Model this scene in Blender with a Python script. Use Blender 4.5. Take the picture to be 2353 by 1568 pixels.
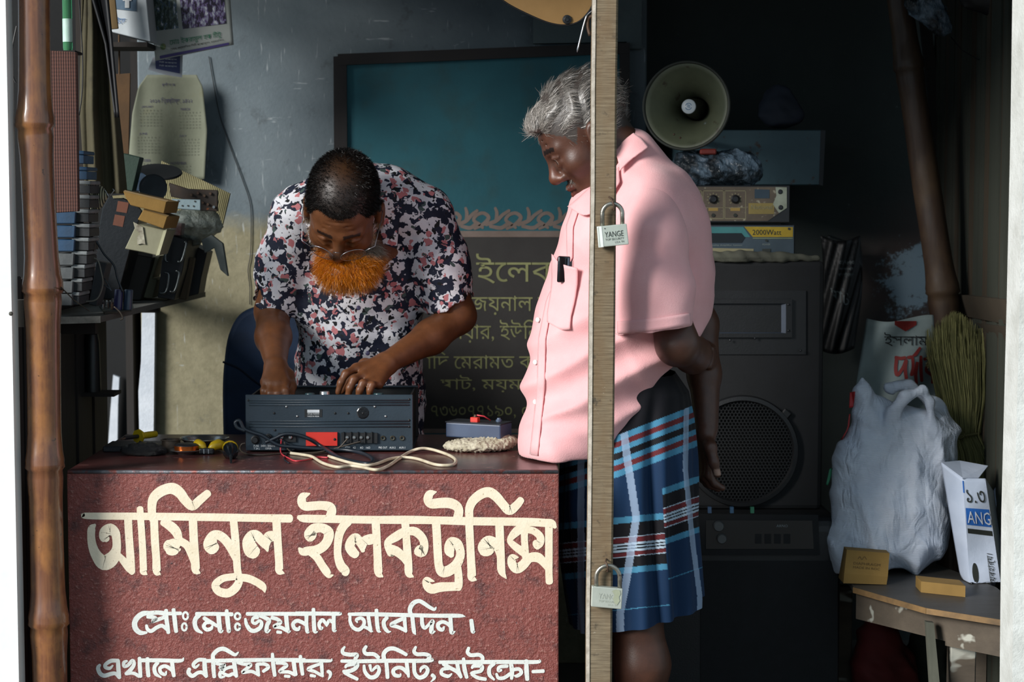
import bpy, bmesh, math, random
import numpy as np
from mathutils import Vector, Matrix
random.seed(7); RNG = np.random.default_rng(7)
for _o in list(bpy.data.objects): bpy.data.objects.remove(_o, do_unlink=True)
SC = bpy.context.scene
COL = SC.collection

# ------------------------------------------------------------------ camera
FPX, CX, CY = 4500.0, 1176.5, 784.0
CAM = Vector((0.0, -4.0, 1.32)); PITCH = math.atan(334.0 / FPX)
cd = bpy.data.cameras.new('camera'); cam = bpy.data.objects.new('camera', cd); COL.objects.link(cam)
cam.location = CAM; cam.rotation_euler = (math.pi / 2 - PITCH, 0, 0)
cd.sensor_width = 36.0; cd.lens = 36.0 * FPX / 2353.0; cd.clip_start = 0.05; cd.clip_end = 200
cd.dof.use_dof = True; cd.dof.focus_distance = 4.25; cd.dof.aperture_fstop = 5.6
SC.camera = cam
SC.cycles.caustics_reflective = False; SC.cycles.caustics_refractive = False
# ------------------------------------------------------------------ sky, sun, exposure
W = bpy.data.worlds.new('world'); SC.world = W; W.use_nodes = True
bg = W.node_tree.nodes['Background']; bg.inputs[0].default_value = (0.66, 0.85, 1.0, 1); bg.inputs[1].default_value = 0.55
sd = bpy.data.lights.new('sun', 'SUN'); sun = bpy.data.objects.new('sun', sd); COL.objects.link(sun)
sd.energy = 4.3; sd.angle = math.radians(22); sd.color = (1.0, 0.975, 0.945)
sun.rotation_euler = Vector((0.72, 0.60, -0.36)).to_track_quat('-Z', 'Y').to_euler()
vs = SC.view_settings; vs.view_transform = 'Standard'; vs.look = 'None'; vs.gamma = 1.0; vs.use_curve_mapping = False
vs.exposure = 0.2

# ------------------------------------------------------------------ helpers: image pixel + depth -> place in the shop
_cp, _sp = math.cos(PITCH), math.sin(PITCH)
def _dir(px, py):
    a = (px - CX) / FPX; b = -(py - CY) / FPX
    return Vector((a, _cp + b * _sp, -_sp + b * _cp))
def P(px, py, y):
    d = _dir(px, py); t = (y - CAM.y) / d.y
    return CAM + d * t
def Q(px, py, z):
    d = _dir(px, py); t = (z - CAM.z) / d.z
    return CAM + d * t
def S(y): return (y - CAM.y) / FPX      # metres per pixel at depth y

def lin(c):
    if isinstance(c, str):
        c = c.lstrip('#'); c = [int(c[i:i + 2], 16) / 255 for i in (0, 2, 4)]
        c = [x / 12.92 if x <= .04045 else ((x + .055) / 1.055) ** 2.4 for x in c]
    return (c[0], c[1], c[2], 1.0)
class NT:
    def __init__(s, name):
        s.m = bpy.data.materials.new(name); s.m.use_nodes = True; s.t = s.m.node_tree; s.b = s.t.nodes['Principled BSDF']
    def n(s, typ, **k):
        nd = s.t.nodes.new(typ)
        for a, v in k.items(): setattr(nd, a, v)
        return nd
    def l(s, a, b): s.t.links.new(a, b)
    def coord(s, kind='Object', scale=(1, 1, 1), rot=(0, 0, 0)):
        c = s.n('ShaderNodeTexCoord'); mp = s.n('ShaderNodeMapping'); s.l(c.outputs[kind], mp.inputs[0])
        mp.inputs['Scale'].default_value = scale; mp.inputs['Rotation'].default_value = rot
        return mp.outputs[0]
    def noise(s, co, scale, detail=4, rough=.55, dist=0):
        n = s.n('ShaderNodeTexNoise'); s.l(co, n.inputs['Vector']); n.inputs['Scale'].default_value = scale
        n.inputs['Detail'].default_value = detail; n.inputs['Roughness'].default_value = rough; n.inputs['Distortion'].default_value = dist
        return n.outputs['Fac']
    def ramp(s, fac, stops, interp='LINEAR'):
        r = s.n('ShaderNodeValToRGB'); s.l(fac, r.inputs[0]); r.color_ramp.interpolation = interp
        e = r.color_ramp.elements
        while len(e) < len(stops): e.new(0.5)
        for i, (p, c) in enumerate(stops): e[i].position = p; e[i].color = lin(c) if not isinstance(c, (int, float)) else (c, c, c, 1)
        return r.outputs[0]
    def mix(s, fac, a, b, mode='MIX'):
        m = s.n('ShaderNodeMix', data_type='RGBA', blend_type=mode)
        for sock, v in ((m.inputs[0], fac), (m.inputs[6], a), (m.inputs[7], b)):
            if isinstance(v, bpy.types.NodeSocket): s.l(v, sock)
            elif isinstance(v, (int, float)): sock.default_value = v
            else: sock.default_value = lin(v)
        return m.outputs[2]
    def math(s, op, a, b=0.0, c=0.0):
        m = s.n('ShaderNodeMath', operation=op)
        for i, v in enumerate((a, b, c)):
            if isinstance(v, bpy.types.NodeSocket): s.l(v, m.inputs[i])
            else: m.inputs[i].default_value = v
        return m.outputs[0]
    def base(s, c):
        if isinstance(c, bpy.types.NodeSocket): s.l(c, s.b.inputs['Base Color'])
        else: s.b.inputs['Base Color'].default_value = lin(c)
    def set(s, **k):
        for a, v in k.items():
            sock = s.b.inputs[a.replace('_', ' ')]
            if isinstance(v, bpy.types.NodeSocket): s.l(v, sock)
            else: sock.default_value = v
    def bump(s, h, strength=.3, dist=.002):
        b = s.n('ShaderNodeBump'); s.l(h, b.inputs['Height']); b.inputs['Strength'].default_value = strength; b.inputs['Distance'].default_value = dist
        s.l(b.outputs[0], s.b.inputs['Normal'])

_MC = {}
def M(name, col, col2=None, rough=.6, metal=0.0, scale=12, stretch=(1, 1, 1), bump=.15, bscale=None, spots=None, spot_scale=40, spot_lo=.62, spot_hi=.68, spec=.5, trans=0, alpha=1, coat=0, sheen=0):
    """general procedural material: two tones in noise, optional spots, fine relief"""
    if name in _MC: return _MC[name]
    t = NT(name); co = t.coord('Object', stretch)
    c2 = col2 if col2 is not None else tuple(x * .72 for x in lin(col)[:3])
    f = t.noise(co, scale, 5, .6); fr = t.ramp(f, [(.32, 0.0), (.68, 1.0)])
    c = t.mix(fr, col, c2)
    if spots is not None:
        sp = t.ramp(t.noise(co, spot_scale, 3, .6), [(spot_lo, 0.0), (spot_hi, 1.0)]); c = t.mix(sp, c, spots)
    t.base(c); t.set(Roughness=rough, Metallic=metal); t.b.inputs['Specular IOR Level'].default_value = spec
    if trans: t.b.inputs['Transmission Weight'].default_value = trans
    if alpha < 1: t.b.inputs['Alpha'].default_value = alpha
    if coat: t.b.inputs['Coat Weight'].default_value = coat
    if sheen: t.b.inputs['Sheen Weight'].default_value = sheen
    if bump: t.bump(t.noise(co, bscale or scale * 8, 4, .65), bump, .003)
    _MC[name] = t.m
    return t.m

# ------------------------------------------------------------------ mesh building
class MB:
    def __init__(s): s.v = []; s.f = []
    def add(s, vs, fs):
        o = len(s.v); s.v += [tuple(v) for v in vs]; s.f += [tuple(i + o for i in f) for f in fs]; return s
    def box(s, c, size, rot=None, bev=0.0, seg=1, taper=None):
        bm = bmesh.new(); bmesh.ops.create_cube(bm, size=1.0)
        for v in bm.verts:
            k = 1.0
            if taper and v.co.z > 0: k = taper
            v.co = Vector((v.co.x * size[0] * k, v.co.y * size[1] * k, v.co.z * size[2]))
        if bev: bmesh.ops.bevel(bm, geom=bm.edges[:] + bm.verts[:], offset=bev, segments=seg, profile=.5, affect='EDGES')
        R = _rot(rot); c = Vector(c)
        bm.verts.index_update()
        s.add([c + R @ v.co for v in bm.verts], [[v.index for v in f.verts] for f in bm.faces]); bm.free(); return s
    def span(s, a, b, bev=0.0, seg=1):
        a = Vector(a); b = Vector(b); return s.box((a + b) / 2, [abs(x) for x in (b - a)], None, bev, seg)
    def tube(s, pts, r, n=8, caps=True, flat=1.0):
        pts = [Vector(p) for p in pts]; N = len(pts)
        rs = r if isinstance(r, (list, tuple)) else [r] * N
        rings = []; prev = None
        for i, p in enumerate(pts):
            t = (pts[min(i + 1, N - 1)] - pts[max(i - 1, 0)])
            t = t.normalized() if t.length > 1e-9 else Vector((0, 0, 1))
            if prev is None:
                u = t.orthogonal().normalized()
                if abs(t.z) < .95: u = t.cross(Vector((0, 0, 1))).normalized()
            else:
                u = (prev - t * prev.dot(t)); u = u.normalized() if u.length > 1e-6 else t.orthogonal().normalized()
            prev = u; w = t.cross(u)
            rings.append([p + (u * math.cos(2 * math.pi * k / n) + w * (flat * math.sin(2 * math.pi * k / n))) * rs[i] for k in range(n)])
        vs = [v for rg in rings for v in rg]; fs = []
        for i in range(N - 1):
            for k in range(n):
                a = i * n + k; b = i * n + (k + 1) % n; fs.append((a, b, b + n, a + n))
        if caps: fs.append(tuple(range(n))[::-1]); fs.append(tuple((N - 1) * n + k for k in range(n)))
        return s.add(vs, fs)
    def cyl(s, a, b, r, r2=None, n=20): return s.tube([a, b], [r, r if r2 is None else r2], n)
    def lathe(s, prof, org, axis=(0, 0, 1), n=32, closed=False):
        org = Vector(org); ax = Vector(axis).normalized(); u = ax.orthogonal().normalized(); w = ax.cross(u); vs = []; fs = []
        for (r, h) in prof:
            for k in range(n):
                a = 2 * math.pi * k / n; vs.append(org + ax * h + (u * math.cos(a) + w * math.sin(a)) * r)
        m = len(prof)
        for i in range(m - 1 + (1 if closed else 0)):
            for k in range(n):
                a = i * n + k; b = i * n + (k + 1) % n; c = ((i + 1) % m) * n
                fs.append((a, b, c + (k + 1) % n, c + k))
        return s.add(vs, fs)
    def prism(s, poly, off):
        """planar polygon (list of 3D points) extruded by vector off"""
        poly = [Vector(p) for p in poly]; off = Vector(off); n = len(poly)
        vs = poly + [p + off for p in poly]
        fs = [tuple(range(n))[::-1], tuple(range(n, 2 * n))] + [(i, (i + 1) % n, (i + 1) % n + n, i + n) for i in range(n)]
        return s.add(vs, fs)
    def grid(s, fn, nu, nv, closed_u=False):
        vs = [fn(i / (nu - (0 if closed_u else 1)), j / (nv - 1)) for j in range(nv) for i in range(nu)]; fs = []
        for j in range(nv - 1):
            for i in range(nu if closed_u else nu - 1):
                a = j * nu + i; b = j * nu + (i + 1) % nu; fs.append((a, b, b + nu, a + nu))
        return s.add(vs, fs)
    def build(s, name, mat, parent=None, smooth=False, solid=0.0, sub=0):
        return mesh_obj(name, s.v, s.f, mat, parent, smooth, solid, sub)
def _rot(rot):
    if rot is None: return Matrix.Identity(3)
    if isinstance(rot, Matrix): return rot.to_3x3()
    return Matrix.Rotation(rot[2], 3, 'Z') @ Matrix.Rotation(rot[1], 3, 'Y') @ Matrix.Rotation(rot[0], 3, 'X')
def wloc(o):
    v = Vector((0, 0, 0))
    while o is not None: v += o.location; o = o.parent
    return v
def mesh_obj(name, v, f, mat, parent=None, smooth=False, solid=0.0, sub=0):
    me = bpy.data.meshes.new(name)
    if parent is not None:
        L = wloc(parent); org = Vector((0, 0, 0))
    else:
        a = np.array([tuple(x) for x in v]); lo = a.min(0); hi = a.max(0); L = Vector(((lo[0] + hi[0]) / 2, (lo[1] + hi[1]) / 2, lo[2])); org = L
    arr = np.array([tuple(x) for x in v], dtype=np.float64) - np.array(L)
    me.from_pydata(arr.tolist(), [], [tuple(int(i) for i in q) for q in f]); me.update()
    bm = bmesh.new(); bm.from_mesh(me); bmesh.ops.recalc_face_normals(bm, faces=bm.faces); bm.to_mesh(me); bm.free()
    if mat: me.materials.append(mat)
    o = bpy.data.objects.new(name, me); COL.objects.link(o); o.location = org
    if parent is not None: o.parent = parent
    if smooth is True: me.polygons.foreach_set('use_smooth', [True] * len(me.polygons))
    elif smooth:
        me.polygons.foreach_set('use_smooth', [True] * len(me.polygons))
        try: me.set_sharp_from_angle(angle=math.radians(smooth))
        except Exception: pass
    if solid:
        md = o.modifiers.new('solid', 'SOLIDIFY'); md.thickness = solid; md.offset = 0
    if sub:
        md = o.modifiers.new('sub', 'SUBSURF'); md.levels = sub; md.render_levels = sub
    return o
def raw_obj(name, V, F, mat, parent, smooth=True):
    """fast path for numpy vertex / quad or tri arrays (world coords)"""
    me = bpy.data.meshes.new(name); L = np.array(wloc(parent)) if parent is not None else np.zeros(3)
    V = np.asarray(V, np.float32) - L.astype(np.float32); F = np.asarray(F, np.int32); k = F.shape[1]
    me.vertices.add(len(V)); me.vertices.foreach_set('co', V.ravel())
    me.loops.add(F.size); me.loops.foreach_set('vertex_index', F.ravel())
    me.polygons.add(len(F)); me.polygons.foreach_set('loop_start', np.arange(0, F.size, k, dtype=np.int32))
    me.polygons.foreach_set('use_smooth', np.full(len(F), smooth)); me.update(calc_edges=True); me.validate()
    if mat: me.materials.append(mat)
    o = bpy.data.objects.new(name, me); COL.objects.link(o)
    if parent is not None: o.parent = parent
    return o
def tag(o, label=None, cat=None, group=None, kind=None):
    if label: o['label'] = label
    if cat: o['category'] = cat
    if group: o['group'] = group
    if kind: o['kind'] = kind
    return o
def thing(name, label, cat, loc=(0, 0, 0), group=None):
    o = bpy.data.objects.new(name, None); COL.objects.link(o); o.location = Vector(loc); o.empty_display_size = .05
    return tag(o, label, cat, group)
def struct(name, mb, mat, label=None, **k):
    o = mb.build(name, mat, None, **k); o['kind'] = 'structure'
    if label: o['label'] = label
    return o
def crom(pts, sub=6):
    """Catmull-Rom through tuples of any length"""
    if len(pts) < 3: return [tuple(p) for p in pts]
    a = [np.array(p, float) for p in pts]; a = [2 * a[0] - a[1]] + a + [2 * a[-1] - a[-2]]; out = []
    for i in range(1, len(a) - 2):
        p0, p1, p2, p3 = a[i - 1:i + 3]
        for k in range(sub):
            t = k / sub
            out.append(tuple(.5 * (2 * p1 + (p2 - p0) * t + (2 * p0 - 5 * p1 + 4 * p2 - p3) * t * t + (3 * p1 - p0 - 3 * p2 + p3) * t ** 3)))
    out.append(tuple(a[-2])); return out
def strokes(name, mat, parent, lst, toworld, nrm, lift=.0006, sub=5, step=.00001):
    """brush strokes: lists of (u, v, width); toworld maps (u, v) to a 3D point; painted proud of the surface"""
    mb = MB(); nrm = Vector(nrm)
    for si, st in enumerate(lst):
        c = crom(st, sub); n = len(c); L = []; Rr = []
        for i, (u, v, w) in enumerate(c):
            a = c[max(i - 1, 0)]; b = c[min(i + 1, n - 1)]
            dx, dy = b[0] - a[0], b[1] - a[1]; d = math.hypot(dx, dy) or 1; w = max(w, 1e-5)
            nx, ny = -dy / d * w / 2, dx / d * w / 2
            L.append((u + nx, v + ny)); Rr.append((u - nx, v - ny))
        def cap(i, j):
            (u, v, w) = c[i]; (u2, v2, _) = c[j]; d = math.hypot(u - u2, v - v2) or 1; tx, ty = (u - u2) / d, (v - v2) / d; r = max(w, 1e-5) / 2
            return [(u + tx * r * math.cos(k) * .7 - ty * r * math.sin(k), v + ty * r * math.cos(k) * .7 + tx * r * math.sin(k)) for k in np.linspace(-math.pi / 2, math.pi / 2, 7)]
        off = nrm * (lift + si * step)
        vs = [Vector(toworld(*p)) + off for p in L + Rr]
        mb.add(vs, [(i, i + 1, n + i + 1, n + i) for i in range(n - 1)])
        for e in ((0, 1), (n - 1, n - 2)):
            cv = [Vector(toworld(*p)) + off for p in cap(*e)]; mb.add(cv, [tuple(range(7))])
    return mb.build(name, mat, parent)
def text(name, body, mat, parent, o, r, u, w=None, h=None, align=0.5, lift=.0008, extr=0.0, nrm=None):
    """flat lettering fitted to width w and / or height h: o = centre, r / u = right and up unit vectors"""
    c = bpy.data.curves.new('txt', 'FONT'); c.body = body; c.resolution_u = 2; c.extrude = extr
    ob = bpy.data.objects.new('txt', c); COL.objects.link(ob); bpy.context.view_layer.update()
    me = bpy.data.meshes.new_from_object(ob.evaluated_get(bpy.context.evaluated_depsgraph_get()))
    vs = np.array([tuple(v.co) for v in me.vertices]); fs = [tuple(p.vertices) for p in me.polygons]
    bpy.data.objects.remove(ob); bpy.data.curves.remove(c); bpy.data.meshes.remove(me)
    lo = vs.min(0); hi = vs.max(0); sx = w / (hi[0] - lo[0]) if w else None; sy = h / (hi[1] - lo[1]) if h else None
    sx = sx or sy; sy = sy or sx; r = Vector(r).normalized(); u = Vector(u).normalized(); n = Vector(nrm) if nrm is not None else r.cross(u); o = Vector(o)
    V = [o + r * ((x - (lo[0] + hi[0]) / 2) * sx) + u * ((y - (lo[1] + hi[1]) / 2) * sy) + n * (lift + z) for x, y, z in vs]
    return mesh_obj(name, V, fs, mat, parent)
# ================================================================== SETTING
def mat_plaster():
    t = NT('old_plaster'); co = t.coord('Object')
    big = t.noise(co, 2.2, 6, .62); fine = t.noise(co, 26, 5, .7)
    c = t.mix(t.ramp(big, [(.3, 0.0), (.7, 1.0)]), '#525f66', '#717c81')
    # limewash worn off below about chest height: a yellowish cement band
    sep = t.n('ShaderNodeSeparateXYZ'); t.l(co, sep.inputs[0])
    zz = t.math('ADD', sep.outputs[2], t.math('MULTIPLY', t.noise(co, 9, 5, .7), .10))
    band = t.ramp(zz, [(.0, 1.0), (.001, 1.0)])
    low = t.n('ShaderNodeMapRange'); t.l(zz, low.inputs[0]); low.inputs[1].default_value = 1.325; low.inputs[2].default_value = 1.27; low.inputs[3].default_value = 0; low.inputs[4].default_value = 1
    low.clamp = True
    yel = t.mix(t.ramp(fine, [(.3, 0.0), (.7, 1.0)]), '#77725a', '#908a70')
    c = t.mix(low.outputs[0], c, yel)
    # scratches: thin bright lines
    co2 = t.coord('Object', (1, 1, .14), (0, .12, 0)); sc = t.noise(co2, 110, 2, .5)
    c = t.mix(t.ramp(sc, [(.68, 0.0), (.76, .45)]), c, '#b9c0c2')
    co3 = t.coord('Object', (.2, 1, 1), (0, .35, 0)); sc3 = t.noise(co3, 55, 3, .6)
    c = t.mix(t.ramp(sc3, [(.68, 0.0), (.74, .6)]), c, '#aeb6b8')
    c = t.mix(t.ramp(t.noise(co, 14, 4, .7), [(.60, 0.0), (.75, .6)]), c, '#43484a')
    t.base(c); t.set(Roughness=.88); t.bump(t.noise(co, 70, 5, .7), .35, .004); return t.m
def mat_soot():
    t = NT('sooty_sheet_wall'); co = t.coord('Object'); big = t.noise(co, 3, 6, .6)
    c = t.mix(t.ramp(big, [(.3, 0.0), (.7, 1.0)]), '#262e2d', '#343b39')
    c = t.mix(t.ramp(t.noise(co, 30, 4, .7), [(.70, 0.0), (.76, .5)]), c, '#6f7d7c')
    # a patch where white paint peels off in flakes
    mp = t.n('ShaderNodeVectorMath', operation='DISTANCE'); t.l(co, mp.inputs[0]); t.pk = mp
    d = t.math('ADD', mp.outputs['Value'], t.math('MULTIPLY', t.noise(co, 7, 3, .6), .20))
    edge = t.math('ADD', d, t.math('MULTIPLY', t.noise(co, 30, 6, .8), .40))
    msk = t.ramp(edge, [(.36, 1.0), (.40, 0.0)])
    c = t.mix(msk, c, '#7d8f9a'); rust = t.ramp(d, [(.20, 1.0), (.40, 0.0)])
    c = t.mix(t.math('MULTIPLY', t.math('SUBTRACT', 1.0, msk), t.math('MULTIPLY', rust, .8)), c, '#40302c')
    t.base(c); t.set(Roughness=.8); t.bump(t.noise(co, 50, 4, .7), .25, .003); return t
plaster = mat_plaster(); soot = mat_soot()
YB, YR = 1.45, 1.75          # back wall, deeper recess at the right
XL = -1.03
xb0 = P(326, 900, YB).x; xb1 = P(1482, 900, YB).x; xr1 = P(2215, 500, YR).x + .35
# back wall with a real thickness; the object origin is kept at floor level so the band height reads in metres
o = struct('wall_back', MB().span((xb0, YB, 0), (xb1, YB + .12, 2.35), .004), plaster, 'grey plaster back wall with worn yellowish lower band')
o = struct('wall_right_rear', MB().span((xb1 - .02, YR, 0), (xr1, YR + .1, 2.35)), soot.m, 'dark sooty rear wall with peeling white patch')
pc = P(2108, 640, YR) - o.location
soot.pk.inputs[1].default_value = (pc.x, pc.y, pc.z)
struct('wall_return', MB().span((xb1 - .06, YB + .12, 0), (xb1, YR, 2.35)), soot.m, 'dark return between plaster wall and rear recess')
white_plaster = M('whitewash', '#d9dfe6', '#b9c2cc', rough=.85, scale=9, bump=.4, bscale=90)
struct('trim_1', MB().prism([P(326, 700, YB - .03), P(356, 712, YB - .03), P(352, 1060, YB - .03), P(321, 1060, YB - .03), P(318, 900, YB - .03), P(324, 830, YB - .03)], (0, .03, 0)), white_plaster, 'white rendered edge of the back wall under the shelf')
floor_m = M('packed_floor', '#4a4640', '#35322e', rough=.9, scale=6)
struct('floor', MB().span((-1.2, -.25, -.05), (1.7, 1.9, 0)), floor_m, 'dark cement shop floor')
struct('ground', MB().span((-14, -16, -.12), (14, 9, -.051)), M('street', '#6d675f', '#57524b', rough=.95, scale=3), 'grey street in front of the shop')
roof_m = M('rusty_tin', '#3b342e', '#27221f', rough=.7, scale=5)
mb = MB()
for k in range(60):   # corrugated tin roof
    x0 = -1.5 + k * .06
    mb.prism([(x0, -.35, 2.02 + (.018 if k % 2 else 0)), (x0 + .06, -.35, 2.02 + (0 if k % 2 else .018)), (x0 + .06, 2.0, 2.50 + (0 if k % 2 else .018)), (x0, 2.0, 2.50 + (.018 if k % 2 else 0))], (0, 0, .004))
struct('ceiling', mb, roof_m, 'corrugated tin roof of the shop')
# left side: dark boards from front to back
dark_wood = M('dark_old_board', '#2b2622', '#191614', rough=.85, scale=5, stretch=(1, 1, .15), bump=.3, bscale=50)
wl = struct('wall_left', MB().span((XL - .05, -.02, 0), (XL - .03, 1.0, 1.14)).span((XL - .05, 1.46, 0), (XL - .03, 1.62, 1.14)).span((XL - .05, 1.0, 1.06), (XL - .03, 1.46, 1.14)), dark_wood, 'dark board wall at the left side of the shop, open above the shelf')
for k in range(6):
    y0 = .0 + k * .165; top_ = 1.15 - .03 * (k % 2)      # boards reach the shelf only; above it the side is open to daylight
    MB().span((XL - .03, y0, 0), (XL - .012 + .004 * (k % 3), y0 + .158, top_), .003).build('board', dark_wood, wl)
MB().span((xb0 - .03, 1.56, 0), (xb0 + .06, 1.60, 2.2)).build('board', dark_wood, wl)
# near-black backdrop, added for the darkness beyond the open left side
nf = struct('wall_backdrop', MB().span((-3.2, 2.30, 0), (XL + .3, 2.34, 3.0)), M('near_black_backdrop', '#17191a', '#0d0e0f', rough=.9, scale=5), 'near-black backdrop added for the darkness beyond the open left side')
# white board added outside, standing in for bright daylight in the gap
mb = MB().prism([P(260, 862, 2.26), P(274, 868, 2.26), P(271, 930, 2.26), P(269, 1060, 2.26), P(246, 1060, 2.26), P(254, 940, 2.26)], (0, .02, 0))
o = struct('daylight_board', mb, white_plaster, 'narrow white board added outside as the bright daylight in a gap of the dark left wall')
# left front jamb: white painted frame
white_paint = M('white_gloss_paint', '#f4f7f5', '#e6ecea', rough=.45, scale=10, bump=.05)
mb = MB().prism([P(-47, -390, -.12), P(5, -390, -.12), P(52, 2000, -.12), P(-2, 2000, -.12)], (0, .05, 0))
struct('door_1', mb, white_paint, 'white painted door frame at the left edge')
rj = MB().prism([P(2362, -390, -.2), P(2425, -390, -.2), P(2412, 2040, -.2), P(2318, 2040, -.2), P(2326, 1600, -.2), P(2330, 1200, -.2), P(2343, 700, -.2), P(2352, 300, -.2)], (0, .10, 0))
struct('trim_3', rj, M('pale_concrete', '#dcdfdb', '#c2c4be', rough=.9, scale=14, bump=.6, bscale=120), 'pale rough concrete post at the right edge')

# right side: wall of thin vertical slats, nailed to rails
slat_m = M('grey_slats', '#40443a', '#2d2f28', rough=.85, scale=4, stretch=(1, 1, .12), bump=.35, bscale=60)
slat_m2 = M('brown_slats', '#4a4032', '#332c22', rough=.85, scale=4, stretch=(1, 1, .12), bump=.35, bscale=60)
A0 = P(2148, 300, 1.62); A1 = P(2400, 300, .35)
wr = struct('wall_right', MB().prism([(A0.x + .02, A0.y, 0), (A1.x + .02, A1.y, 0), (A1.x + .04, A1.y, 0), (A0.x + .04, A0.y, 0)], (0, 0, 2.2)), dark_wood, 'dim side wall of narrow vertical slats at the right')
dA = Vector((A1.x - A0.x, A1.y - A0.y, 0)); n = 30
for k in range(n):
    t0 = k / n; t1 = (k + .9) / n; jj = random.uniform(-.004, .004)
    a = Vector((A0.x - .004 + jj, A0.y, 0)) + dA * t0; b = Vector((A0.x - .004 + jj, A0.y, 0)) + dA * t1
    mb = MB().prism([a, b, b + Vector((.018, 0, 0)), a + Vector((.018, 0, 0))], (0, 0, 2.15)); mb.build('slat', slat_m if k % 4 else slat_m2, wr)
for (pa, pb, hh) in (((2205, 675), (2352, 690), 58), ((2232, 738), (2352, 752), 46)):
    ya, yb = 1.22, .55
    a = P(pa[0], pa[1], ya); b = P(pb[0], pb[1], yb); h = hh * S(.8)
    MB().prism([a, b, b + Vector((.02, 0, -h)), a + Vector((.02, 0, -h * .9))], (-.03, -.012, 0)).build('rail', slat_m2, wr)

# ------------------------------------------------------------------ bamboo post at the left of the counter
def mat_bamboo(name, c1, c2, c3, r=.22):
    t = NT(name); co = t.coord('Object', (1, 1, .05)); st = t.noise(co, 90, 3, .6)
    c = t.mix(t.ramp(st, [(.35, 0.0), (.65, 1.0)]), c1, c2)
    co2 = t.coord('Object', (1, 1, .5)); c = t.mix(t.ramp(t.noise(co2, 11, 5, .65), [(.48, 0.0), (.66, 1.0)]), c, c3)
    c = t.mix(t.ramp(t.noise(t.coord('Object'), 60, 3, .6), [(.68, 0.0), (.72, .8)]), c, '#20150f')
    t.base(c); t.set(Roughness=t.ramp(t.noise(co2, 20, 4, .6), [(.3, r), (.7, r + .2)])); t.bump(st, .12, .002); t.b.inputs['Coat Weight'].default_value = .7 if r < .4 else .1; t.b.inputs['Coat Roughness'].default_value = .09; return t.m
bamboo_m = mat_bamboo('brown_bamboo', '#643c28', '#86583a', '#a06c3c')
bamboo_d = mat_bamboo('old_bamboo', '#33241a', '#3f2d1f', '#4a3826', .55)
def bamboo(name, label, ctr, mat, n=40):
    """ctr: list of (point, radius, isnode)"""
    pts = []; rs = []
    for i in range(len(ctr) - 1):
        (a, ra, na), (b, rb, nb) = ctr[i], ctr[i + 1]; a = Vector(a); b = Vector(b); L = (b - a).length
        for tt, k in ((0, 1.16 if na else 1), (.008 / L, 1.20 if na else 1), (.014 / L, 1.05 if na else 1), (.03 / L, 1.08 if na else 1), (.07 / L, 1.0), (.3, .985), (.5, .98), (.7, .985), (1 - .06 / L, 1.0), (1 - .025 / L, 1.08 if nb else 1), (1 - .008 / L, 1.17 if nb else 1)):
            pts.append(a.lerp(b, tt)); rs.append((ra + (rb - ra) * tt) * k)
    pts.append(Vector(ctr[-1][0])); rs.append(ctr[-1][1])
    root = thing(name, label, 'bamboo pole', pts[-1] if pts[-1].z < pts[0].z else pts[0])
    MB().tube(pts, rs, n).build('culm', mat, root, smooth=True)
    return root
yb = -.06
bp = bamboo('bamboo_post', 'thick glossy brown bamboo post at the left end of the counter',
       [(P(74, -395, yb), 32 * S(yb), 0), (P(77, -100, yb), 36 * S(yb), 1), (P(80, 280, yb), 38 * S(yb), 1), (P(98, 660, yb), 40 * S(yb), 1), (P(103, 1065, yb), 38 * S(yb), 1), (P(112, 1425, yb), 40 * S(yb), 1), (Vector((P(118, 1700, yb).x, yb, 0.0)), 40 * S(yb), 0)], bamboo_m)
# thin tie wire round the second joint
wirem = M('tie_wire', '#5a5750', '#3d3a35', rough=.5, metal=.6)
c0 = P(98, 655, yb); rr = 42 * S(yb)
ring = [c0 + Vector((math.cos(a) * rr, math.sin(a) * rr, -.012 * math.cos(a) - .004)) for a in np.linspace(0, 2 * math.pi, 28)]
tail = [P(140, 660, yb - .03), P(170, 690, yb + .1), P(205, 715, .24)]
o = MB().tube(ring + tail, .0013, 5).build('tie_wire', wirem); tag(o, 'thin wire tied round the bamboo post joint, running to the shelf', 'wire')
# short weathered batten behind the white frame
o = MB().prism([P(28, 690, -.04), P(54, 690, -.04), P(56, 752, -.04), P(30, 752, -.04)], (0, .03, 0)).build('wood_batten', M('weathered', '#5a5650', '#3b3833', rough=.9, stretch=(1, 1, .2)))
tag(o, 'short weathered wood batten between white frame and bamboo', 'batten')
MB().lathe([(0, 0), (.004, .001), (.0045, .003), (.003, .005), (0, .0055)], P(26, 721, -.125), (0, -1, 0), 10).build('bolt_head', wirem)
bpy.data.objects['bolt_head'].parent = None
tag(bpy.data.objects['bolt_head'], 'small round bolt head in the white door frame', 'bolt')
# dark cord hanging at the far left
dk = M('black_rubber', '#15161a', '#0c0c0e', rough=.5, bump=0)
o = MB().tube(crom([tuple(P(x, y, .0)) for x, y in ((38, 60), (30, 100), (26, 140), (30, 175), (36, 190))]), .0016, 6).build('loose_cable', dk); tag(o, 'loose black cord hanging in the dark strip left of the bamboo', 'cable')

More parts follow.
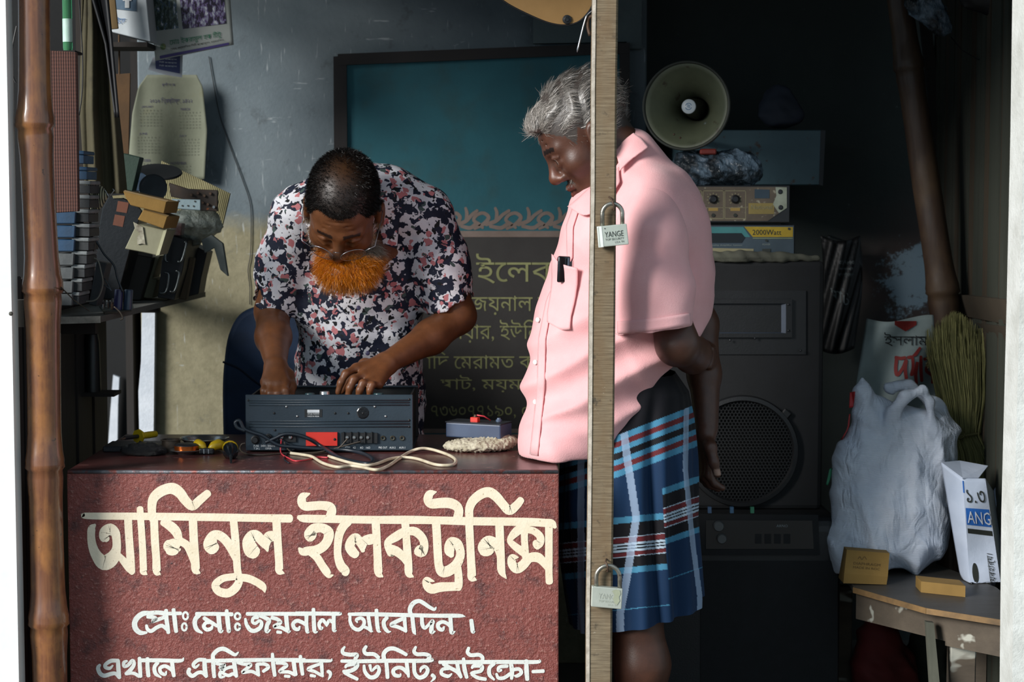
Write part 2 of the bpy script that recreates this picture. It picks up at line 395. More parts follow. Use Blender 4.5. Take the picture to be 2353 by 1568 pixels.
# ------------------------------------------------------------------ timber post carrying the padlocks
def mat_post():
    t = NT('sawn_grey_timber'); co = t.coord('Object', (1, 1, 9)); saw = t.noise(t.coord('Object', (1, .6, 22)), 12, 4, .65)
    c = t.mix(t.ramp(saw, [(.34, 0.0), (.66, 1.0)]), '#5c4f3d', '#8e8067')
    c = t.mix(t.ramp(t.noise(t.coord('Object', (1, 1, .4)), 9, 5, .65), [(.40, 0.0), (.7, .85)]), c, '#6f5638')
    c = t.mix(t.ramp(t.noise(t.coord('Object'), 40, 4, .7), [(.62, 0.0), (.72, .8)]), c, '#3c352b')
    c = t.mix(t.ramp(t.noise(t.coord('Object', (1, 1, 3)), 55, 3, .7), [(.69, 0.0), (.75, .7)]), c, '#b9b2a0')
    t.base(c); t.set(Roughness=.8); t.bump(saw, .5, .004); return t.m
post_m = mat_post(); yp = -.09
po = thing('timber_post', 'weathered sawn timber post in front of the man in pink, carrying two padlocks', 'post', (P(1380, 800, yp).x, yp, 0))
edge = [(1366, -400, 1426), (1362, -40, 1422), (1360, 200, 1418), (1358, 450, 1416), (1355, 700, 1414), (1353, 950, 1412), (1350, 1200, 1409), (1348, 1400, 1407), (1347, 1620, 1405)]
mb = MB(); vs = []
rows = []
for i, (a, yy, b) in enumerate(edge + [(1346, 2040, 1404)]):
    L = P(a + random.uniform(-1, 1), yy, yp); R = P(b + random.uniform(-1, 1), yy, yp)
    rows.append([L, L + Vector((.007, -.004, 0)), R + Vector((-.004, -.004, 0)), R, R + Vector((0, .05, 0)), L + Vector((0, .05, 0))])
for r in rows: vs += r
mb.add(vs, [(i * 6 + k, i * 6 + (k + 1) % 6, (i + 1) * 6 + (k + 1) % 6, (i + 1) * 6 + k) for i in range(len(rows) - 1) for k in range(6)] + [(5, 4, 3, 2, 1, 0), tuple((len(rows) - 1) * 6 + k for k in range(6))])
mb.build('timber', post_m, po)
# bright sawn arris along its left side
mb = MB()
for i in range(len(rows) - 1):
    a, b = rows[i], rows[i + 1]; o1 = Vector((-.0005, -.0012, 0))
    mb.add([a[0] + o1, a[0] + Vector((.0065, -.006, 0)), b[0] + Vector((.0065, -.006, 0)), b[0] + o1], [(0, 1, 2, 3)])
mb.build('sawn_edge', M('sawn_edge', '#b5aea2', '#8f887c', rough=.9, scale=60, bump=.6, bscale=300), po)
steel = M('worn_steel', '#b9b6ab', '#8a8478', rough=.3, metal=.9, scale=25, bump=.15, bscale=120, spots='#6a4a33', spot_lo=.62, spot_hi=.72)
rust = M('rusty_steel', '#6e5a4c', '#46352c', rough=.6, metal=.6, scale=40, bump=.3)
lock_m = M('nickel_plate', '#c9cfc4', '#b2b9ae', rough=.34, metal=.35, scale=14, bump=.08, bscale=200)
lock_side = M('nickel_side', '#e8eae6', '#d3d6d0', rough=.4, metal=.2, scale=14, bump=.05)
ink = M('black_print', '#20241f', '#2c302b', rough=.6, bump=0)
ink_f = M('faded_print', '#9aa093', '#b5bbae', rough=.6, bump=0)
def padlock(label, body, shack, staple, yy, ink_main, ink_sub, worn):
    """body: four corner pixels (tl, tr, br, bl); shack: (left x, right x, top y, base y)"""
    tl, tr, br, bl = [P(x, y, yy) for x, y in body]; t = thing('padlock', label, 'padlock', (bl + br) / 2)
    th = .017
    mb = MB(); ins = .0012
    mb.prism([bl, br, tr, tl], (0, th, 0)); b = mb.build('lock_body', lock_m, t)
    mdf = b.modifiers.new('bevel', 'BEVEL'); mdf.width = .0016; mdf.segments = 2
    xl, xr, yt, yb_ = shack; R = (xr - xl) / 2; cx = (xl + xr) / 2
    pts = [P(xl, yb_ + 12, yy + th / 2)] + [P(cx - R * math.cos(a), yt + R - R * math.sin(a), yy + th / 2) for a in np.linspace(0, math.pi, 15)] + [P(xr, yb_ + 12, yy + th / 2)]
    MB().tube(pts, 5.2 * S(yy), 10).build('shackle', steel, t, smooth=True)
    r = (br - bl).normalized(); u = (tl - bl).normalized(); w = (br - bl).length; h = (tl - bl).length; c = (tl + br) / 2; nn = Vector((0, -1, 0))
    text('lettering', 'YANGE', ink_main, t, c + r * w * .04 + u * h * .07, r, u, w * .62, h * .27, nrm=nn)
    text('lettering', 'TOP SECURITY', ink_sub, t, c + r * w * .05 - u * h * .17, r, u, w * .62, h * .10, nrm=nn)
    text('lettering', 'U.S.A. TM', ink_sub, t, c + r * w * .20 - u * h * .33, r, u, w * .30, h * .09, nrm=nn)
    if worn:
        cc = c + r * w * .30 + u * h * .15
        poly = [cc + r * (w * a) + u * (h * b) + nn * .0011 for a, b in ((-.13, .22), (-.02, .30), (.12, .28), (.15, .1), (.10, -.05), (.13, -.25), (.05, -.45), (-.04, -.38), (-.09, -.15), (-.05, .02))]
        MB().prism(poly, (0, -.0001, 0)).build('worn_patch', M('worn_plate', '#a6ac94', '#8f957d', rough=.5, bump=.1), t)
    else:
        MB().prism([bl + Vector((-.0006, .001, 0)), bl.lerp(br, .16) + Vector((0, -.0006, 0)), tl.lerp(tr, .15) + Vector((0, -.0006, 0)), tl + Vector((-.0006, .001, 0))], (0, -.0003, 0)).build('bright_side', lock_side, t)
        MB().lathe([(0, 0), (.0012, .0002), (.0012, .0006), (0, .0006)], tl.lerp(br, .13) + r * w * .12 + nn * .0004, (0, -1, 0), 8).build('rivet', ink, t)
    sp = [P(x, y, yy + dy) for x, y, dy in staple]
    MB().tube(crom([tuple(p) for p in sp], 4), 2.2 * S(yy), 7).build('staple', rust, po, smooth=True)
yl = yp - .028
padlock('grey padlock with dark lettering, the upper of two on the timber post', ((1372, 521), (1440, 514), (1445, 562), (1376, 569)), (1384, 1430, 468, 518), ((1398, 452, .03), (1405, 458, .005), (1410, 470, 0), (1412, 482, .004), (1408, 482, .02)), yl, ink, ink, False)
padlock('pale padlock with faded lettering, the lower of two on the timber post', ((1360, 1348), (1431, 1354), (1428, 1401), (1358, 1395)), (1370, 1424, 1300, 1350), ((1394, 1284, .03), (1392, 1292, .005), (1396, 1302, 0), (1397, 1314, .004), (1394, 1312, .02)), yl, ink_f, ink_f, True)
# ================================================================== COUNTER
def mat_enamel():
    t = NT('red_brown_enamel'); co = t.coord('Object'); big = t.noise(co, 5, 6, .65); fine = t.noise(co, 120, 4, .7)
    c = t.mix(t.ramp(big, [(.3, 0.0), (.7, 1.0)]), '#7c3d36', '#8c4b43')
    c = t.mix(t.ramp(t.noise(co, 24, 5, .7), [(.50, 0.0), (.66, .85)]), c, '#52302f')
    c = t.mix(t.ramp(fine, [(.57, 0.0), (.70, .75)]), c, '#c39488')
    c = t.mix(t.ramp(t.noise(co, 70, 3, .6), [(.66, 0.0), (.70, .8)]), c, '#4a3a3b')
    t.base(c); t.set(Roughness=.42); t.bump(fine, .8, .006); return t.m
enamel = mat_enamel()
enamel_top = M('worn_enamel_top', '#5e3330', '#3f2a29', rough=.30, scale=7, bump=.2, bscale=90, spots='#7b5550', spot_scale=60)
worn_edge = M('worn_metal_edge', '#6d7178', '#4f4a4c', rough=.4, metal=.4, scale=40, bump=.4, bscale=160, spots='#7c4a44', spot_scale=30, spot_lo=.5, spot_hi=.6)
ZC = P(720, 1081, 0).z; XC0 = P(157, 1300, 0).x; XC1 = P(1284, 1300, 0).x; DC = .60
ct = thing('shop_counter', 'red-brown painted metal counter with cream lettering on its front', 'counter', ((XC0 + XC1) / 2, 0, 0))
MB().span((XC0, 0, .02), (XC1, .018, ZC - .006), .003, 2).build('front_panel', enamel, ct)
MB().span((XC0, .018, .02), (XC0 + .016, DC, ZC - .004)).build('side_panel', enamel, ct)
MB().span((XC1 - .016, .018, .02), (XC1, DC, ZC - .004)).build('side_panel', enamel, ct)
MB().span((XC0, 0.004, ZC - .016), (XC1, DC + .01, ZC), .004, 2).build('top', enamel_top, ct)
MB().tube([(XC0 + .002, .002, ZC - .004), (XC1 - .002, .002, ZC - .004)], .0042, 8).build('front_edge', worn_edge, ct, smooth=True)
MB().span((XC0 + .03, .05, .0), (XC1 - .03, DC - .03, .02)).build('plinth', dark_wood, ct)
cream = M('cream_sign_paint', '#f3e6cd', '#e9dabd', rough=.5, scale=30, bump=.25, bscale=200, spots='#b9a184', spot_scale=170, spot_lo=.66, spot_hi=.70)
white_sign = M('white_sign_paint', '#e6e9e3', '#d8dcd5', rough=.5, scale=30, bump=.25, bscale=200, spots='#a89c8e', spot_scale=150, spot_lo=.66, spot_hi=.71)
def cv(ox, oy, s, L): return [[(ox + x / s, oy + y / s, w / s) for x, y, w in st] for st in L]
def ringst(cx, cy, rx, ry, w): return [(cx + rx * math.cos(a), cy + ry * math.sin(a), w) for a in np.linspace(0, 2 * math.pi, 15)]
front = lambda u, v: P(u, v, 0)
L1 = [[(191, 1182, 7), (203, 1186, 15), (330, 1187, 17), (480, 1189, 18), (600, 1191, 18), (667, 1192, 19)]]
L1 += cv(150, 1080, 4.9, [
 [(335, 620, 30), (300, 660, 85), (292, 740, 88), (305, 850, 98), (350, 960, 120), (435, 1048, 165), (525, 1000, 160), (575, 900, 105), (578, 790, 95), (560, 705, 105), (510, 655, 100), (450, 695, 120), (450, 760, 130), (470, 785, 70)],
 [(590, 950, 60), (660, 1030, 85), (725, 1110, 95), (755, 1165, 50)],
 [(708, 560, 90), (715, 700, 88), (725, 850, 88), (735, 1000, 92), (750, 1150, 76)],
 [(842, 435, 75), (850, 560, 78), (860, 700, 78), (872, 900, 80), (880, 1100, 80), (884, 1150, 80), (920, 1180, 16)],
 [(1000, 560, 90), (1010, 800, 90), (1025, 1000, 88), (1032, 1145, 88), (1070, 1178, 16)],
 [(990, 560, 90), (975, 450, 95), (990, 330, 108), (1060, 255, 118), (1150, 215, 122), (1225, 215, 128), (1295, 265, 118), (1350, 340, 108), (1430, 410, 100), (1510, 345, 98), (1608, 262, 85)],
 [(1100, 590, 80), (1180, 630, 110), (1250, 700, 110), (1275, 790, 90), (1230, 840, 150), (1205, 870, 205), (1205, 915, 150)],
 [(1290, 800, 90), (1370, 850, 90), (1425, 950, 95), (1455, 1080, 60)]])
L1 += cv(420, 1080, 4.9, [
 [(115, 560, 95), (125, 800, 95), (140, 1000, 95), (148, 1130, 92), (195, 1165, 15)],
 [(345, 890, 150), (310, 840, 160), (340, 750, 120), (400, 735, 105), (470, 780, 105), (530, 860, 100), (575, 960, 80), (595, 1030, 50)],
 [(572, 570, 85), (590, 760, 90), (605, 950, 85), (613, 1100, 85), (625, 1190, 85)],
 [(625, 1200, 85), (560, 1205, 80), (450, 1225, 82), (370, 1290, 88), (390, 1355, 92), (450, 1385, 98), (520, 1385, 98), (590, 1335, 98), (630, 1270, 90), (640, 1210, 70)],
 [(640, 1212, 88), (740, 1225, 88), (840, 1270, 85), (905, 1320, 80), (925, 1380, 14)],
 [(810, 935, 150), (770, 900, 170), (745, 810, 145), (790, 740, 125), (850, 755, 115), (900, 820, 90), (940, 870, 66), (955, 915, 25)],
 [(940, 860, 66), (960, 765, 115), (1010, 750, 120), (1060, 765, 80)],
 [(1055, 575, 95), (1065, 750, 92), (1075, 900, 90), (1085, 1050, 88), (1090, 1140, 86), (1142, 1166, 14)]])
L1 += [[(686, 1189, 10), (700, 1192, 18), (752, 1193, 18), (853, 1195, 18), (935, 1195, 19), (996, 1196, 18), (1072, 1198, 19), (1154, 1199, 19), (1215, 1200, 19), (1252, 1202, 19), (1268, 1204, 19), (1276, 1212, 8)]]
L1 += cv(670, 1080, 4.9, [
 [(205, 268, 18), (130, 300, 90), (115, 365, 100), (155, 410, 100), (250, 406, 100), (350, 402, 100), (430, 420, 110), (452, 470, 105), (430, 535, 100)],
 [(225, 750, 140), (205, 725, 130), (250, 665, 115), (340, 655, 105), (415, 700, 115), (410, 785, 110), (360, 860, 110), (280, 905, 110), (200, 912, 100), (125, 920, 90), (85, 885, 30)],
 [(215, 930, 80), (285, 985, 90), (340, 1070, 90), (395, 1150, 90), (425, 1195, 55), (470, 1185, 12)],
 [(640, 585, 90), (580, 640, 100), (535, 740, 95), (518, 900, 85), (528, 1000, 92), (560, 1085, 105), (605, 1135, 100), (605, 1170, 78)],
 [(725, 955, 95), (690, 925, 112), (655, 865, 110), (680, 795, 105), (730, 765, 100), (775, 830, 88), (805, 915, 45)],
 [(800, 880, 66), (820, 805, 100), (880, 785, 120), (940, 770, 100)],
 [(948, 595, 95), (960, 800, 90), (970, 1000, 92), (980, 1160, 90), (1028, 1205, 16)],
 [(1280, 600, 90), (1292, 750, 85), (1302, 900, 90), (1315, 1050, 88), (1322, 1170, 84), (1372, 1206, 16)],
 [(1285, 680, 85), (1190, 745, 105), (1085, 820, 85), (1120, 925, 100), (1130, 935, 85)],
 [(1115, 895, 110), (1185, 920, 105), (1260, 985, 90), (1300, 1040, 80)],
 [(1290, 692, 90), (1390, 695, 100), (1470, 765, 95), (1495, 850, 95), (1470, 925, 115), (1430, 905, 130)]])
L1 += cv(950, 1080, 4.9, [
 [(258, 248, 14), (190, 270, 90), (162, 330, 100), (200, 380, 108), (300, 374, 115), (400, 374, 118), (480, 405, 110), (512, 460, 100), (500, 535, 105)],
 [(255, 595, 95), (265, 750, 95), (275, 950, 95), (287, 1080, 95), (325, 1148, 118), (400, 1135, 122), (480, 1070, 112), (525, 980, 100), (525, 900, 98), (490, 830, 110), (430, 805, 95), (402, 855, 105), (408, 920, 112), (432, 970, 55)],
 [(495, 1100, 90), (508, 1200, 90), (508, 1300, 92), (505, 1340, 70)],
 [(510, 1312, 98), (400, 1316, 100), (300, 1322, 108), (205, 1342, 108), (152, 1300, 95), (152, 1240, 75), (235, 1256, 12)],
 [(625, 560, 90), (635, 750, 90), (645, 950, 90), (655, 1130, 95), (660, 1215, 92), (708, 1242, 16)],
 [(630, 545, 90), (630, 440, 95), (670, 350, 105), (760, 275, 112), (850, 252, 115), (930, 300, 110), (1000, 380, 102), (1080, 458, 105), (1160, 400, 95), (1212, 338, 80)],
 [(968, 620, 95), (975, 800, 95), (985, 1000, 90), (993, 1140, 86), (1045, 1224, 14)],
 [(825, 915, 170), (820, 870, 190), (850, 815, 150), (920, 835, 120), (955, 900, 90), (965, 980, 50)],
 [(1235, 640, 105), (1150, 705, 100), (1085, 790, 66), (1130, 850, 80), (1215, 915, 90), (1260, 960, 70)],
 [(1250, 620, 88), (1250, 780, 78), (1258, 900, 80), (1262, 980, 80)],
 [(1285, 672, 80), (1360, 692, 82), (1425, 750, 86), (1425, 820, 92), (1385, 845, 115)],
 [(1180, 985, 16), (1115, 990, 88), (1110, 1060, 98), (1165, 1112, 112), (1235, 1070, 110), (1305, 995, 104), (1390, 985, 112), (1450, 1025, 95), (1515, 1110, 70)],
 [(1525, 630, 88), (1525, 800, 85), (1525, 1000, 85), (1525, 1150, 82), (1530, 1265, 82)]])
strokes('lettering', cream, ct, L1, front, (0, -1, 0))
bpy.data.objects['lettering']['label'] = 'large cream painted lettering'
L2 = cv(280, 1360, 5.602, [
 [(345, 275, 55), (270, 285, 68), (200, 335, 70), (165, 405, 70), (180, 480, 70), (240, 530, 60), (320, 528, 30)],
 [(360, 280, 62), (450, 270, 55), (540, 280, 60), (580, 300, 50)], [(560, 285, 46), (760, 280, 46)],
 [(330, 325, 44), (400, 330, 50), (440, 350, 46), (390, 385, 45), (480, 355, 50), (560, 325, 46)],
 [(570, 240, 50), (575, 350, 55), (588, 450, 55), (600, 530, 48)],
 [(318, 435, 36), (332, 485, 48), (380, 508, 50), (450, 462, 50), (520, 440, 50), (580, 490, 40)],
 [(665, 230, 50), (680, 350, 58), (690, 450, 55), (700, 515, 50)],
 ringst(820, 312, 32, 46, 28), ringst(805, 455, 30, 46, 28), ringst(1490, 317, 34, 40, 30), ringst(1490, 453, 30, 42, 30),
 [(960, 287, 50), (1200, 287, 50), (1420, 292, 52)],
 [(1000, 300, 58), (950, 350, 60), (940, 420, 58), (968, 490, 55), (1035, 532, 24)],
 [(1060, 340, 50), (1110, 375, 55), (1165, 405, 50), (1230, 445, 40)],
 [(1165, 440, 28), (1150, 475, 46), (1095, 490, 50), (1055, 450, 50), (1080, 405, 45), (1130, 395, 45)],
 [(1245, 300, 60), (1255, 420, 60), (1270, 510, 55), (1305, 502, 16)],
 [(1350, 242, 45), (1360, 350, 60), (1375, 480, 55), (1380, 512, 48), (1402, 495, 14)],
 [(1612, 287, 48), (2000, 286, 50), (2353, 288, 52)],
 [(1590, 350, 32), (1605, 420, 48), (1650, 490, 54), (1710, 505, 55), (1780, 465, 54), (1800, 405, 46), (1770, 375, 40), (1720, 410, 42), (1682, 390, 40), (1695, 340, 44), (1750, 330, 50)],
 [(1780, 315, 40), (1850, 340, 52), (1895, 375, 58), (1868, 440, 52), (1868, 512, 56), (1915, 490, 14)],
 [(1930, 335, 50), (2000, 355, 50), (2042, 395, 52), (2000, 425, 48), (1960, 450, 46), (2050, 462, 48), (2120, 502, 42)],
 [(2115, 310, 55), (2125, 420, 55), (2140, 510, 50), (2172, 508, 14)], [(2002, 520, 42), (2050, 525, 38)],
 [(2290, 450, 24), (2270, 485, 46), (2222, 472, 50), (2205, 415, 50), (2255, 375, 50), (2330, 400, 50), (2380, 440, 40)]])
L2 += cv(680, 1360, 5.348, [
 [(0, 270, 52), (300, 270, 50), (530, 272, 48), (545, 262, 20)],
 [(130, 290, 50), (130, 400, 45), (140, 490, 46), (165, 500, 12)], [(215, 215, 45), (220, 350, 50), (230, 485, 48), (268, 495, 12)],
 [(330, 440, 24), (305, 455, 42), (285, 400, 45), (320, 350, 45), (350, 370, 42), (380, 425, 22)], [(382, 405, 36), (410, 355, 44), (450, 372, 46)],
 [(465, 290, 50), (465, 400, 48), (470, 475, 50), (498, 480, 12)],
 [(650, 278, 40), (900, 277, 50), (1300, 287, 50), (1700, 296, 50), (2000, 296, 48), (2080, 305, 10)],
 [(665, 305, 36), (667, 370, 40), (702, 440, 45), (770, 468, 48), (828, 420, 45), (838, 360, 45), (800, 325, 42), (745, 345, 42), (755, 380, 18)],
 [(830, 430, 38), (880, 450, 40), (925, 488, 30)], [(890, 300, 45), (905, 400, 45), (922, 478, 42), (948, 488, 10)],
 [(990, 225, 45), (995, 350, 50), (1012, 475, 46), (1045, 495, 10)],
 [(1120, 318, 48), (1080, 370, 50), (1090, 440, 50), (1130, 490, 40), (1168, 490, 10)],
 [(1320, 330, 48), (1230, 370, 50), (1170, 410, 48), (1240, 430, 45), (1310, 460, 45), (1355, 490, 34)], [(1335, 320, 45), (1340, 400, 45), (1350, 485, 38)],
 [(1430, 300, 50), (1440, 400, 50), (1452, 490, 48), (1470, 525, 16)],
 [(1415, 290, 50), (1400, 220, 55), (1440, 145, 58), (1510, 115, 50), (1570, 142, 50), (1640, 190, 45), (1700, 218, 40), (1724, 190, 14)],
 [(1548, 320, 45), (1553, 400, 50), (1582, 448, 42), (1630, 410, 40), (1682, 360, 50), (1670, 420, 50), (1668, 495, 58), (1712, 488, 14)],
 [(1822, 430, 20), (1800, 468, 46), (1755, 450, 50), (1748, 400, 50), (1800, 372, 45), (1860, 392, 45), (1905, 440, 38)],
 [(1898, 320, 50), (1905, 420, 50), (1915, 505, 50), (1958, 488, 12)], [(2155, 352, 50), (2165, 430, 52), (2175, 495, 46), (2202, 490, 10)]])
strokes('lettering', white_sign, ct, L2, front, (0, -1, 0))
L3 = cv(200, 1470, 4.706, [
 [(140, 275, 30), (120, 310, 45), (142, 368, 46), (190, 392, 46), (260, 372, 44), (310, 370, 40), (348, 412, 36)],
 [(335, 230, 42), (340, 320, 48), (350, 415, 40)], [(340, 230, 40), (260, 232, 44), (200, 272, 40), (202, 302, 40), (245, 312, 36), (280, 282, 18)],
 [(432, 232, 26), (400, 250, 38), (402, 290, 38), (442, 280, 38), (492, 230, 42), (508, 272, 40), (470, 330, 45), (420, 372, 36)],
 [(420, 376, 26), (500, 365, 36), (565, 398, 38)], [(568, 200, 38), (572, 300, 45), (580, 402, 38)],
 [(655, 205, 40), (655, 300, 45), (665, 395, 44)], [(570, 226, 42), (800, 226, 44), (1010, 230, 40), (1046, 198, 10)],
 [(765, 250, 42), (730, 300, 42), (742, 370, 42), (800, 410, 18)],
 [(858, 345, 16), (845, 378, 34), (800, 360, 40), (790, 312, 40), (840, 288, 40), (890, 310, 40), (932, 352, 30)], [(920, 240, 45), (930, 340, 45), (940, 395, 40)],
 [(1108, 318, 40), (1098, 360, 46), (1140, 395, 44), (1200, 360, 40), (1250, 360, 40), (1292, 402, 36)],
 [(1280, 222, 40), (1205, 222, 42), (1150, 270, 40), (1172, 302, 32), (1212, 272, 18)], [(1270, 230, 45), (1275, 320, 50), (1290, 400, 40)],
 [(1280, 232, 40), (1600, 226, 44), (1990, 221, 42), (2353, 222, 42)], [(1365, 230, 45), (1368, 320, 45), (1376, 405, 40)],
 [(1365, 220, 44), (1365, 165, 45), (1420, 112, 46), (1480, 102, 48), (1540, 132, 44), (1600, 165, 36), (1638, 138, 14)],
 [(1400, 262, 30), (1460, 275, 38), (1490, 280, 40), (1440, 308, 42), (1485, 325, 44), (1440, 362, 40), (1445, 405, 36), (1490, 402, 18)],
 [(1470, 365, 32), (1530, 390, 38), (1580, 372, 38), (1622, 398, 28)], [(1490, 322, 32), (1545, 300, 36), (1595, 298, 36)], [(1590, 240, 45), (1602, 330, 48), (1616, 400, 38)],
 [(1630, 250, 34), (1700, 268, 36), (1770, 272, 42), (1730, 312, 40), (1680, 358, 34), (1780, 346, 38), (1862, 388, 30)], [(1840, 270, 40), (1845, 320, 44), (1855, 380, 32)],
 [(1840, 268, 36), (1920, 266, 38), (1962, 300, 40), (1905, 346, 34)],
 [(2005, 155, 34), (2015, 280, 45), (2030, 390, 40)],
 [(2050, 255, 34), (2120, 256, 38), (2160, 282, 38), (2110, 320, 38), (2085, 350, 34), (2180, 352, 38), (2250, 382, 38)], [(2235, 240, 45), (2245, 320, 45), (2258, 382, 40)], [(2140, 396, 32), (2190, 400, 32)]])
L3 += cv(680, 1360, 5.348, [
 [(55, 792, 42), (65, 900, 50), (82, 1018, 44)], [(-20, 852, 44), (300, 850, 44), (425, 850, 36), (442, 822, 8)],
 [(300, 888, 38), (210, 920, 42), (150, 955, 42), (230, 982, 40), (300, 1022, 38), (335, 1040, 28)], [(315, 880, 44), (320, 960, 44), (326, 1040, 34)], [(182, 1030, 38), (236, 1040, 34)],
 [(395, 980, 45), (422, 1000, 44), (420, 1040, 34), (395, 1085, 10)]])
L3 += cv(760, 1470, 4.44, [
 [(142, 75, 22), (120, 110, 36), (132, 142, 40), (200, 155, 42), (268, 155, 40), (250, 200, 38)], [(110, 220, 34), (300, 222, 40), (600, 217, 42), (1000, 216, 40), (1034, 192, 14)],
 [(150, 285, 26), (172, 262, 38), (265, 248, 46), (255, 290, 44), (200, 320, 42), (128, 325, 30)], [(140, 338, 34), (200, 370, 38), (272, 405, 34)],
 [(362, 70, 32), (340, 110, 38), (362, 146, 40), (440, 150, 40), (488, 185, 40)],
 [(340, 265, 28), (350, 330, 38), (400, 385, 42), (460, 375, 44), (494, 320, 40), (480, 275, 34), (450, 292, 30), (415, 320, 22), (400, 262, 34)],
 [(548, 220, 44), (540, 150, 44), (580, 102, 44), (640, 92, 42), (710, 120, 40), (772, 155, 36)], [(568, 240, 40), (575, 320, 42), (580, 390, 38)],
 [(715, 350, 16), (700, 372, 34), (650, 360, 40), (640, 312, 40), (690, 286, 38), (740, 300, 40), (782, 350, 28)], [(775, 240, 40), (785, 320, 40), (795, 380, 28)],
 [(868, 75, 26), (850, 120, 38), (880, 150, 40), (960, 150, 40), (1008, 170, 40), (990, 208, 38)],
 [(850, 245, 40), (857, 340, 40), (900, 388, 42), (960, 370, 44), (990, 312, 40), (960, 276, 34), (922, 298, 32), (915, 332, 16)],
 [(1035, 362, 38), (1056, 385, 38), (1045, 410, 24), (1020, 432, 8)],
 [(1110, 232, 36), (1400, 231, 42), (1800, 229, 42), (2105, 229, 38), (2132, 204, 8)],
 [(1150, 250, 40), (1220, 290, 40), (1290, 330, 40), (1330, 385, 32)], [(1235, 350, 16), (1195, 375, 36), (1132, 350, 38), (1140, 306, 36), (1210, 292, 38)], [(1290, 240, 40), (1305, 320, 40), (1330, 385, 34)],
 [(1355, 195, 34), (1365, 300, 44), (1388, 388, 36)],
 [(1408, 85, 32), (1396, 130, 38), (1430, 160, 40), (1510, 156, 40), (1548, 182, 38), (1545, 218, 38)],
 [(1440, 290, 26), (1462, 270, 38), (1540, 272, 42), (1530, 320, 40), (1460, 336, 36), (1432, 346, 30)], [(1440, 355, 34), (1500, 390, 38), (1580, 405, 36)],
 [(1665, 248, 38), (1620, 290, 40), (1620, 360, 40), (1668, 410, 22)],
 [(1742, 312, 24), (1712, 320, 32), (1720, 282, 36), (1800, 270, 38)], [(1690, 350, 26), (1712, 392, 36), (1770, 390, 38), (1830, 350, 38)], [(1840, 255, 44), (1850, 330, 44), (1845, 400, 32)],
 [(1850, 310, 36), (1920, 302, 38), (1944, 340, 38), (1900, 372, 36), (1875, 368, 18)], [(1995, 215, 40), (1998, 320, 48), (2005, 408, 42)], [(2060, 328, 34), (2170, 322, 38)]])
strokes('lettering', white_sign, ct, L3, front, (0, -1, 0))

# ------------------------------------------------------------------ signboard on the back wall
yS = YB - .05
teal = M('teal_board_paint', '#1c5560', '#256570', rough=.7, scale=4, bump=.2, bscale=80, spots='#2f4f50', spot_scale=6, spot_lo=.5, spot_hi=.75)
char = M('charcoal_board_paint', '#33302f', '#3c3a38', rough=.75, scale=7, bump=.2, bscale=80)
mauve = M('dusty_mauve_paint', '#83746c', '#77685f', rough=.8, scale=20, bump=.2, bscale=90)
olive = M('faded_olive_paint', '#9a9c6c', '#808257', rough=.8, scale=25, bump=.2, bscale=90)
frame_m = M('black_stained_wood', '#241f1e', '#171414', rough=.7, scale=6, stretch=(1, 1, .2))
bl = P(770, 1045, yS); sb = thing('signboard', 'framed teal and charcoal signboard with Bengali lettering on the back wall', 'signboard', (P(1105, 1000, yS).x, yS, bl.z))
def q4(pts, y, th=.01): return MB().prism([P(a, b, y) for a, b in pts], (0, th, 0))
q4([(790, 150), (1428, 118), (1434, 531), (797, 531)], yS).build('upper_panel', teal, sb)
q4([(797, 545), (1434, 545), (1440, 986), (800, 986)], yS).build('lower_panel', char, sb)
q4([(797, 531), (1434, 531), (1434, 545), (797, 545)], yS - .001, .011).build('border_band', mauve, sb)
q4([(800, 986), (1440, 986), (1440, 996), (800, 996)], yS - .001, .011).build('border_band', mauve, sb)
q4([(800, 996), (1440, 996), (1440, 1045), (800, 1045)], yS).build('foot_band', teal, sb)
q4([(766, 130), (796, 128), (803, 1050), (772, 1050)], yS - .012, .03).build('frame_side', frame_m, sb)
q4([(1424, 104), (1447, 103), (1452, 1050), (1430, 1050)], yS - .012, .03).build('frame_side', frame_m, sb)
q4([(776, 124), (1447, 98), (1447, 122), (776, 150)], yS - .014, .03).build('frame_top', frame_m, sb)
onb = lambda u, v: P(u, v, yS)
sc = []
def scroll(x, f=1, s=1.0):
    return [[(x - 8 * s, 526, 6), (x + 14 * s, 515, 9), (x + 26 * s, 500, 9), (x + 14 * s, 490, 8), (x - 2 * s, 494, 8), (x - 10 * s, 506, 8), (x + 4 * s, 516, 8)],
            [(x + 20 * s, 516, 9), (x + 44 * s, 508, 9), (x + 60 * s, 494, 8), (x + 76 * s, 484, 7)], [(x + 44 * s, 508, 8), (x + 46 * s, 490, 8), (x + 42 * s, 478, 6)],
            [(x + 30 * s, 520, 8), (x + 56 * s, 524, 9), (x + 76 * s, 514, 9), (x + 92 * s, 524, 6)]]
for x, s in ((1036, .8), (1098, .95), (1172, .95), (1246, .9), (1318, .9), (960, .9), (880, .9), (805, .9)): sc += scroll(x, 1, s)
strokes('scroll_ornament', mauve, sb, sc, onb, (0, -1, 0))
def btxt(s, x0, x1, y0, y1):
    text('lettering', s, olive, sb, P((x0 + x1) / 2, (y0 + y1) / 2, yS), (1, 0, 0), (0, 0, 1), (x1 - x0) * S(yS), (y1 - y0) * S(yS), nrm=(0, -1, 0), lift=.001)
btxt('ইেলকট', 1094, 1330, 583, 652)
btxt('জয়নাল আ', 1078, 1290, 680, 724)
btxt('ায়ার, ইউিন', 1052, 1240, 735, 788)
btxt('ািদ েমরামত কর', 980, 1256, 806, 848)
btxt('ঘাট, ময়মন', 1012, 1228, 862, 902)
btxt('৭৩৬০৭৭১৯০, ০', 990, 1216, 932, 962)
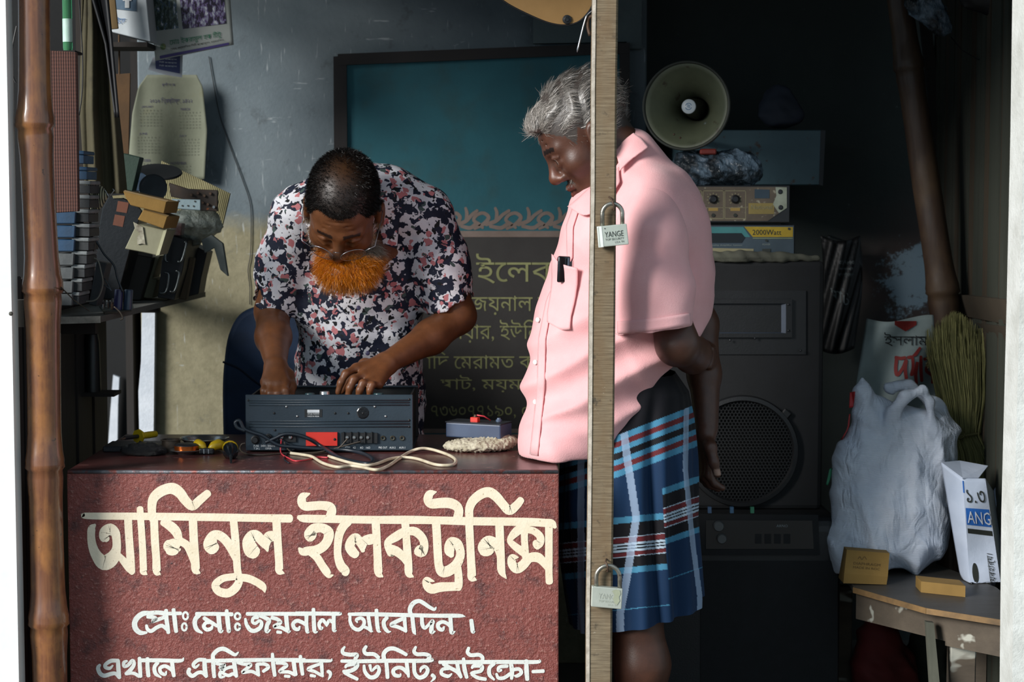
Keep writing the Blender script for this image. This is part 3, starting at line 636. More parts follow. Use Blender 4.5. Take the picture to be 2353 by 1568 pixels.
# grey plank end above the board
o = q4([(1225, -20), (1474, -20), (1474, 112), (1440, 112), (1440, 96), (1225, 100)], YB - .045, .03).build('grey_plank', M('grey_plank', '#5d6a6c', '#4b5658', rough=.85, scale=6, bump=.3, bscale=60))
tag(o, 'weathered grey plank fixed to the wall above the signboard', 'plank')
# ================================================================== PEOPLE: implicit bodies meshed with surface nets
def V3(p): return np.array(tuple(p), float)
class SDF:
    def __init__(s): s.p = []
    def cap(s, a, b, r1, r2=None, k=.02, op='u', tag=''): s.p.append(('c', V3(a), V3(b), r1, r1 if r2 is None else r2, k, op)); return s
    def chain(s, pts, rs, k=.02, op='u'):
        for i in range(len(pts) - 1): s.cap(pts[i], pts[i + 1], rs[i], rs[i + 1], k, op)
        return s
    def ell(s, c, r, R=None, k=.02, op='u'): s.p.append(('e', V3(c), np.array(r, float), np.eye(3) if R is None else np.array(R), 0, k, op)); return s
    def half(s, p, n, k=.003): s.p.append(('h', V3(p), V3(Vector(n).normalized()), 0, 0, k, 's')); return s   # keep the side opposite to n
    @staticmethod
    def _d(q, X):
        if q[0] == 'c':
            a, b = q[1], q[2]; ba = b - a; L = ba @ ba; pa = X - a; t = np.clip(pa @ ba / max(L, 1e-12), 0, 1)
            w = pa - t[:, None] * ba; return np.sqrt(np.einsum('ij,ij->i', w, w)) - (q[3] + (q[4] - q[3]) * t)
        if q[0] == 'e':
            l = (X - q[1]) @ q[3].T; u = l / q[2]; k0 = np.sqrt((u * u).sum(1)); w = l / (q[2] ** 2); k1 = np.sqrt((w * w).sum(1)); return np.where(k1 > 1e-9, k0 * (k0 - 1) / np.maximum(k1, 1e-9), -q[2].min())
        return -((X - q[1]) @ q[2])     # 'h': negative on the +n side
    def _bb(s, q, m):
        if q[0] == 'c':
            r = max(q[3], q[4]) + m; return np.minimum(q[1], q[2]) - r, np.maximum(q[1], q[2]) + r
        if q[0] == 'e':
            r = q[2].max() + m; return q[1] - r, q[1] + r
        return None
    def bounds(s):
        bb = [s._bb(q, 0) for q in s.p if q[0] != 'h' and q[6] == 'u']; return np.min([b[0] for b in bb], 0), np.max([b[1] for b in bb], 0)
    def mesh(s, h, post=None, B=8):
        lo, hi = s.bounds(); lo = lo - 4 * h; nb = np.ceil((hi + 4 * h - lo) / (B * h)).astype(int); n = nb * B + 1
        g = np.stack(np.meshgrid(*[np.arange(m) for m in nb], indexing='ij'), -1).reshape(-1, 3); bs = B * h
        cen = lo + (g + .5) * bs; d0 = np.full(len(g), 1e3)
        for q in s.p:      # coarse pass: plain distances at block centres
            e = s._d(q, cen); k, op = q[5], q[6]
            if op == 'u': hh = np.maximum(k - np.abs(d0 - e), 0) / k; d0 = np.minimum(d0, e) - hh * hh * k * .25
            else: d0 = np.maximum(d0, -e)
        am = np.abs(d0) < bs * .9 + .014; act = g[am]; D = np.full(n, .1, np.float32)
        for b in g[(d0 < 0) & ~am]: D[b[0] * B:b[0] * B + B + 1, b[1] * B:b[1] * B + B + 1, b[2] * B:b[2] * B + B + 1] = -.1
        r = np.arange(B + 1); off = np.stack(np.meshgrid(r, r, r, indexing='ij'), -1).reshape(-1, 3); offw = (off * h)[None]
        v = np.full((len(act), len(off)), .08); bl = lo + act * bs; bh = bl + bs
        for q in s.p:
            k, op = q[5], q[6]; bb = s._bb(q, k + .006)
            ix = np.arange(len(act)) if bb is None else np.nonzero(np.all((bh > bb[0]) & (bl < bb[1]), axis=1))[0]
            if not len(ix): continue
            e = s._d(q, (bl[ix][:, None, :] + offw).reshape(-1, 3)).reshape(len(ix), -1); c = v[ix]
            if op != 'u': e = -e
            hh = np.maximum(k - np.abs(c - e), 0); hh = hh * hh * (.25 / k)
            v[ix] = np.minimum(c, e) - hh if op == 'u' else np.maximum(c, e) + hh
        if post is not None:
            near = np.nonzero((np.abs(v) < .03).any(1))[0]
            X = (bl[near][:, None, :] + offw).reshape(-1, 3); v[near] = post(X, v[near].ravel()).reshape(len(near), -1)
        for i, a in enumerate(act): D[a[0] * B:a[0] * B + B + 1, a[1] * B:a[1] * B + B + 1, a[2] * B:a[2] * B + B + 1] = v[i].reshape(B + 1, B + 1, B + 1)
        return nets(D, lo, h)
def nets(D, lo, h):
    S_ = D < 0; n = np.array(D.shape); c = np.zeros(n - 1, np.int8)
    for dx in (0, 1):
        for dy in (0, 1):
            for dz in (0, 1): c += S_[dx:n[0] - 1 + dx, dy:n[1] - 1 + dy, dz:n[2] - 1 + dz]
    cells = np.argwhere((c > 0) & (c < 8)); idx = np.full(n - 1, -1, np.int32); idx[tuple(cells.T)] = np.arange(len(cells))
    acc = np.zeros((len(cells), 3)); cnt = np.zeros(len(cells)); cr = [(x, y, z) for x in (0, 1) for y in (0, 1) for z in (0, 1)]
    for i, a in enumerate(cr):
        for b in cr[i + 1:]:
            if sum(abs(a[k] - b[k]) for k in range(3)) != 1: continue
            va = D[cells[:, 0] + a[0], cells[:, 1] + a[1], cells[:, 2] + a[2]]; vb = D[cells[:, 0] + b[0], cells[:, 1] + b[1], cells[:, 2] + b[2]]
            m = (va < 0) != (vb < 0); t = va[m] / (va[m] - vb[m]); A = np.array(a, float); Bv = np.array(b, float)
            acc[m] += A + t[:, None] * (Bv - A); cnt[m] += 1
    V = lo + (cells + acc / cnt[:, None]) * h; F = []
    for ax in range(3):
        sl0 = [slice(1, n[k] - 1) for k in range(3)]; sl1 = list(sl0); sl0[ax] = slice(0, n[ax] - 1); sl1[ax] = slice(1, n[ax])
        s0 = S_[tuple(sl0)]; s1 = S_[tuple(sl1)]; e = np.argwhere(s0 != s1)
        flip = s0[tuple(e.T)]; e = e + np.array([0 if k == ax else 1 for k in range(3)]); u = (ax + 1) % 3; w = (ax + 2) % 3
        def at(du, dw):
            q = e.copy(); q[:, u] -= du; q[:, w] -= dw; return idx[q[:, 0], q[:, 1], q[:, 2]]
        quad = np.stack([at(1, 1), at(0, 1), at(0, 0), at(1, 0)], 1); quad[~flip] = quad[~flip][:, ::-1]; F.append(quad)
    F = np.concatenate(F); F = F[(F >= 0).all(1)]; return V, F
def smooth_mesh(V, F, it=2, lam=.5):
    E = np.concatenate([F[:, [0, 1]], F[:, [1, 2]], F[:, [2, 3]], F[:, [3, 0]]])
    for _ in range(it):
        A = np.zeros_like(V); n = np.zeros(len(V))
        for a, b in ((0, 1), (1, 0)):
            for k in range(3): A[:, k] += np.bincount(E[:, a], V[E[:, b], k], len(V))
            n += np.bincount(E[:, a], minlength=len(V))
        V = V + lam * (A / np.maximum(n, 1)[:, None] - V)
    return V
def vnormals(V, F):
    fn = np.cross(V[F[:, 2]] - V[F[:, 0]], V[F[:, 3]] - V[F[:, 1]]); N = np.zeros_like(V)
    for c in range(4):
        for k in range(3): N[:, k] += np.bincount(F[:, c], fn[:, k], len(V))
    return N / np.maximum(np.linalg.norm(N, axis=1), 1e-12)[:, None]
def proj(V):
    """world -> photograph pixel (used only to lay out cloth patterns and hair roots)"""
    d = V - np.array(CAM); fw = d[:, 1] * _cp - d[:, 2] * _sp; up = d[:, 1] * _sp + d[:, 2] * _cp
    return CX + FPX * d[:, 0] / fw, CY - FPX * up / fw
def setcol(o, C):
    me = o.data; a = me.color_attributes.new('Col', 'FLOAT_COLOR', 'POINT'); a.data.foreach_set('color', np.concatenate([C, np.ones((len(C), 1))], 1).astype(np.float32).ravel())
def L3c(h): return np.array(lin(h)[:3])
_gw = [(RNG.normal(size=3), RNG.uniform(0, 6.28)) for _ in range(12)]
def wob(X, f, seed=0):
    """cheap smooth pseudo noise, about -1..1"""
    out = 0
    for i in range(5):
        w, ph = _gw[(i + seed) % 12]; out = out + np.sin(X @ (w * f) + ph + seed)
    return out / 2.6
def mat_attr(name, rough=.5, sub=0.0, bump=.2, bscale=300, spec=.5, sheen=0, aniso=0):
    t = NT(name); a = t.n('ShaderNodeAttribute', attribute_name='Col'); co = t.coord('Object')
    c = t.mix(t.ramp(t.noise(co, 45, 4, .6), [(.3, 0.0), (.7, .35)]), a.outputs[0], (0.02, 0.01, 0.008)) if sub else a.outputs[0]
    t.base(c); t.set(Roughness=rough); t.b.inputs['Specular IOR Level'].default_value = spec
    if sub: t.b.inputs['Subsurface Weight'].default_value = sub; t.b.inputs['Subsurface Radius'].default_value = (.012, .004, .002); t.b.inputs['Subsurface Scale'].default_value = .3
    if sheen: t.b.inputs['Sheen Weight'].default_value = sheen
    if bump: t.bump(t.noise(co, bscale, 4, .7), bump, .0012)
    return t.m
skin_m = mat_attr('skin', .42, .06, .25, 260); hair_m = mat_attr('hair_strands', .38, 0, 0, spec=.6)
cloth_attr = mat_attr('woven_cotton', .8, 0, .25, 500, .2)
def frame(F0, yaw, pitch, roll):
    """columns L, F, U of a head: F0 horizontal facing, pitch > 0 looks down"""
    U = Vector((0, 0, 1)); F = Vector(F0).normalized(); F = Matrix.Rotation(yaw, 3, 'Z') @ F; L = U.cross(F)
    R = Matrix.Rotation(pitch, 3, L); F = R @ F; U = R @ U; R = Matrix.Rotation(roll, 3, F); L = R @ L; U = R @ U
    return np.array([tuple(L), tuple(F), tuple(U)])
def strands(name, parent, roots, dirs, length, width, cols, flow=None, segs=5, grav=.0, curl=.0, mat=None):
    """hair as thin tapering ribbons: roots (n,3), start dirs (n,3), flow (n,3) the direction they bend to"""
    n = len(roots); pts = [roots]; d = dirs / np.linalg.norm(dirs, axis=1)[:, None]; ln = np.asarray(length).reshape(-1, 1) * np.ones((n, 1))
    for i in range(segs):
        if flow is not None: d = d + flow * (.9 / segs)
        d = d + np.array([0, 0, -grav / segs]) + RNG.normal(size=(n, 3)) * curl; d = d / np.linalg.norm(d, axis=1)[:, None]; pts.append(pts[-1] + d * ln / segs)
    P_ = np.stack(pts, 1); side = np.cross(d, RNG.normal(size=(n, 3))); side /= np.linalg.norm(side, axis=1)[:, None]
    w = np.linspace(1, .25, segs + 1)[None, :, None] * (np.asarray(width).reshape(-1, 1, 1)) / 2
    A = P_ + side[:, None, :] * w; B = P_ - side[:, None, :] * w; V = np.stack([A, B], 2).reshape(-1, 3); m = 2 * (segs + 1)
    b = (np.arange(n) * m)[:, None] + (np.arange(segs) * 2)[None]; F = np.stack([b, b + 1, b + 3, b + 2], -1).reshape(-1, 4)
    o = raw_obj(name, V, F, mat or hair_m, parent); setcol(o, np.repeat(cols, m, 0)); return o
def head_prims(s, O, A, sc, beard=False, elderly=True):
    """O head centre between the ears, A rows L,F,U"""
    def p(l, f, u): return V3(O) + sc * (l * A[0] + f * A[1] + u * A[2])
    def e(l, f, u, rl, rf, ru, k=.02, op='u'): s.ell(p(l, f, u), np.array([rl, rf, ru]) * sc, A, k * sc, op)
    def c(a, b, r1, r2, k=.015, op='u'): s.cap(p(*a), p(*b), r1 * sc, r2 * sc, k * sc, op)
    e(0, -.012, .045, .075, .096, .082, .03); e(0, .036, -.012, .060, .056, .085, .04)
    e(0, .026, -.072, .052, .054, .046, .03); e(0, .068, -.102, .022, .020, .018, .025)
    for q in (-1, 1):
        e(q * .045, .055, -.028, .022, .026, .020, .025)
        c((q * .012, .088, .016), (q * .044, .072, .016), .010, .008, .015)
        e(q * .031, .098, -.004, .018, .014, .012, .014, 's')
        e(q * .031, .0775, -.006, .0135, .0135, .0125, .004)
        c((q * .018, .088, .0035), (q * .031, .0905, .0045), .0036, .0038, .004); c((q * .031, .0905, .0045), (q * .045, .083, .0015), .0038, .003, .004)
        c((q * .019, .086, -.013), (q * .031, .0885, -.0155), .0030, .0034, .005); c((q * .031, .0885, -.0155), (q * .044, .081, -.011), .0034, .003, .005)
        e(q * .0130, .096, -.040, .0090, .0105, .0085, .008); e(q * .008, .102, -.046, .004, .006, .004, .004, 's')
        e(q * .080, -.004, -.008, .013, .021, .033, .006); e(q * .093, .002, -.006, .009, .014, .022, .006, 's'); e(q * .080, .002, -.034, .008, .008, .012, .006)
        e(q * .077, .012, -.012, .006, .006, .009, .005)
    c((0, .089, .008), (0, .106, -.028), .0085, .0110, .012); e(0, .109, -.034, .0120, .0115, .0110, .010)
    c((-.020, .084, -.069), (0, .0935, -.0655), .006, .0075, .008); c((0, .0935, -.0655), (.020, .084, -.069), .0075, .006, .008)
    c((-.017, .083, -.080), (0, .0915, -.0815), .006, .0085, .008); c((0, .0915, -.0815), (.017, .083, -.080), .0085, .006, .008)
    c((-.024, .092, -.0735), (0, .1015, -.0735), .0022, .0025, .003, 's'); c((0, .1015, -.0735), (.024, .092, -.0735), .0025, .0022, .003, 's')
    for q in (-1, 1):   # folds from nose to mouth, forehead creases
        c((q * .020, .0985, -.046), (q * .030, .084, -.072), .0022, .0015, .006, 's')
    for uu in (.034, .046, .057): c((-.035, .0855, uu), (.035, .0855, uu), .0012, .0012, .004, 's')
    return p
def hand(s, wrist, knuck, tips, bend, thumb, r=.0085, palm=.013):
    """wrist point; four knuckle points (index..little); tips: fingertip per finger; bend: middle joint offset; thumb: (base, mid, tip)"""
    W_ = V3(wrist); kc = np.mean([V3(k) for k in knuck], 0)
    for kx in knuck: s.cap(W_ + (V3(kx) - kc) * .35, kx, palm * 1.15, palm * .85, .016)
    for i, (a, b) in enumerate(zip(knuck, tips)):
        a, b = V3(a), V3(b); m1 = a + (b - a) * .45 + V3(bend); m2 = a + (b - a) * .76 + V3(bend) * .7; rr = r * (1.0, 1.03, .98, .86)[i]
        s.chain([a, m1, m2, b], [rr * 1.1, rr * 1.02, rr * .93, rr * .82], .006)
    t0, t1, t2 = [V3(x) for x in thumb]; s.chain([W_ + (t0 - W_) * .3, t0, t1, t2], [palm * 1.05, r * 1.55, r * 1.2, r * 1.0], .010)
def skin_cols(V, F, base, deep, rng=1.0):
    n = wob(V, 35) * .5 + wob(V, 90, 3) * .3; C = base[None] * (1 + .10 * n[:, None]); return np.clip(C, 0, 1)

# ------------------------------------------------------------------ man bent over the amplifier
m1 = thing('person', 'man with orange beard in floral shirt bending over the amplifier', 'person', (P(830, 1000, .82).x, .82, 0))
Rz = lambda x, y, d: P(x, y, d)
A1 = frame((0, -1, 0), -.10, math.radians(50), math.radians(-7)); O1 = P(789, 480, .46); SC1 = 1.04
b1 = SDF(); hp1 = head_prims(b1, O1, A1, SC1, True)
nk = P(822, 478, .63)
b1.cap(hp1(0, -.035, -.045), nk, .056, .062, .03); b1.cap(nk, P(825, 560, .66), .07, .11, .05)
b1.ell(P(825, 620, .69), (.13, .085, .16), None, .05); b1.ell(P(828, 840, .76), (.125, .085, .22), None, .05); b1.ell(P(830, 1030, .80), (.13, .09, .12), None, .05)
for sx in (-1, 1):   # legs to the floor behind the counter
    b1.chain([(m1.location.x + sx * .08, .80, .70), (m1.location.x + sx * .095, .80, .42), (m1.location.x + sx * .10, .83, .06)], [.075, .055, .04], .03)
    b1.chain([(m1.location.x + sx * .10, .85, .035), (m1.location.x + sx * .11, .70, .022)], [.034, .028], .03)
shR, elR, wrR = P(672, 495, .62), P(626, 716, .66), P(634, 838, .43)
shL, elL, wrL = P(985, 495, .64), P(1052, 726, .62), P(893, 832, .45)
b1.chain([P(822, 505, .66), shR, elR], [.06, .046, .040], .03); b1.chain([elR, P(628, 775, .56), wrR], [.040, .040, .025], .02)
b1.chain([P(822, 505, .66), shL, elL], [.06, .046, .041], .03); b1.chain([elL, P(990, 775, .56), wrL], [.041, .039, .025], .02)
hand(b1, P(634, 846, .42), [P(655, 878, .385), P(640, 882, .375), P(624, 882, .375), P(609, 878, .385)],
     [P(661, 925, .36), P(640, 935, .36), P(622, 934, .36), P(607, 925, .37)], (0, -.016, .002), [P(662, 862, .42), P(670, 888, .40), P(668, 916, .37)])
hand(b1, P(884, 838, .445), [P(818, 846, .405), P(834, 862, .385), P(852, 876, .375), P(870, 884, .375)],
     [P(777, 902, .375), P(799, 912, .36), P(823, 914, .35), P(848, 912, .35)], (-.004, -.012, .013), [P(838, 838, .46), P(806, 866, .46), P(786, 898, .44)])
V, F = b1.mesh(.0030); V = smooth_mesh(V, F, 1, .4)
LF = (V - V3(O1)) @ A1.T / SC1        # head-local coords
C = skin_cols(V, F, L3c('#794b2d'), None)
ishead = (np.abs(LF[:, 0]) < .085) & (LF[:, 2] > -.14) & (LF[:, 2] < .16) & (LF[:, 1] > -.13) & (LF[:, 1] < .14) & (V[:, 2] > 1.18)
u, f, l = LF[:, 2], LF[:, 1], LF[:, 0]
hl = .070 - .030 * np.clip((.07 - f) / .07, 0, 1) - 1.0 * np.clip(-f + .0, 0, .2) * .75 - .9 * np.clip(np.abs(l) - .045, 0, 1) + .004 * wob(V, 120)
hairy = ishead & (u > hl) & (np.abs(l) < .084)
crown = np.exp(-(((l) / .040) ** 2 + ((f - .005) / .05) ** 2)) * (u > .08)
hc = L3c('#181310')[None] * (1 - .75 * crown[:, None]) + L3c('#4d3018')[None] * (.75 * crown[:, None])
C = np.where(hairy[:, None], hc, C)
brow = ishead & (np.abs(u - (.021 - .12 * np.maximum(np.abs(l) - .03, 0))) < .0045) & (np.abs(l) > .012) & (np.abs(l) < .047) & (f > .06); C[brow] = L3c('#2b1c14')
C[ishead & (f > .075) & (u > -.060) & (u < .0) & (np.abs(l) < .02)] *= .9
ob1 = raw_obj('body', V, F, skin_m, m1); setcol(ob1, C); N1 = vnormals(V, F)
# short cropped hair
ri = np.nonzero(hairy)[0]; ri = ri[RNG.random(len(ri)) > crown[ri] * .93]; ri = RNG.choice(ri, min(20000, len(ri) * 4), True)
rt = V[ri] + RNG.normal(size=(len(ri), 3)) * .0012; fl = np.tile(A1[1] * .9 - A1[2] * .1, (len(ri), 1)); fl = fl + A1[0][None] * (l[ri] * 8)[:, None]
grey = (RNG.random(len(ri)) < .06)[:, None]
strands('hair', m1, rt, N1[ri] + .35 * RNG.normal(size=(len(ri), 3)), RNG.uniform(.005, .009, len(ri)), .0010, np.where(grey, L3c('#4a4744')[None], L3c('#15110f')[None]) * RNG.uniform(.7, 1.3, (len(ri), 1)), fl, 3)
bpy.data.objects['hair']['label'] = 'short cropped black hair thinning at the crown'
# beard: dense core plus strands
bs = SDF(); bs.ell(P(800, 618, .462), (.066, .040, .036), None, .03); bs.ell(P(806, 590, .495), (.072, .035, .040), None, .03); bs.ell(P(798, 640, .455), (.046, .030, .018), None, .03)
Vb, Fb = bs.mesh(.004, lambda X, d: d + .003 * wob(X, 160)); Nb = vnormals(Vb, Fb)
def beardcol(Vx):
    px, py = proj(Vx); w = np.clip((px - 828) / 30, 0, 1) * np.clip((600 - py) / 30, 0, 1) + np.clip((592 - py) / 14, 0, 1) * np.clip((px - 760) / 30, 0, 1) * .9; w = np.clip(w, 0, 1)[:, None]
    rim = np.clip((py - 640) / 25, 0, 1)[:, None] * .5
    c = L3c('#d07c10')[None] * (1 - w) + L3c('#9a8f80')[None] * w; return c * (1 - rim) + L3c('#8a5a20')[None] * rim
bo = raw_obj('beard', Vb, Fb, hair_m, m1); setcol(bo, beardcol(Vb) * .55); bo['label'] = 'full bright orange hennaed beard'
px, py = proj(Vb); ok = np.nonzero((Nb[:, 1] < .4))[0]; ri = RNG.choice(ok, 11000); rt = Vb[ri] + RNG.normal(size=(len(ri), 3)) * .003
ctr = V3(P(802, 560, .49)); out = rt - ctr; out[:, 2] -= .03; out /= np.linalg.norm(out, axis=1)[:, None]
bcol = beardcol(rt) * RNG.uniform(.65, 1.45, (len(ri), 1))
st = strands('beard_strands', m1, rt, out + .5 * Nb[ri] + .5 * RNG.normal(size=(len(ri), 3)), RNG.uniform(.010, .024, len(ri)), .0007, bcol, None, 4, .5, .10)
st['kind'] = 'stuff'
# moustache and cheek whiskers, pale grey
ri = np.nonzero(ishead & ((np.abs(u + .058) < .008) & (np.abs(l) < .03) & (f > .06) | (u < -.02) & (u > -.075) & (np.abs(l) > .045) & (f > -.005) & (f < .06)))[0]; ri = RNG.choice(ri, 2600)
wc = np.where((RNG.random(len(ri)) < .65)[:, None], L3c('#a89c8c')[None], L3c('#b57a2a')[None]) * RNG.uniform(.6, 1.2, (len(ri), 1))
st = strands('moustache', m1, V[ri], N1[ri] * .6 - A1[2][None] * 1.0 + .4 * RNG.normal(size=(len(ri), 3)), RNG.uniform(.008, .018, len(ri)), .0007, wc, None, 3, .3, .08); st['label'] = 'pale grey moustache and whiskers'
# floral shirt
def mat_floral():
    t = NT('floral_print'); co = t.coord('Object')
    nz = t.n('ShaderNodeTexNoise'); t.l(co, nz.inputs['Vector']); nz.inputs['Scale'].default_value = 52; nz.inputs['Detail'].default_value = 2
    off = t.n('ShaderNodeVectorMath', operation='MULTIPLY_ADD'); t.l(nz.outputs['Color'], off.inputs[0]); off.inputs[1].default_value = (.030, .030, .030); t.l(co, off.inputs[2])
    def vor(scale, o=(0, 0, 0)):
        mp = t.n('ShaderNodeMapping'); t.l(off.outputs[0], mp.inputs[0]); mp.inputs['Location'].default_value = o
        v = t.n('ShaderNodeTexVoronoi'); t.l(mp.outputs[0], v.inputs['Vector']); v.inputs['Scale'].default_value = scale; return v
    v1 = vor(60); v2 = vor(80, (3, 1, 2)); v3 = vor(62, (7, 5, 1)); v4 = vor(52, (1, 9, 4))
    rnd = lambda v: t.n('ShaderNodeSeparateColor') 
    def pick(v, thr, ch=0):
        s_ = t.n('ShaderNodeSeparateColor'); t.l(v.outputs['Color'], s_.inputs[0]); return t.math('LESS_THAN', s_.outputs[ch], thr)
    c = t.mix(pick(v1, .45), '#1b2238', '#eceaf0')
    petal = t.math('MULTIPLY', pick(v4, .45), t.math('LESS_THAN', v4.outputs['Distance'], .62)); c = t.mix(petal, c, '#f3f1f5')
    blk = t.math('MULTIPLY', pick(v2, .22, 1), t.math('LESS_THAN', v2.outputs['Distance'], .45)); c = t.mix(blk, c, '#121317')
    pink = t.math('MULTIPLY', pick(v3, .26, 2), t.math('LESS_THAN', v3.outputs['Distance'], .50)); c = t.mix(pink, c, '#cf7f82')
    grn = t.math('MULTIPLY', pick(v3, .08, 1), t.math('LESS_THAN', v3.outputs['Distance'], .42)); c = t.mix(grn, c, '#4f615d')
    nv = t.ramp(t.noise(off.outputs[0], 26, 3, .6), [(.585, 0.0), (.60, 1.0)]); c = t.mix(nv, c, '#161d33')
    dot = t.math('MULTIPLY', t.math('LESS_THAN', v4.outputs['Distance'], .14), pick(v4, .45)); c = t.mix(dot, c, '#14161c')
    t.base(c); t.set(Roughness=.75); t.bump(t.noise(co, 40, 4, .6), .25, .006); return t.m
s1 = SDF()
s1.ell(P(826, 640, .685), (.158, .115, .17), None, .07); s1.ell(P(826, 800, .73), (.152, .115, .17), None, .08); s1.ell(P(832, 950, .77), (.160, .118, .15), None, .08); s1.ell(P(840, 1080, .79), (.168, .12, .12), None, .05)
s1.chain([P(690, 490, .62), P(770, 462, .63), P(822, 455, .63), P(900, 462, .635), P(972, 490, .635)], [.056, .062, .068, .064, .056], .06)
hemR, hemL = P(626, 708, .655), P(1038, 704, .622)
s1.chain([P(682, 500, .62), P(650, 600, .64), hemR], [.056, .054, .053], .05); s1.chain([P(978, 500, .635), P(1012, 600, .63), P(1042, 712, .62)], [.058, .060, .060], .05)
s1.ell(P(812, 505, .55), (.05, .05, .05), None, .05)
s1.half(P(832, 1130, .79), (0, 0, -1)); 
def cutcap(s, a, b, r, rin):   # open a sleeve end: flat cut past b, hollow inside
    a = Vector(a); b = Vector(b); d = (b - a).normalized(); s.cap(b + d * (r * 1.0), b + d * (r * 3), r * 1.35, r * 1.5, .004, 's'); s.cap(b - d * .055, b + d * .06, rin, rin, .004, 's')
cutcap(s1, shR, hemR, .055, .047); cutcap(s1, P(1005, 590, .63), hemL, .062, .052)
def fold1(X, d):
    px, py = proj(X); a = np.sin((px - 820) * .035 + (py - 500) * .012 + wob(X, 9) * 1.6); b = np.sin((px - 820) * .020 - py * .030 + wob(X, 11, 2) * 2.0)
    amp = np.clip((py - 560) / 250, .25, 1); return d - (.0045 * a + .004 * b) * amp - .0015 * wob(X, 60, 4)
V, F = s1.mesh(.0042, fold1); so = raw_obj('shirt', V, F, mat_floral(), m1); so['label'] = 'short-sleeved white, navy and pink floral shirt'
# collar: two folded flaps beside the neck
def flap(pts, name, mat, par, th=.003):
    mb = MB(); mb.prism([Vector(p) for p in pts], (0, 0, 0)) if False else None
    n = len(pts); ctr = sum((Vector(p) for p in pts), Vector()) / n; mb.add([Vector(p) for p in pts] + [ctr], [(i, (i + 1) % n, n) for i in range(n)])
    o = mb.build(name, mat, par, smooth=True, solid=th); return o
fm = so.data.materials[0]
flap([P(858, 420, .60), P(905, 425, .60), P(918, 500, .555), P(912, 572, .555), P(880, 560, .545), P(868, 500, .55)], 'collar', fm, so)
flap([P(712, 445, .60), P(735, 432, .60), P(728, 520, .55), P(712, 560, .545), P(700, 500, .56)], 'collar', fm, so)
btn = M('shirt_button', '#4b4566', '#39344f', rough=.3, bump=0)
for x, y in ((824, 708), (845, 812)): MB().lathe([(0, .002), (.004, .002), (.0055, .0012), (.0055, 0)], P(x, y, .565 if y < 750 else .60), (0, -1, .1), 14).build('button', btn, so, smooth=True)
MB().tube([(m1.location.x - .0, .80, .84), (m1.location.x, .80, .55), (m1.location.x, .80, .30)], [.15, .16, .17], 24, flat=.72).build('lungi', M('dark_lungi', '#23262f', '#15171d', rough=.85), m1, smooth=True)
# eyeglasses
gl = thing('eyeglasses', 'thin silver wire eyeglasses on the bearded man', 'eyeglasses', hp1(0, .11, 0))
gm = M('thin_silver_wire', '#b9bcc0', '#8c9096', rough=.25, metal=.9, bump=0); lens_m = M('eyeglass_lens', '#ffffff', '#ffffff', rough=.02, trans=1.0, bump=0)
def gp(l, f, u): return Vector(hp1(l, f, u))
for q in (-1, 1):
    ring = [gp(q * (.034 + .026 * math.cos(a)), .116 - .010 * math.cos(a), -.012 + .017 * math.sin(a)) for a in np.linspace(0, 2 * math.pi, 24)]
    MB().tube(ring, .0009, 5, caps=False).build('rim', gm, gl, smooth=True)
    MB().add(ring[:-1], [tuple(range(23))]).build('lens', lens_m, gl, solid=.0012)
    MB().tube([gp(q * .060, .106, -.006), gp(q * .079, .095, -.002), gp(q * .086, .03, .006), gp(q * .086, -.015, .012), gp(q * .083, -.035, -.004)], .0010, 5).build('temple', gm, gl, smooth=True)
MB().tube([gp(-.008, .117, -.006), gp(0, .121, -.002), gp(.008, .117, -.006)], .0009, 5).build('bridge', gm, gl, smooth=True)

# ------------------------------------------------------------------ man in the pink shirt, seen from his left side
yc = .27
m2 = thing('person', 'grey-haired man in pink shirt and blue plaid lungi, hands behind his back', 'person', (P(1470, 1300, yc).x, yc, 0))
A2 = frame((-1, 0, 0), .10, math.radians(36), 0); O2 = P(1353, 309, .235); SC2 = 1.06
b2 = SDF(); hp2 = head_prims(b2, O2, A2, SC2)
nb2 = P(1432, 420, .26)
b2.cap(hp2(0, -.03, -.05), nb2, .056, .064, .03); b2.cap(nb2, P(1455, 520, .27), .07, .11, .05)
b2.ell(P(1455, 600, .27), (.115, .13, .17), None, .05); b2.ell(P(1400, 830, .27), (.12, .125, .18), None, .05); b2.ell(P(1450, 1000, .28), (.105, .13, .12), None, .05)
shN, elN = P(1488, 505, .130), P(1556, 792, .085); haN = P(1606, 822, .33)
shF, elF, wrF = P(1500, 500, .45), P(1608, 745, .43), P(1624, 985, .36)
b2.chain([P(1470, 490, .2), shN, elN], [.05, .048, .042], .03); b2.chain([elN, P(1592, 815, .19), P(1604, 822, .28)], [.043, .038, .027], .02)
b2.chain([P(1470, 490, .34), shF, elF], [.05, .046, .040], .03); b2.chain([elF, P(1618, 860, .40), wrF], [.040, .036, .026], .02)
# near hand closes round the far arm above the wrist
hand(b2, P(1604, 822, .29), [P(1608, 806, .34), P(1606, 818, .345), P(1606, 830, .345), P(1604, 842, .34)], [P(1634, 800, .385), P(1636, 812, .39), P(1636, 826, .39), P(1632, 838, .385)], (.012, -.004, 0), [P(1600, 800, .31), P(1612, 790, .345), P(1626, 792, .37)])
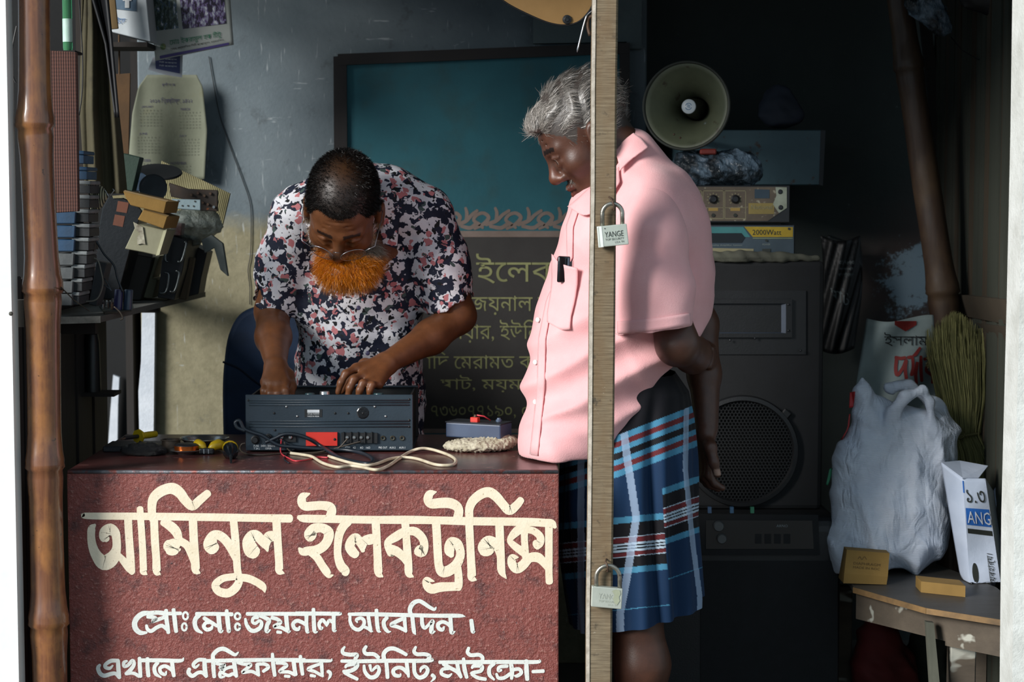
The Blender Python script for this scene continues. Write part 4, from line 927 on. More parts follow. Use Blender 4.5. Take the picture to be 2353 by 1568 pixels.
# far hand hangs open, relaxed
hand(b2, P(1620, 1000, .355), [P(1630, 1046, .33), P(1622, 1052, .345), P(1616, 1052, .36), P(1610, 1048, .372)],
     [P(1660, 1122, .335), P(1650, 1124, .352), P(1640, 1120, .366), P(1630, 1110, .378)], (-.014, .004, -.012), [P(1632, 1028, .315), P(1640, 1062, .305), P(1648, 1090, .305)], .0088)
for sx, dy in ((-1, -.066), (1, .085)):
    kx = P(1440, 1400, .2).x
    b2.chain([P(1450, 1060, yc + dy * .8), (kx + .01, yc + dy * .9, .50), (kx + .02, yc + dy, .44)], [.072, .056, .054], .03)
    b2.chain([(kx + .02, yc + dy, .44), (kx + .035, yc + dy, .30), (kx + .02, yc + dy, .08)], [.054, .056, .036], .03)
    b2.chain([(kx + .04, yc + dy, .04), (kx - .03, yc + dy, .035), (kx - .10, yc + dy, .022)], [.036, .034, .028], .03)
V, F = b2.mesh(.0030); V = smooth_mesh(V, F, 1, .35)
LF = (V - V3(O2)) @ A2.T / SC2; l, f, u = LF.T; C = skin_cols(V, F, L3c('#56372a'), None)
ishead = (np.abs(l) < .088) & (u > -.14) & (u < .16) & (f > -.13) & (f < .14) & (V[:, 2] > 1.28)
xs = np.array([-.13, -.09, -.03, .0, .020, .040, .050, .075, .105, .13]); ys = np.array([-.045, -.045, -.015, .010, .030, .000, .030, .052, .075, .08])
hairy = ishead & (u > np.interp(f, xs, ys) + .004 * wob(V, 130)) & (np.abs(l) < .079)
C[hairy] = L3c('#4a4440')
brow = ishead & (np.abs(u - (.0225 - .15 * np.maximum(np.abs(l) - .03, 0))) < .0048) & (np.abs(l) > .010) & (np.abs(l) < .048) & (f > .058); C[brow] = L3c('#191210')
lip = ishead & (u < -.060) & (u > -.089) & (np.abs(l) < .021) & (f > .082); C[lip] = L3c('#5a342c')
C[ishead & (np.abs(u + .0735) < .0022) & (np.abs(l) < .023) & (f > .078)] = L3c('#2a1612')
eye = ishead & (((l / .0125) ** 2 + ((u + .006) / 1) ** 2) < 9) & (np.abs(np.abs(l) - .031) < .0115) & (u < .001) & (u > -.0115) & (f > .080)
C[eye] = L3c('#8d7a6e'); C[eye & (np.abs(np.abs(l) - .030) < .0055)] = L3c('#120c0a')
nose = ishead & (f > .098) & (u < -.01); C[nose] = C[nose] * np.array([1.35, 1.12, 1.0])
nail = (proj(V)[0] > 1640) & (np.abs(proj(V)[1] - 1086) < 7) & (V[:, 1] < .312); C[nail] = L3c('#a08070')
ob2 = raw_obj('body', V, F, skin_m, m2); setcol(ob2, C); N2 = vnormals(V, F)
# wavy grey hair: a volume and strands combed back
hs = SDF(); p2 = hp2
hs.ell(p2(0, -.012, .046), np.array([.078, .098, .081]) * SC2, A2, .02); hs.ell(p2(0, .058, .080), np.array([.052, .032, .022]) * SC2, A2, .02); hs.ell(p2(0, .082, .072), np.array([.044, .012, .012]) * SC2, A2, .015)
def hcut(X, d):
    q = (X - V3(O2)) @ A2.T / SC2; lim = np.interp(q[:, 1], xs, ys) + .006 * wob(X, 90); w = .0035 * np.sin(q[:, 1] * 140 + q[:, 2] * 90 + wob(X, 30) * 3)
    return np.maximum(d - w, (lim - q[:, 2]) * .8)
Vh, Fh = hs.mesh(.0035, hcut); Nh = vnormals(Vh, Fh); LH = (Vh - V3(O2)) @ A2.T / SC2
def hcol(lh, n):
    g = np.clip(.60 + 3.0 * lh[:, 1], .12, 1)[:, None] * np.clip(1.1 - 14 * (lh[:, 2] - .085 - .25 * np.clip(lh[:, 1], -1, .1)), .12, 1)[:, None]; r = RNG.uniform(.5, 1.45, (n, 1))
    return np.clip((L3c('#26221f')[None] * (1 - g) + L3c('#b3aca4')[None] * g) * r, 0, .9)
ho = raw_obj('hair', Vh, Fh, hair_m, m2); setcol(ho, hcol(LH, len(Vh)) * .45); ho['label'] = 'wavy grey hair, darker towards the back'
ok = np.nonzero(Nh @ A2[1] > -2)[0]; ri = RNG.choice(ok, 11000); rt = Vh[ri] + RNG.normal(size=(len(ri), 3)) * .0015; lh = LH[ri]
# combed back from the brow, side hair sweeping down and back
fl = -A2[1][None] * np.where(lh[:, 1] > .06, .7, 1.0)[:, None] + A2[2][None] * np.where(lh[:, 1] > .06, .5, -.35)[:, None] + A2[0][None] * (lh[:, 0] * 3)[:, None]
wv = np.sin(lh[:, 1] * 110 + lh[:, 2] * 60)[:, None] * A2[2][None] * .6; d0 = fl + wv; d0 = d0 - (d0 * Nh[ri]).sum(1)[:, None] * Nh[ri] * 1.0 + .10 * Nh[ri] + .10 * RNG.normal(size=(len(ri), 3))
st = strands('hair_strands', m2, rt, d0, RNG.uniform(.014, .030, len(ri)), .0008, hcol(lh, len(ri)), -Nh[ri] * .35, 5, .05, .07); st['kind'] = 'stuff'
ri = np.nonzero(ishead & (u < -.050) & (u > -.062) & (np.abs(l) < .024) & (f > .082))[0]; ri = RNG.choice(ri, 420)
st = strands('moustache', m2, V[ri], N2[ri] * .5 - A2[2][None] + .3 * RNG.normal(size=(len(ri), 3)), .006, .0006, np.tile(L3c('#6f665e'), (len(ri), 1)) * RNG.uniform(.5, 1.2, (len(ri), 1)), None, 2)
# pink shirt
s2 = SDF()
s2.ell(P(1462, 590, .27), (.150, .165, .17), None, .08); s2.ell(P(1368, 560, .25), (.068, .125, .12), None, .06); s2.ell(P(1452, 348, .26), (.036, .058, .045), None, .04); s2.ell(P(1425, 730, .27), (.170, .168, .16), None, .08); s2.ell(P(1372, 850, .265), (.149, .165, .19), None, .08); s2.ell(P(1330, 975, .25), (.112, .150, .14), None, .08)
s2.ell(P(1535, 620, .28), (.080, .150, .20), None, .07); s2.ell(P(1488, 458, .27), (.080, .130, .078), None, .08); s2.ell(P(1432, 470, .26), (.085, .10, .075), None, .06); s2.ell(P(1445, 375, .26), (.060, .070, .05), None, .05)
s2.ell(P(1278, 1030, .22), (.075, .13, .07), None, .06); s2.ell(P(1500, 800, .27), (.075, .14, .10), None, .07)
s2.chain([P(1492, 478, .15), P(1497, 545, .115)], [.068, .070], .05); s2.chain([P(1505, 480, .40), P(1560, 600, .45), P(1590, 730, .45)], [.07, .070, .050], .05)
hd = (P(1585, 748, .065) - P(1420, 768, .065)).normalized()
# hem planes: front hem nearly level, back hem rising behind; sleeve end
s2.half(P(1280, 1046, .2), (.02, 0, -1))
pa, pb = P(1362, 1062, .2), P(1548, 838, .2); dd = (pb - pa).normalized(); s2.half(pa, (-dd.z * -1, 0, -dd.x) if False else (dd.z, 0, -dd.x), .006)
sl_n = V3(Vector((hd.z, -.12, -hd.x)).normalized()); sl_p = V3(P(1503, 758, .0))
def ridge(t, p=.6): return 1 - 2 * np.sqrt(np.sin(t) ** 2 + .05)
def fold2(X, d):
    px, py = proj(X); w = wob(X, 6, 1)
    a = ridge(((px - 1300) * .034 + (py - 600) * .060 + w * 2.2) * .5 + wob(X, 14, 5) * .35)            # pulls falling from the arm to the belly
    b = ridge((px * .060 - py * .020 + wob(X, 8, 4) * 2.4) * .5); c = np.sin((px + py) * .028 + wob(X, 8, 6) * 2)
    belly = np.clip((py - 640) / 120, 0, 1) * np.clip((1010 - py) / 60, 0, 1); back = np.clip((px - 1430) / 80, 0, 1)
    ma = np.clip(.45 + .8 * wob(X, 9, 7), 0, 1.2); mb_ = np.clip(.45 + .8 * wob(X, 8, 3), 0, 1.2)
    return d - .0085 * a * belly * ma - .0065 * mb_ * b * (.35 + .65 * back) * np.clip((py - 470) / 90, 0, 1) - .0022 * c - .0010 * wob(X, 55, 3)
V, F = s2.mesh(.0042, fold2); 
pink_m = M('pink_cotton', '#efb7b8', '#e8abad', rough=.8, scale=10, bump=.3, bscale=420, sheen=.2, spec=.25)
so2 = raw_obj('shirt', V, F, pink_m, m2); so2['label'] = 'loose short-sleeved salmon pink shirt with breast pocket'
from mathutils.bvhtree import BVHTree
bv2 = BVHTree.FromPolygons(V.tolist(), F.tolist())
def onsurf(bv, px, py, lift, fb):
    d = _dir(px, py).normalized(); h = bv.ray_cast(CAM, d)
    return (h[0] + h[1] * lift) if h[0] is not None else P(px, py, fb)
def patch(name, mat, par, bv, rows, lift, th, fb, nu=14, nv=16):
    """cloth piece laid on a garment: rows of pixel polylines, interpolated to a grid and dropped on the surface"""
    def rowpt(r, t):
        r = crom([(x, y) for x, y in r], 8); k = t * (len(r) - 1); i = min(int(k), len(r) - 2); f_ = k - i; return (r[i][0] + (r[i + 1][0] - r[i][0]) * f_, r[i][1] + (r[i + 1][1] - r[i][1]) * f_)
    def fn(u_, v_):
        k = v_ * (len(rows) - 1); i = min(int(k), len(rows) - 2); f_ = k - i; a, b = rowpt(rows[i], u_), rowpt(rows[i + 1], u_)
        return onsurf(bv, a[0] + (b[0] - a[0]) * f_, a[1] + (b[1] - a[1]) * f_, lift if not callable(lift) else lift(u_, v_), fb)
    mb = MB(); mb.grid(fn, nu, nv); return mb.build(name, mat, par, smooth=True, solid=th)
patch('pocket', pink_m, so2, bv2, [[(1283, 590), (1300, 606), (1337, 616)], [(1276, 640), (1300, 650), (1332, 655)], [(1262, 720), (1290, 730), (1316, 728)], [(1262, 742), (1290, 757), (1312, 756)]], lambda u_, v_: .0055 + .0105 * max(0, 1 - v_ * 2.2), .002, .13)
patch('placket', pink_m, so2, bv2, [[(1318, 480), (1332, 484)], [(1304, 520), (1319, 524)], [(1306, 590), (1318, 592)], [(1258, 690), (1272, 690)], [(1240, 780), (1256, 780)], [(1236, 900), (1253, 900)], [(1220, 1044), (1238, 1047)]], .003, .002, .2, 5, 40)
patch('collar', pink_m, so2, bv2, [[(1358, 436), (1388, 430), (1425, 388)], [(1338, 458), (1374, 468), (1430, 424)], [(1316, 478), (1352, 500), (1400, 474)]], lambda u_, v_: .006 + .006 * v_, .0025, .17)
patch('collar', pink_m, so2, bv2, [[(1420, 352), (1438, 330), (1456, 314)], [(1424, 374), (1450, 348), (1472, 328)], [(1432, 402), (1460, 370), (1484, 346)]], lambda u_, v_: .010 + .004 * v_, .0025, .2)
# near sleeve: a hollow tube of cloth hanging from the shoulder, open at its hem
s3 = SDF(); s3.chain([P(1490, 482, .135), P(1496, 560, .092), P(1500, 660, .078), P(1504, 800, .062)], [.064, .0735, .0775, .082], .04)
s3.cap(P(1500, 650, .080), P(1507, 860, .058), .066, .071, .003, 's')
hdn = Vector((hd.z, 0, -hd.x)); hdn = hdn if hdn.z < 0 else -hdn; s3.half(P(1503, 759, .05), hdn, .002)
def fold3(X, d):
    px, py = proj(X); b = ridge((px * .075 + py * .010 + wob(X, 8, 4) * 2.0) * .5); c = ridge((px * .02 - py * .035 + wob(X, 9, 2) * 1.5) * .5)
    return d - (.0052 * b * np.clip(.5 + .8 * wob(X, 9, 3), 0, 1.2) + .0040 * c * np.clip((620 - py) / 120, 0, 1)) * np.clip((py - 470) / 60, 0, 1)
V, F = s3.mesh(.0035, fold3); slo = raw_obj('sleeve', V, F, pink_m, so2); slo['label'] = 'wide short sleeve open at its hem'
bv3 = BVHTree.FromPolygons(V.tolist(), F.tolist())
patch('hem', pink_m, so2, bv3, [[(1421, 738), (1500, 732), (1584, 720)], [(1421, 767), (1500, 760), (1586, 747)]], .0022, .0015, .0, 40, 5)
wb = M('white_button', '#f2f1ee', '#dddcd8', rough=.3, bump=0)
for x, y, dd_ in ((1237, 736, .20), (1231, 834, .19), (1231, 924, .165)): MB().lathe([(0, .003), (.004, .003), (.0055, .002), (.0055, 0)], onsurf(bv2, x + 3, y, .004, dd_), (-.6, -.8, .05), 14).build('button', wb, so2, smooth=True)
# lungi: gathered cloth tube with printed bands
lev = [(855, 1395, 1552, .135), (900, 1335, 1582, .145), (960, 1300, 1592, .152), (1050, 1290, 1599, .158), (1150, 1288, 1604, .160), (1250, 1292, 1609, .160), (1340, 1304, 1614, .160), (1408, 1316, 1617, .158)]
NU, NVv = 560, 330
yv = np.linspace(855, 1408, NVv)[:, None]; vv = (yv - 855) / (1408 - 855); aa = (np.arange(NU) / NU * 2 * math.pi)[None]
x0, x1, ry = [np.interp(yv, [q[0] for q in lev], [q[k] for q in lev]) for k in (1, 2, 3)]
ca, sa = np.cos(aa), np.sin(aa); fo = (.011 * np.sin(7 * aa + .8 * np.sin(6 * vv)) + .005 * np.sin(17 * aa + vv * 3)) * np.minimum(1, .25 + vv)
pl = (np.exp(-((aa - 5.15) / .10) ** 2) * .016 - np.exp(-((aa - 4.98) / .07) ** 2) * .010) * np.minimum(1, vv * 2); Rr = 1 + (fo + pl) / .16
cen = np.array([tuple(P(float((q0 + q1) / 2), float(q), yc + .01)) for q0, q1, q in zip(x0[:, 0], x1[:, 0], yv[:, 0])])
drop = (-.040 * np.maximum(0, -ca) * np.maximum(0, vv - .3) + .050 * np.maximum(0, ca) * np.maximum(0, vv - .5)) * 1.2
Vl = np.stack([cen[:, 0:1] + ca * (x1 - x0) / 2 * S(yc) * Rr, cen[:, 1:2] + sa * ry * Rr, cen[:, 2:3] + drop], -1).reshape(-1, 3)
j, i = np.meshgrid(np.arange(NVv - 1), np.arange(NU), indexing='ij'); i2 = (i + 1) % NU
Fl = np.stack([j * NU + i, j * NU + i2, (j + 1) * NU + i2, (j + 1) * NU + i], -1).reshape(-1, 4)
def mat_lungi():
    t = NT('lungi_plaid'); a = t.n('ShaderNodeAttribute', attribute_name='Col'); t.base(a.outputs[0]); t.set(Roughness=.72); co = t.coord('Object')
    t.bump(t.noise(co, 400, 3, .6), .2, .0012); t.b.inputs['Sheen Weight'].default_value = .04; t.b.inputs['Specular IOR Level'].default_value = .25; return t.m
lo = raw_obj('lungi', Vl, Fl, mat_lungi(), m2); lo['label'] = 'dark blue lungi with light blue, maroon and white bands'
px, py = proj(Vl); ang = (np.arange(len(Vl)) % NU) / NU * 2 * math.pi
right = (ang > 5.12).astype(float) + (ang < .9)
navy, blue, mar, blk, wht = L3c('#0d2c4c'), L3c('#42809f'), L3c('#5c1f24'), L3c('#0a0a11'), L3c('#a9bccb')
t_up = py + np.where(px > 1420, (px - 1456) * .39, (px - 1420) * .28 - 14)      # upper band runs up to the right
t_lo = py + (px - 1456) * .10 + right * (62 + (px - 1545) * .25)
Cl = np.tile(navy, (len(Vl), 1))
def band(tv, a, b, c): Cl[(tv >= a) & (tv < b)] = c
band(t_up, 700, 986, blk)
for a, b, c in ((986, 1001, blue), (1001, 1014, mar), (1014, 1027, blue), (1027, 1042, blk), (1042, 1055, blue), (1055, 1068, mar), (1068, 1083, blue)): band(t_up, a, b, c)
low = t_up > 1083
for a, b, c in ((1186, 1201, blue), (1201, 1303, blk), (1234, 1246, mar), (1232, 1234, wht), (1247, 1252, wht), (1255, 1259, wht), (1262, 1267, wht), (1268, 1277, mar), (1277, 1279, wht), (1303, 1317, blue), (1398, 1400, blue)):
    mk = low & (t_lo >= a) & (t_lo < b); Cl[mk] = c
for xc, hw in (((np.interp(py, [980, 1060, 1190, 1330, 1410], [1432, 1442, 1462, 1440, 1425])), 9), ((np.interp(py, [900, 1080, 1250, 1370], [1578, 1575, 1592, 1608])), 6), (1335, 8)):
    mk = (np.abs(px - xc) < hw) & (Vl[:, 1] < yc) & (t_up > 986); Cl[mk] = Cl[mk] * .45 + L3c('#a7bdd8') * .55
setcol(lo, Cl)
# phone in the breast pocket and the pocket's outline
ph = thing('mobile_phone', 'small black phone sticking out of the pink breast pocket', 'phone', P(1306, 640, .135))
R_ = Matrix.Rotation(.05, 3, 'Y'); MB().box(onsurf(bv2, 1307, 620, .0080, .138), (.038, .008, .056), (0, .04, .25), .0035, 3).build('casing', M('phone_black', '#11141b', '#0b0d12', rough=.12, bump=0, coat=.5), ph, smooth=40)
MB().box(onsurf(bv2, 1316, 604, .0128, .131), (.003, .002, .022), (0, .04, .25), .0008, 1).build('trim_line', M('phone_trim', '#5d6b7d', '#4a5563', rough=.2, metal=.6, bump=0), ph)
# ================================================================== THINGS ON THE COUNTER
def Z3(L, ox, oy, s): return [(ox + x / s, oy + y / s) for x, y in L]
ya = Q(757, 1040, ZC).y
casing = M('dark_slate_enamel', '#2d3b46', '#243039', rough=.42, scale=9, bump=.12, bscale=200)
black_m = M('matte_black', '#17191c', '#0e0f11', rough=.55, scale=20, bump=.1)
chrome = M('bright_metal', '#c6c8c8', '#9a9c9a', rough=.25, metal=.9, scale=40, bump=.05)
red_m = M('red_cover', '#d8382c', '#c52f25', rough=.4, scale=8, bump=.03)
white_ink = M('white_legend', '#dfe4e6', '#cfd5d8', rough=.6, bump=0)
am = thing('amplifier', 'open slate-grey amplifier with red terminal cover on the counter', 'amplifier', (P(757, 1040, ya).x, ya + .1, ZC))
tl, tr, br, bl_ = P(563, 908, ya), P(950, 907, ya), P(949, 1040, ya), P(565, 1040, ya); zt = (tl.z + tr.z) / 2; x0, x1 = bl_.x, br.x; dp = .215; zb = ZC + .004
rp_ = MB().span((x0, ya, zb), (x1, ya + .004, zt), .0012).build('rear_panel', casing, am)
MB().span((x0, ya + .004, zb), (x1, ya + dp, zb + .004)).build('floor_plate', casing, am)
for xx in (x0 + .010, x1 - .006): MB().span((xx - .002, ya + .004, zb + .004), (xx + .002, ya + dp, zt - .004)).build('side_plate', black_m, am)
MB().span((x0 + .012, ya + dp - .004, zb + .004), (x1 + .002, ya + dp, zt), .0012).build('front_panel', black_m, am)
MB().span((x0 + .012, ya + dp - .014, zt - .003), (x1 + .002, ya + dp - .004, zt)).build('top_lip', casing, am)
for py in (920, 925, 931, 968, 974, 981):
    z = P(757, py, ya).z; MB().tube([(x0 + .008, ya - .0006, z), (x1 - .008, ya - .0006, z)], .0017, 6).build('rib', casing, rp_, smooth=True)
for px, py in ((658, 935), (630, 950), (683, 957), (770, 950), (800, 950), (834, 950), (861, 935), (886, 957), (632, 989), (571, 920), (940, 918), (940, 966), (940, 981)):
    MB().lathe([(0, .0022), (.0018, .002), (.0026, .0008), (.0026, 0)], P(px, py, ya), (0, -1, 0), 10).build('screw', chrome if py in (935, 957) else black_m, rp_, smooth=True)
MB().lathe([(0, .0012), (.012, .0009), (.014, 0)], P(834, 949, ya), (0, -1, 0), 12).build('grease_smear', M('oily_black', '#0c0d0f', '#14161a', rough=.2, bump=.2), rp_)
q4([(700, 941), (740, 941), (740, 959), (700, 959)], ya - .001, .001).build('rating_plate', M('plate_black', '#1d2022', rough=.5, bump=0), am)
q4([(706, 942), (734, 942), (734, 949), (706, 949)], ya - .0016, .0006).build('plate_label', M('plate_white', '#d9dde0', '#b8bdc2', rough=.4, bump=0), am)
def atxt(s_, px, py, w, h): text('lettering', s_, white_ink, rp_, P(px, py, ya - .0008), (1, 0, 0), (0, 0, 1), w * S(ya), h * S(ya), nrm=(0, -1, 0), lift=.0006)
atxt('AHUJA RADIOS', 720, 952, 27, 4); atxt('MADE IN INDIA', 720, 957, 27, 3.4)
for s_, px, py, w in (('FUSE', 589, 1025, 12), ('T 2A L', 590, 1031, 14), ('240V~ 50/60Hz', 616, 1025, 33), ('150VA', 617, 1031, 14), ('COM', 799, 1029, 11), ('4Ω', 814, 1029, 7), ('8Ω', 831, 1029, 7), ('16Ω', 846, 1029, 9), ('PRE OUT', 880, 1029, 20), ('AUX-2', 902, 1029, 14), ('AUX-1', 924, 1029, 14)): atxt(s_, px, py, w, 4.6)
MB().lathe([(0, .010), (.006, .010), (.0075, .008), (.0075, .004), (.0098, .003), (.0098, 0)], P(587, 1011, ya), (0, -1, 0), 20).build('fuse_holder', black_m, am, smooth=30)
MB().lathe([(0, .012), (.004, .012), (.0052, .008), (.008, .006), (.008, 0)], P(617, 1005, ya), (0, -1, 0), 16).build('cable_gland', black_m, am, smooth=30)
q4([(703, 994), (775, 994), (775, 1025), (703, 1025)], ya - .006, .006).build('red_cover', red_m, am); rc_ = bpy.data.objects['red_cover']
MB().lathe([(0, .0022), (.0022, .002), (.003, 0)], P(769, 1010, ya - .006), (0, -1, 0), 10).build('screw', black_m, rc_, smooth=True)
ts1 = q4([(784, 995), (867, 996), (867, 1019), (784, 1018)], ya - .006, .006).build('terminal_strip', black_m, am)
ts2 = q4([(639, 996), (680, 996), (680, 1016), (639, 1016)], ya - .005, .005).build('terminal_strip', black_m, am)
for px in (798, 814, 830, 845, 647, 667):
    MB().lathe([(0, .0036), (.003, .0034), (.0046, .0016), (.0046, 0)], P(px, 1006, ya - .0055), (0, -1, 0), 14).build('terminal_screw', chrome, ts1 if px > 700 else ts2, smooth=30)
for px in (789.5, 806, 822, 838, 854): q4([(px - 1, 994), (px + 1, 994), (px + 1, 1019), (px - 1, 1019)], ya - .010, .010).build('terminal_divider', black_m, ts1)
for px in (880, 902, 924):
    MB().lathe([(.0026, -.004), (.0026, .003), (.0046, .0034), (.0056, .002), (.0056, 0)], P(px, 1007, ya), (0, -1, 0), 18).build('jack', M('jack_ring', '#6f6c5e', '#4c4a40', rough=.35, metal=.7, bump=0), rp_, smooth=30)
for px, h in ((712, .118), (746, .122), (698, .10), (870, .118)):
    c = P(px, 905, ya + .05); MB().lathe([(0, h), (.010, h), (.011, h - .002), (.011, 0)], (c.x, ya + .05, zb + .004), (0, 0, 1), 18).build('capacitor', chrome if h > .12 else M('cap_sleeve', '#2a4a4e', rough=.35), am, smooth=30)
MB().span((x0 + .02, ya + .02, zb + .012), (x1 - .02, ya + dp - .03, zb + .014)).build('circuit_board', M('green_board', '#22402f', '#1a3024', rough=.5, bump=.1), am)
# cables lying in front of the amplifier
def cable_pts(L, r, lay=1040, dy=.014):
    out = []
    for i, (x, y) in enumerate(L):
        p = Q(x, y, ZC + r * 1.1)
        if y < lay or p.y > ya - dy: p = P(x, y, ya - dy)
        if p.z < ZC + r * 1.05: p.z = ZC + r * 1.05
        out.append(tuple(p))
    return crom(out, 8)
cabk = M('black_cable', '#1c2630', '#141b22', rough=.4, bump=.08); cawh = M('cream_cable', '#d8cdb4', '#b9ad92', rough=.45, bump=.05, scale=30); card = M('red_wire', '#c9404a', '#b5323c', rough=.4, bump=0); cabr = M('brown_wire', '#4b4136', '#332c25', rough=.5, bump=0)
c1 = Z3([(250, 1140), (180, 1110), (160, 1065), (200, 1050), (240, 1120), (320, 1155), (400, 1180), (480, 1230), (560, 1270), (700, 1285), (900, 1300), (1150, 1310), (1300, 1340), (1392, 1390), (1370, 1432), (1250, 1420), (1100, 1380), (950, 1290), (820, 1210), (700, 1172), (600, 1170), (520, 1205), (430, 1245)], 500, 700, 3.92)
o = MB().tube(cable_pts(c1, .0042), .0042, 9).build('black_cable', cabk, None, smooth=True); tag(o, 'thick black mains cable looped across the front of the amplifier', 'cable')
c2 = Z3([(660, 1340), (750, 1352), (850, 1372), (950, 1430), (1080, 1465), (1200, 1455), (1300, 1466), (1430, 1490), (1530, 1460), (1620, 1400), (1720, 1335), (1820, 1300), (1920, 1305), (2060, 1348), (2140, 1395), (2130, 1440), (2050, 1450), (1950, 1440), (1800, 1392), (1680, 1378), (1560, 1392), (1430, 1438), (1330, 1450), (1200, 1428), (1100, 1400), (1000, 1368)], 500, 700, 3.92)
o = MB().tube(cable_pts(c2, .0034, 1028), .0034, 9).build('cream_cable', cawh, None, smooth=True); tag(o, 'cream twin cable curling along the front edge of the counter', 'cable')
c3 = Z3([(575, 1215), (568, 1320), (590, 1358), (640, 1385), (700, 1410), (800, 1402), (900, 1378), (995, 1380)], 500, 700, 3.92)
o = MB().tube(cable_pts(c3, .0018), .0018, 7).build('red_wire', card, None, smooth=True); tag(o, 'thin red wire running from a terminal of the amplifier', 'wire')
for i, L in enumerate(([(1290, 1235), (1200, 1258), (1000, 1312), (860, 1335), (600, 1342), (400, 1355), (270, 1350), (205, 1312), (215, 1262), (250, 1250)], [(1170, 1210), (1100, 1285), (1010, 1330), (850, 1350), (700, 1345), (630, 1300), (600, 1240)])):
    o = MB().tube(cable_pts(Z3(L, 500, 700, 3.92), .0017), .0017, 7).build('brown_wire', cabr, None, smooth=True)
    tag(o, ('thin brown wire lying along the foot of the amplifier to its left corner', 'short dark wire curling below the red terminal cover')[i], 'wire')
o = MB().tube(cable_pts(Z3([(640, 1430), (600, 1390), (640, 1330), (720, 1290), (650, 1260), (560, 1215)], 500, 700, 3.92), .0016), .0016, 7).build('black_wire', cabk, None, smooth=True); tag(o, 'thin black wire with taped end beside the red wire', 'wire')

# ---- loose tools left of the amplifier
yel = M('yellow_plastic', '#d2b01c', '#b8960f', rough=.35, scale=20, bump=.05); dirty = M('dirty_black', '#22252a', '#111215', rough=.4, scale=40, bump=.4, bscale=150)
def flat(px, py, z=ZC): return Q(px, py, z)
bx0, bx1 = flat(236, 1040), flat(368, 1040); o = MB().span((bx0.x, bx0.y, ZC), (bx1.x, bx0.y + .10, ZC + .013), .002).build('flat_case', dirty); tag(o, 'flat dark case lying under the yellow soldering iron', 'case')
zi = ZC + .013; it = thing('soldering_iron', 'yellow-handled soldering iron lying on the dark flat case', 'soldering iron', P(318, 1010, bx0.y + .05))
yi = bx0.y + .05; zi2 = zi + .0165; ax0 = Vector((P(318, 1000, yi).x, yi, zi2)); ax1 = Vector((P(357, 990, yi + .05).x, yi + .05, zi2 - .001)); dirv = (ax1 - ax0).normalized(); tip = ax0 - dirv * .045
MB().tube([ax0, ax0 + dirv * .01, ax0 + dirv * .035, ax1], [.0085, .0072, .0078, .0074], 14).build('handle', yel, it, smooth=40)
MB().lathe([(0, -.002), (.0158, -.002), (.0162, .001), (.0155, .004), (0, .004)], ax0, dirv, 8).build('flange', yel, it)
MB().tube([ax0, tip], [.0045, .0042], 12).build('heater_tube', dirty, it, smooth=40); MB().tube([tip, tip - dirv * .012 + Vector((0, 0, -.002))], [.0030, .0012], 8).build('tip', rust, it)
def blob(name, label, cat, c, r, h=.003, seed=0, mat=None, amp=.12, freq=90, flatb=True, group=None):
    s_ = SDF(); s_.ell(c, r, None, .01); c_ = V3(c)
    if flatb: s_.half(Vector(c) - Vector((0, 0, r[2] * .72)), (0, 0, -1), .004)
    V, F = s_.mesh(h, lambda X, d: d - amp * min(r) * (wob(X, freq, seed) * .6 + wob(X, freq * 2.3, seed + 2) * .4)); o = raw_obj(name, V, F, mat, None)
    me = o.data; L = Vector(c); me.transform(Matrix.Translation(-L)); o.location = L; tag(o, label, cat, group); return o
glit = NT('black_crumpled_plastic'); glit.base('#14171a'); glit.set(Roughness=.18); glit.bump(glit.noise(glit.coord('Object'), 190, 5, .8), 1.0, .006); glit = glit.m
cc = flat(324, 1050); blob('plastic_wrapped_lump', 'shiny black crumpled plastic lump in front of the soldering iron', 'plastic bag', (cc.x, cc.y + .03, ZC + .011), (.052, .035, .0155), .0022, 1, glit, .22, 170)
sp = thing('speaker_diaphragm', 'small speaker diaphragm with copper voice coil, lying near the yellow pliers', 'speaker part', flat(424, 1048)); c = flat(424, 1048) + Vector((0, .03, 0)); c.z = ZC
MB().lathe([(0, .010), (.012, .011), (.020, .006), (.022, .009), (.036, .0105), (.037, .0095), (.022, .004), (.018, 0), (0, 0)], c, (0, 0, 1), 30).build('flange', chrome, sp, smooth=40)
MB().lathe([(.0235, .010), (.0270, .010), (.0270, .019), (.0235, .019)], c, (0, 0, 1), 30, True).build('voice_coil', M('copper', '#c4652a', '#8a3f16', rough=.28, metal=.85, bump=.1, bscale=300), sp, smooth=40)
MB().lathe([(0, .020), (.018, .0205), (.0265, .0185), (.0265, .021), (.020, .0235), (0, .0225)], c, (0, 0, 1), 30).build('dome', dirty, sp, smooth=40)
pl = thing('pliers', 'small pliers with two yellow plastic handles beside the speaker diaphragm', 'pliers', flat(474, 1045)); c = flat(474, 1046); zz = ZC + .011
for sx in (-1, 1): MB().tube([(c.x + sx * .006, c.y + .012, zz), (c.x + sx * .013, c.y + .02, zz + .006), (c.x + sx * .022, c.y + .03, zz + .009), (c.x + sx * .028, c.y + .05, zz + .003), (c.x + sx * .024, c.y + .075, zz)], [.006, .0105, .0115, .0105, .006], 12).build('handle', yel, pl, smooth=True)
MB().span((c.x - .016, c.y, ZC + .001), (c.x + .016, c.y + .016, ZC + .014), .003, 2).build('jaw', dirty, pl)
for sx in (-.005, .005): MB().span((c.x + sx - .0012, c.y - .001, ZC + .003), (c.x + sx + .0012, c.y + .001, ZC + .013)).build('cutting_edge', chrome, pl)
sd_ = thing('screwdriver', 'black-handled screwdriver pointing at the viewer, left of the amplifier', 'screwdriver', flat(531, 1060)); a = flat(531, 1066); a.z = ZC + .002; b = P(529, 1022, a.y + .11); b.z = ZC + .018
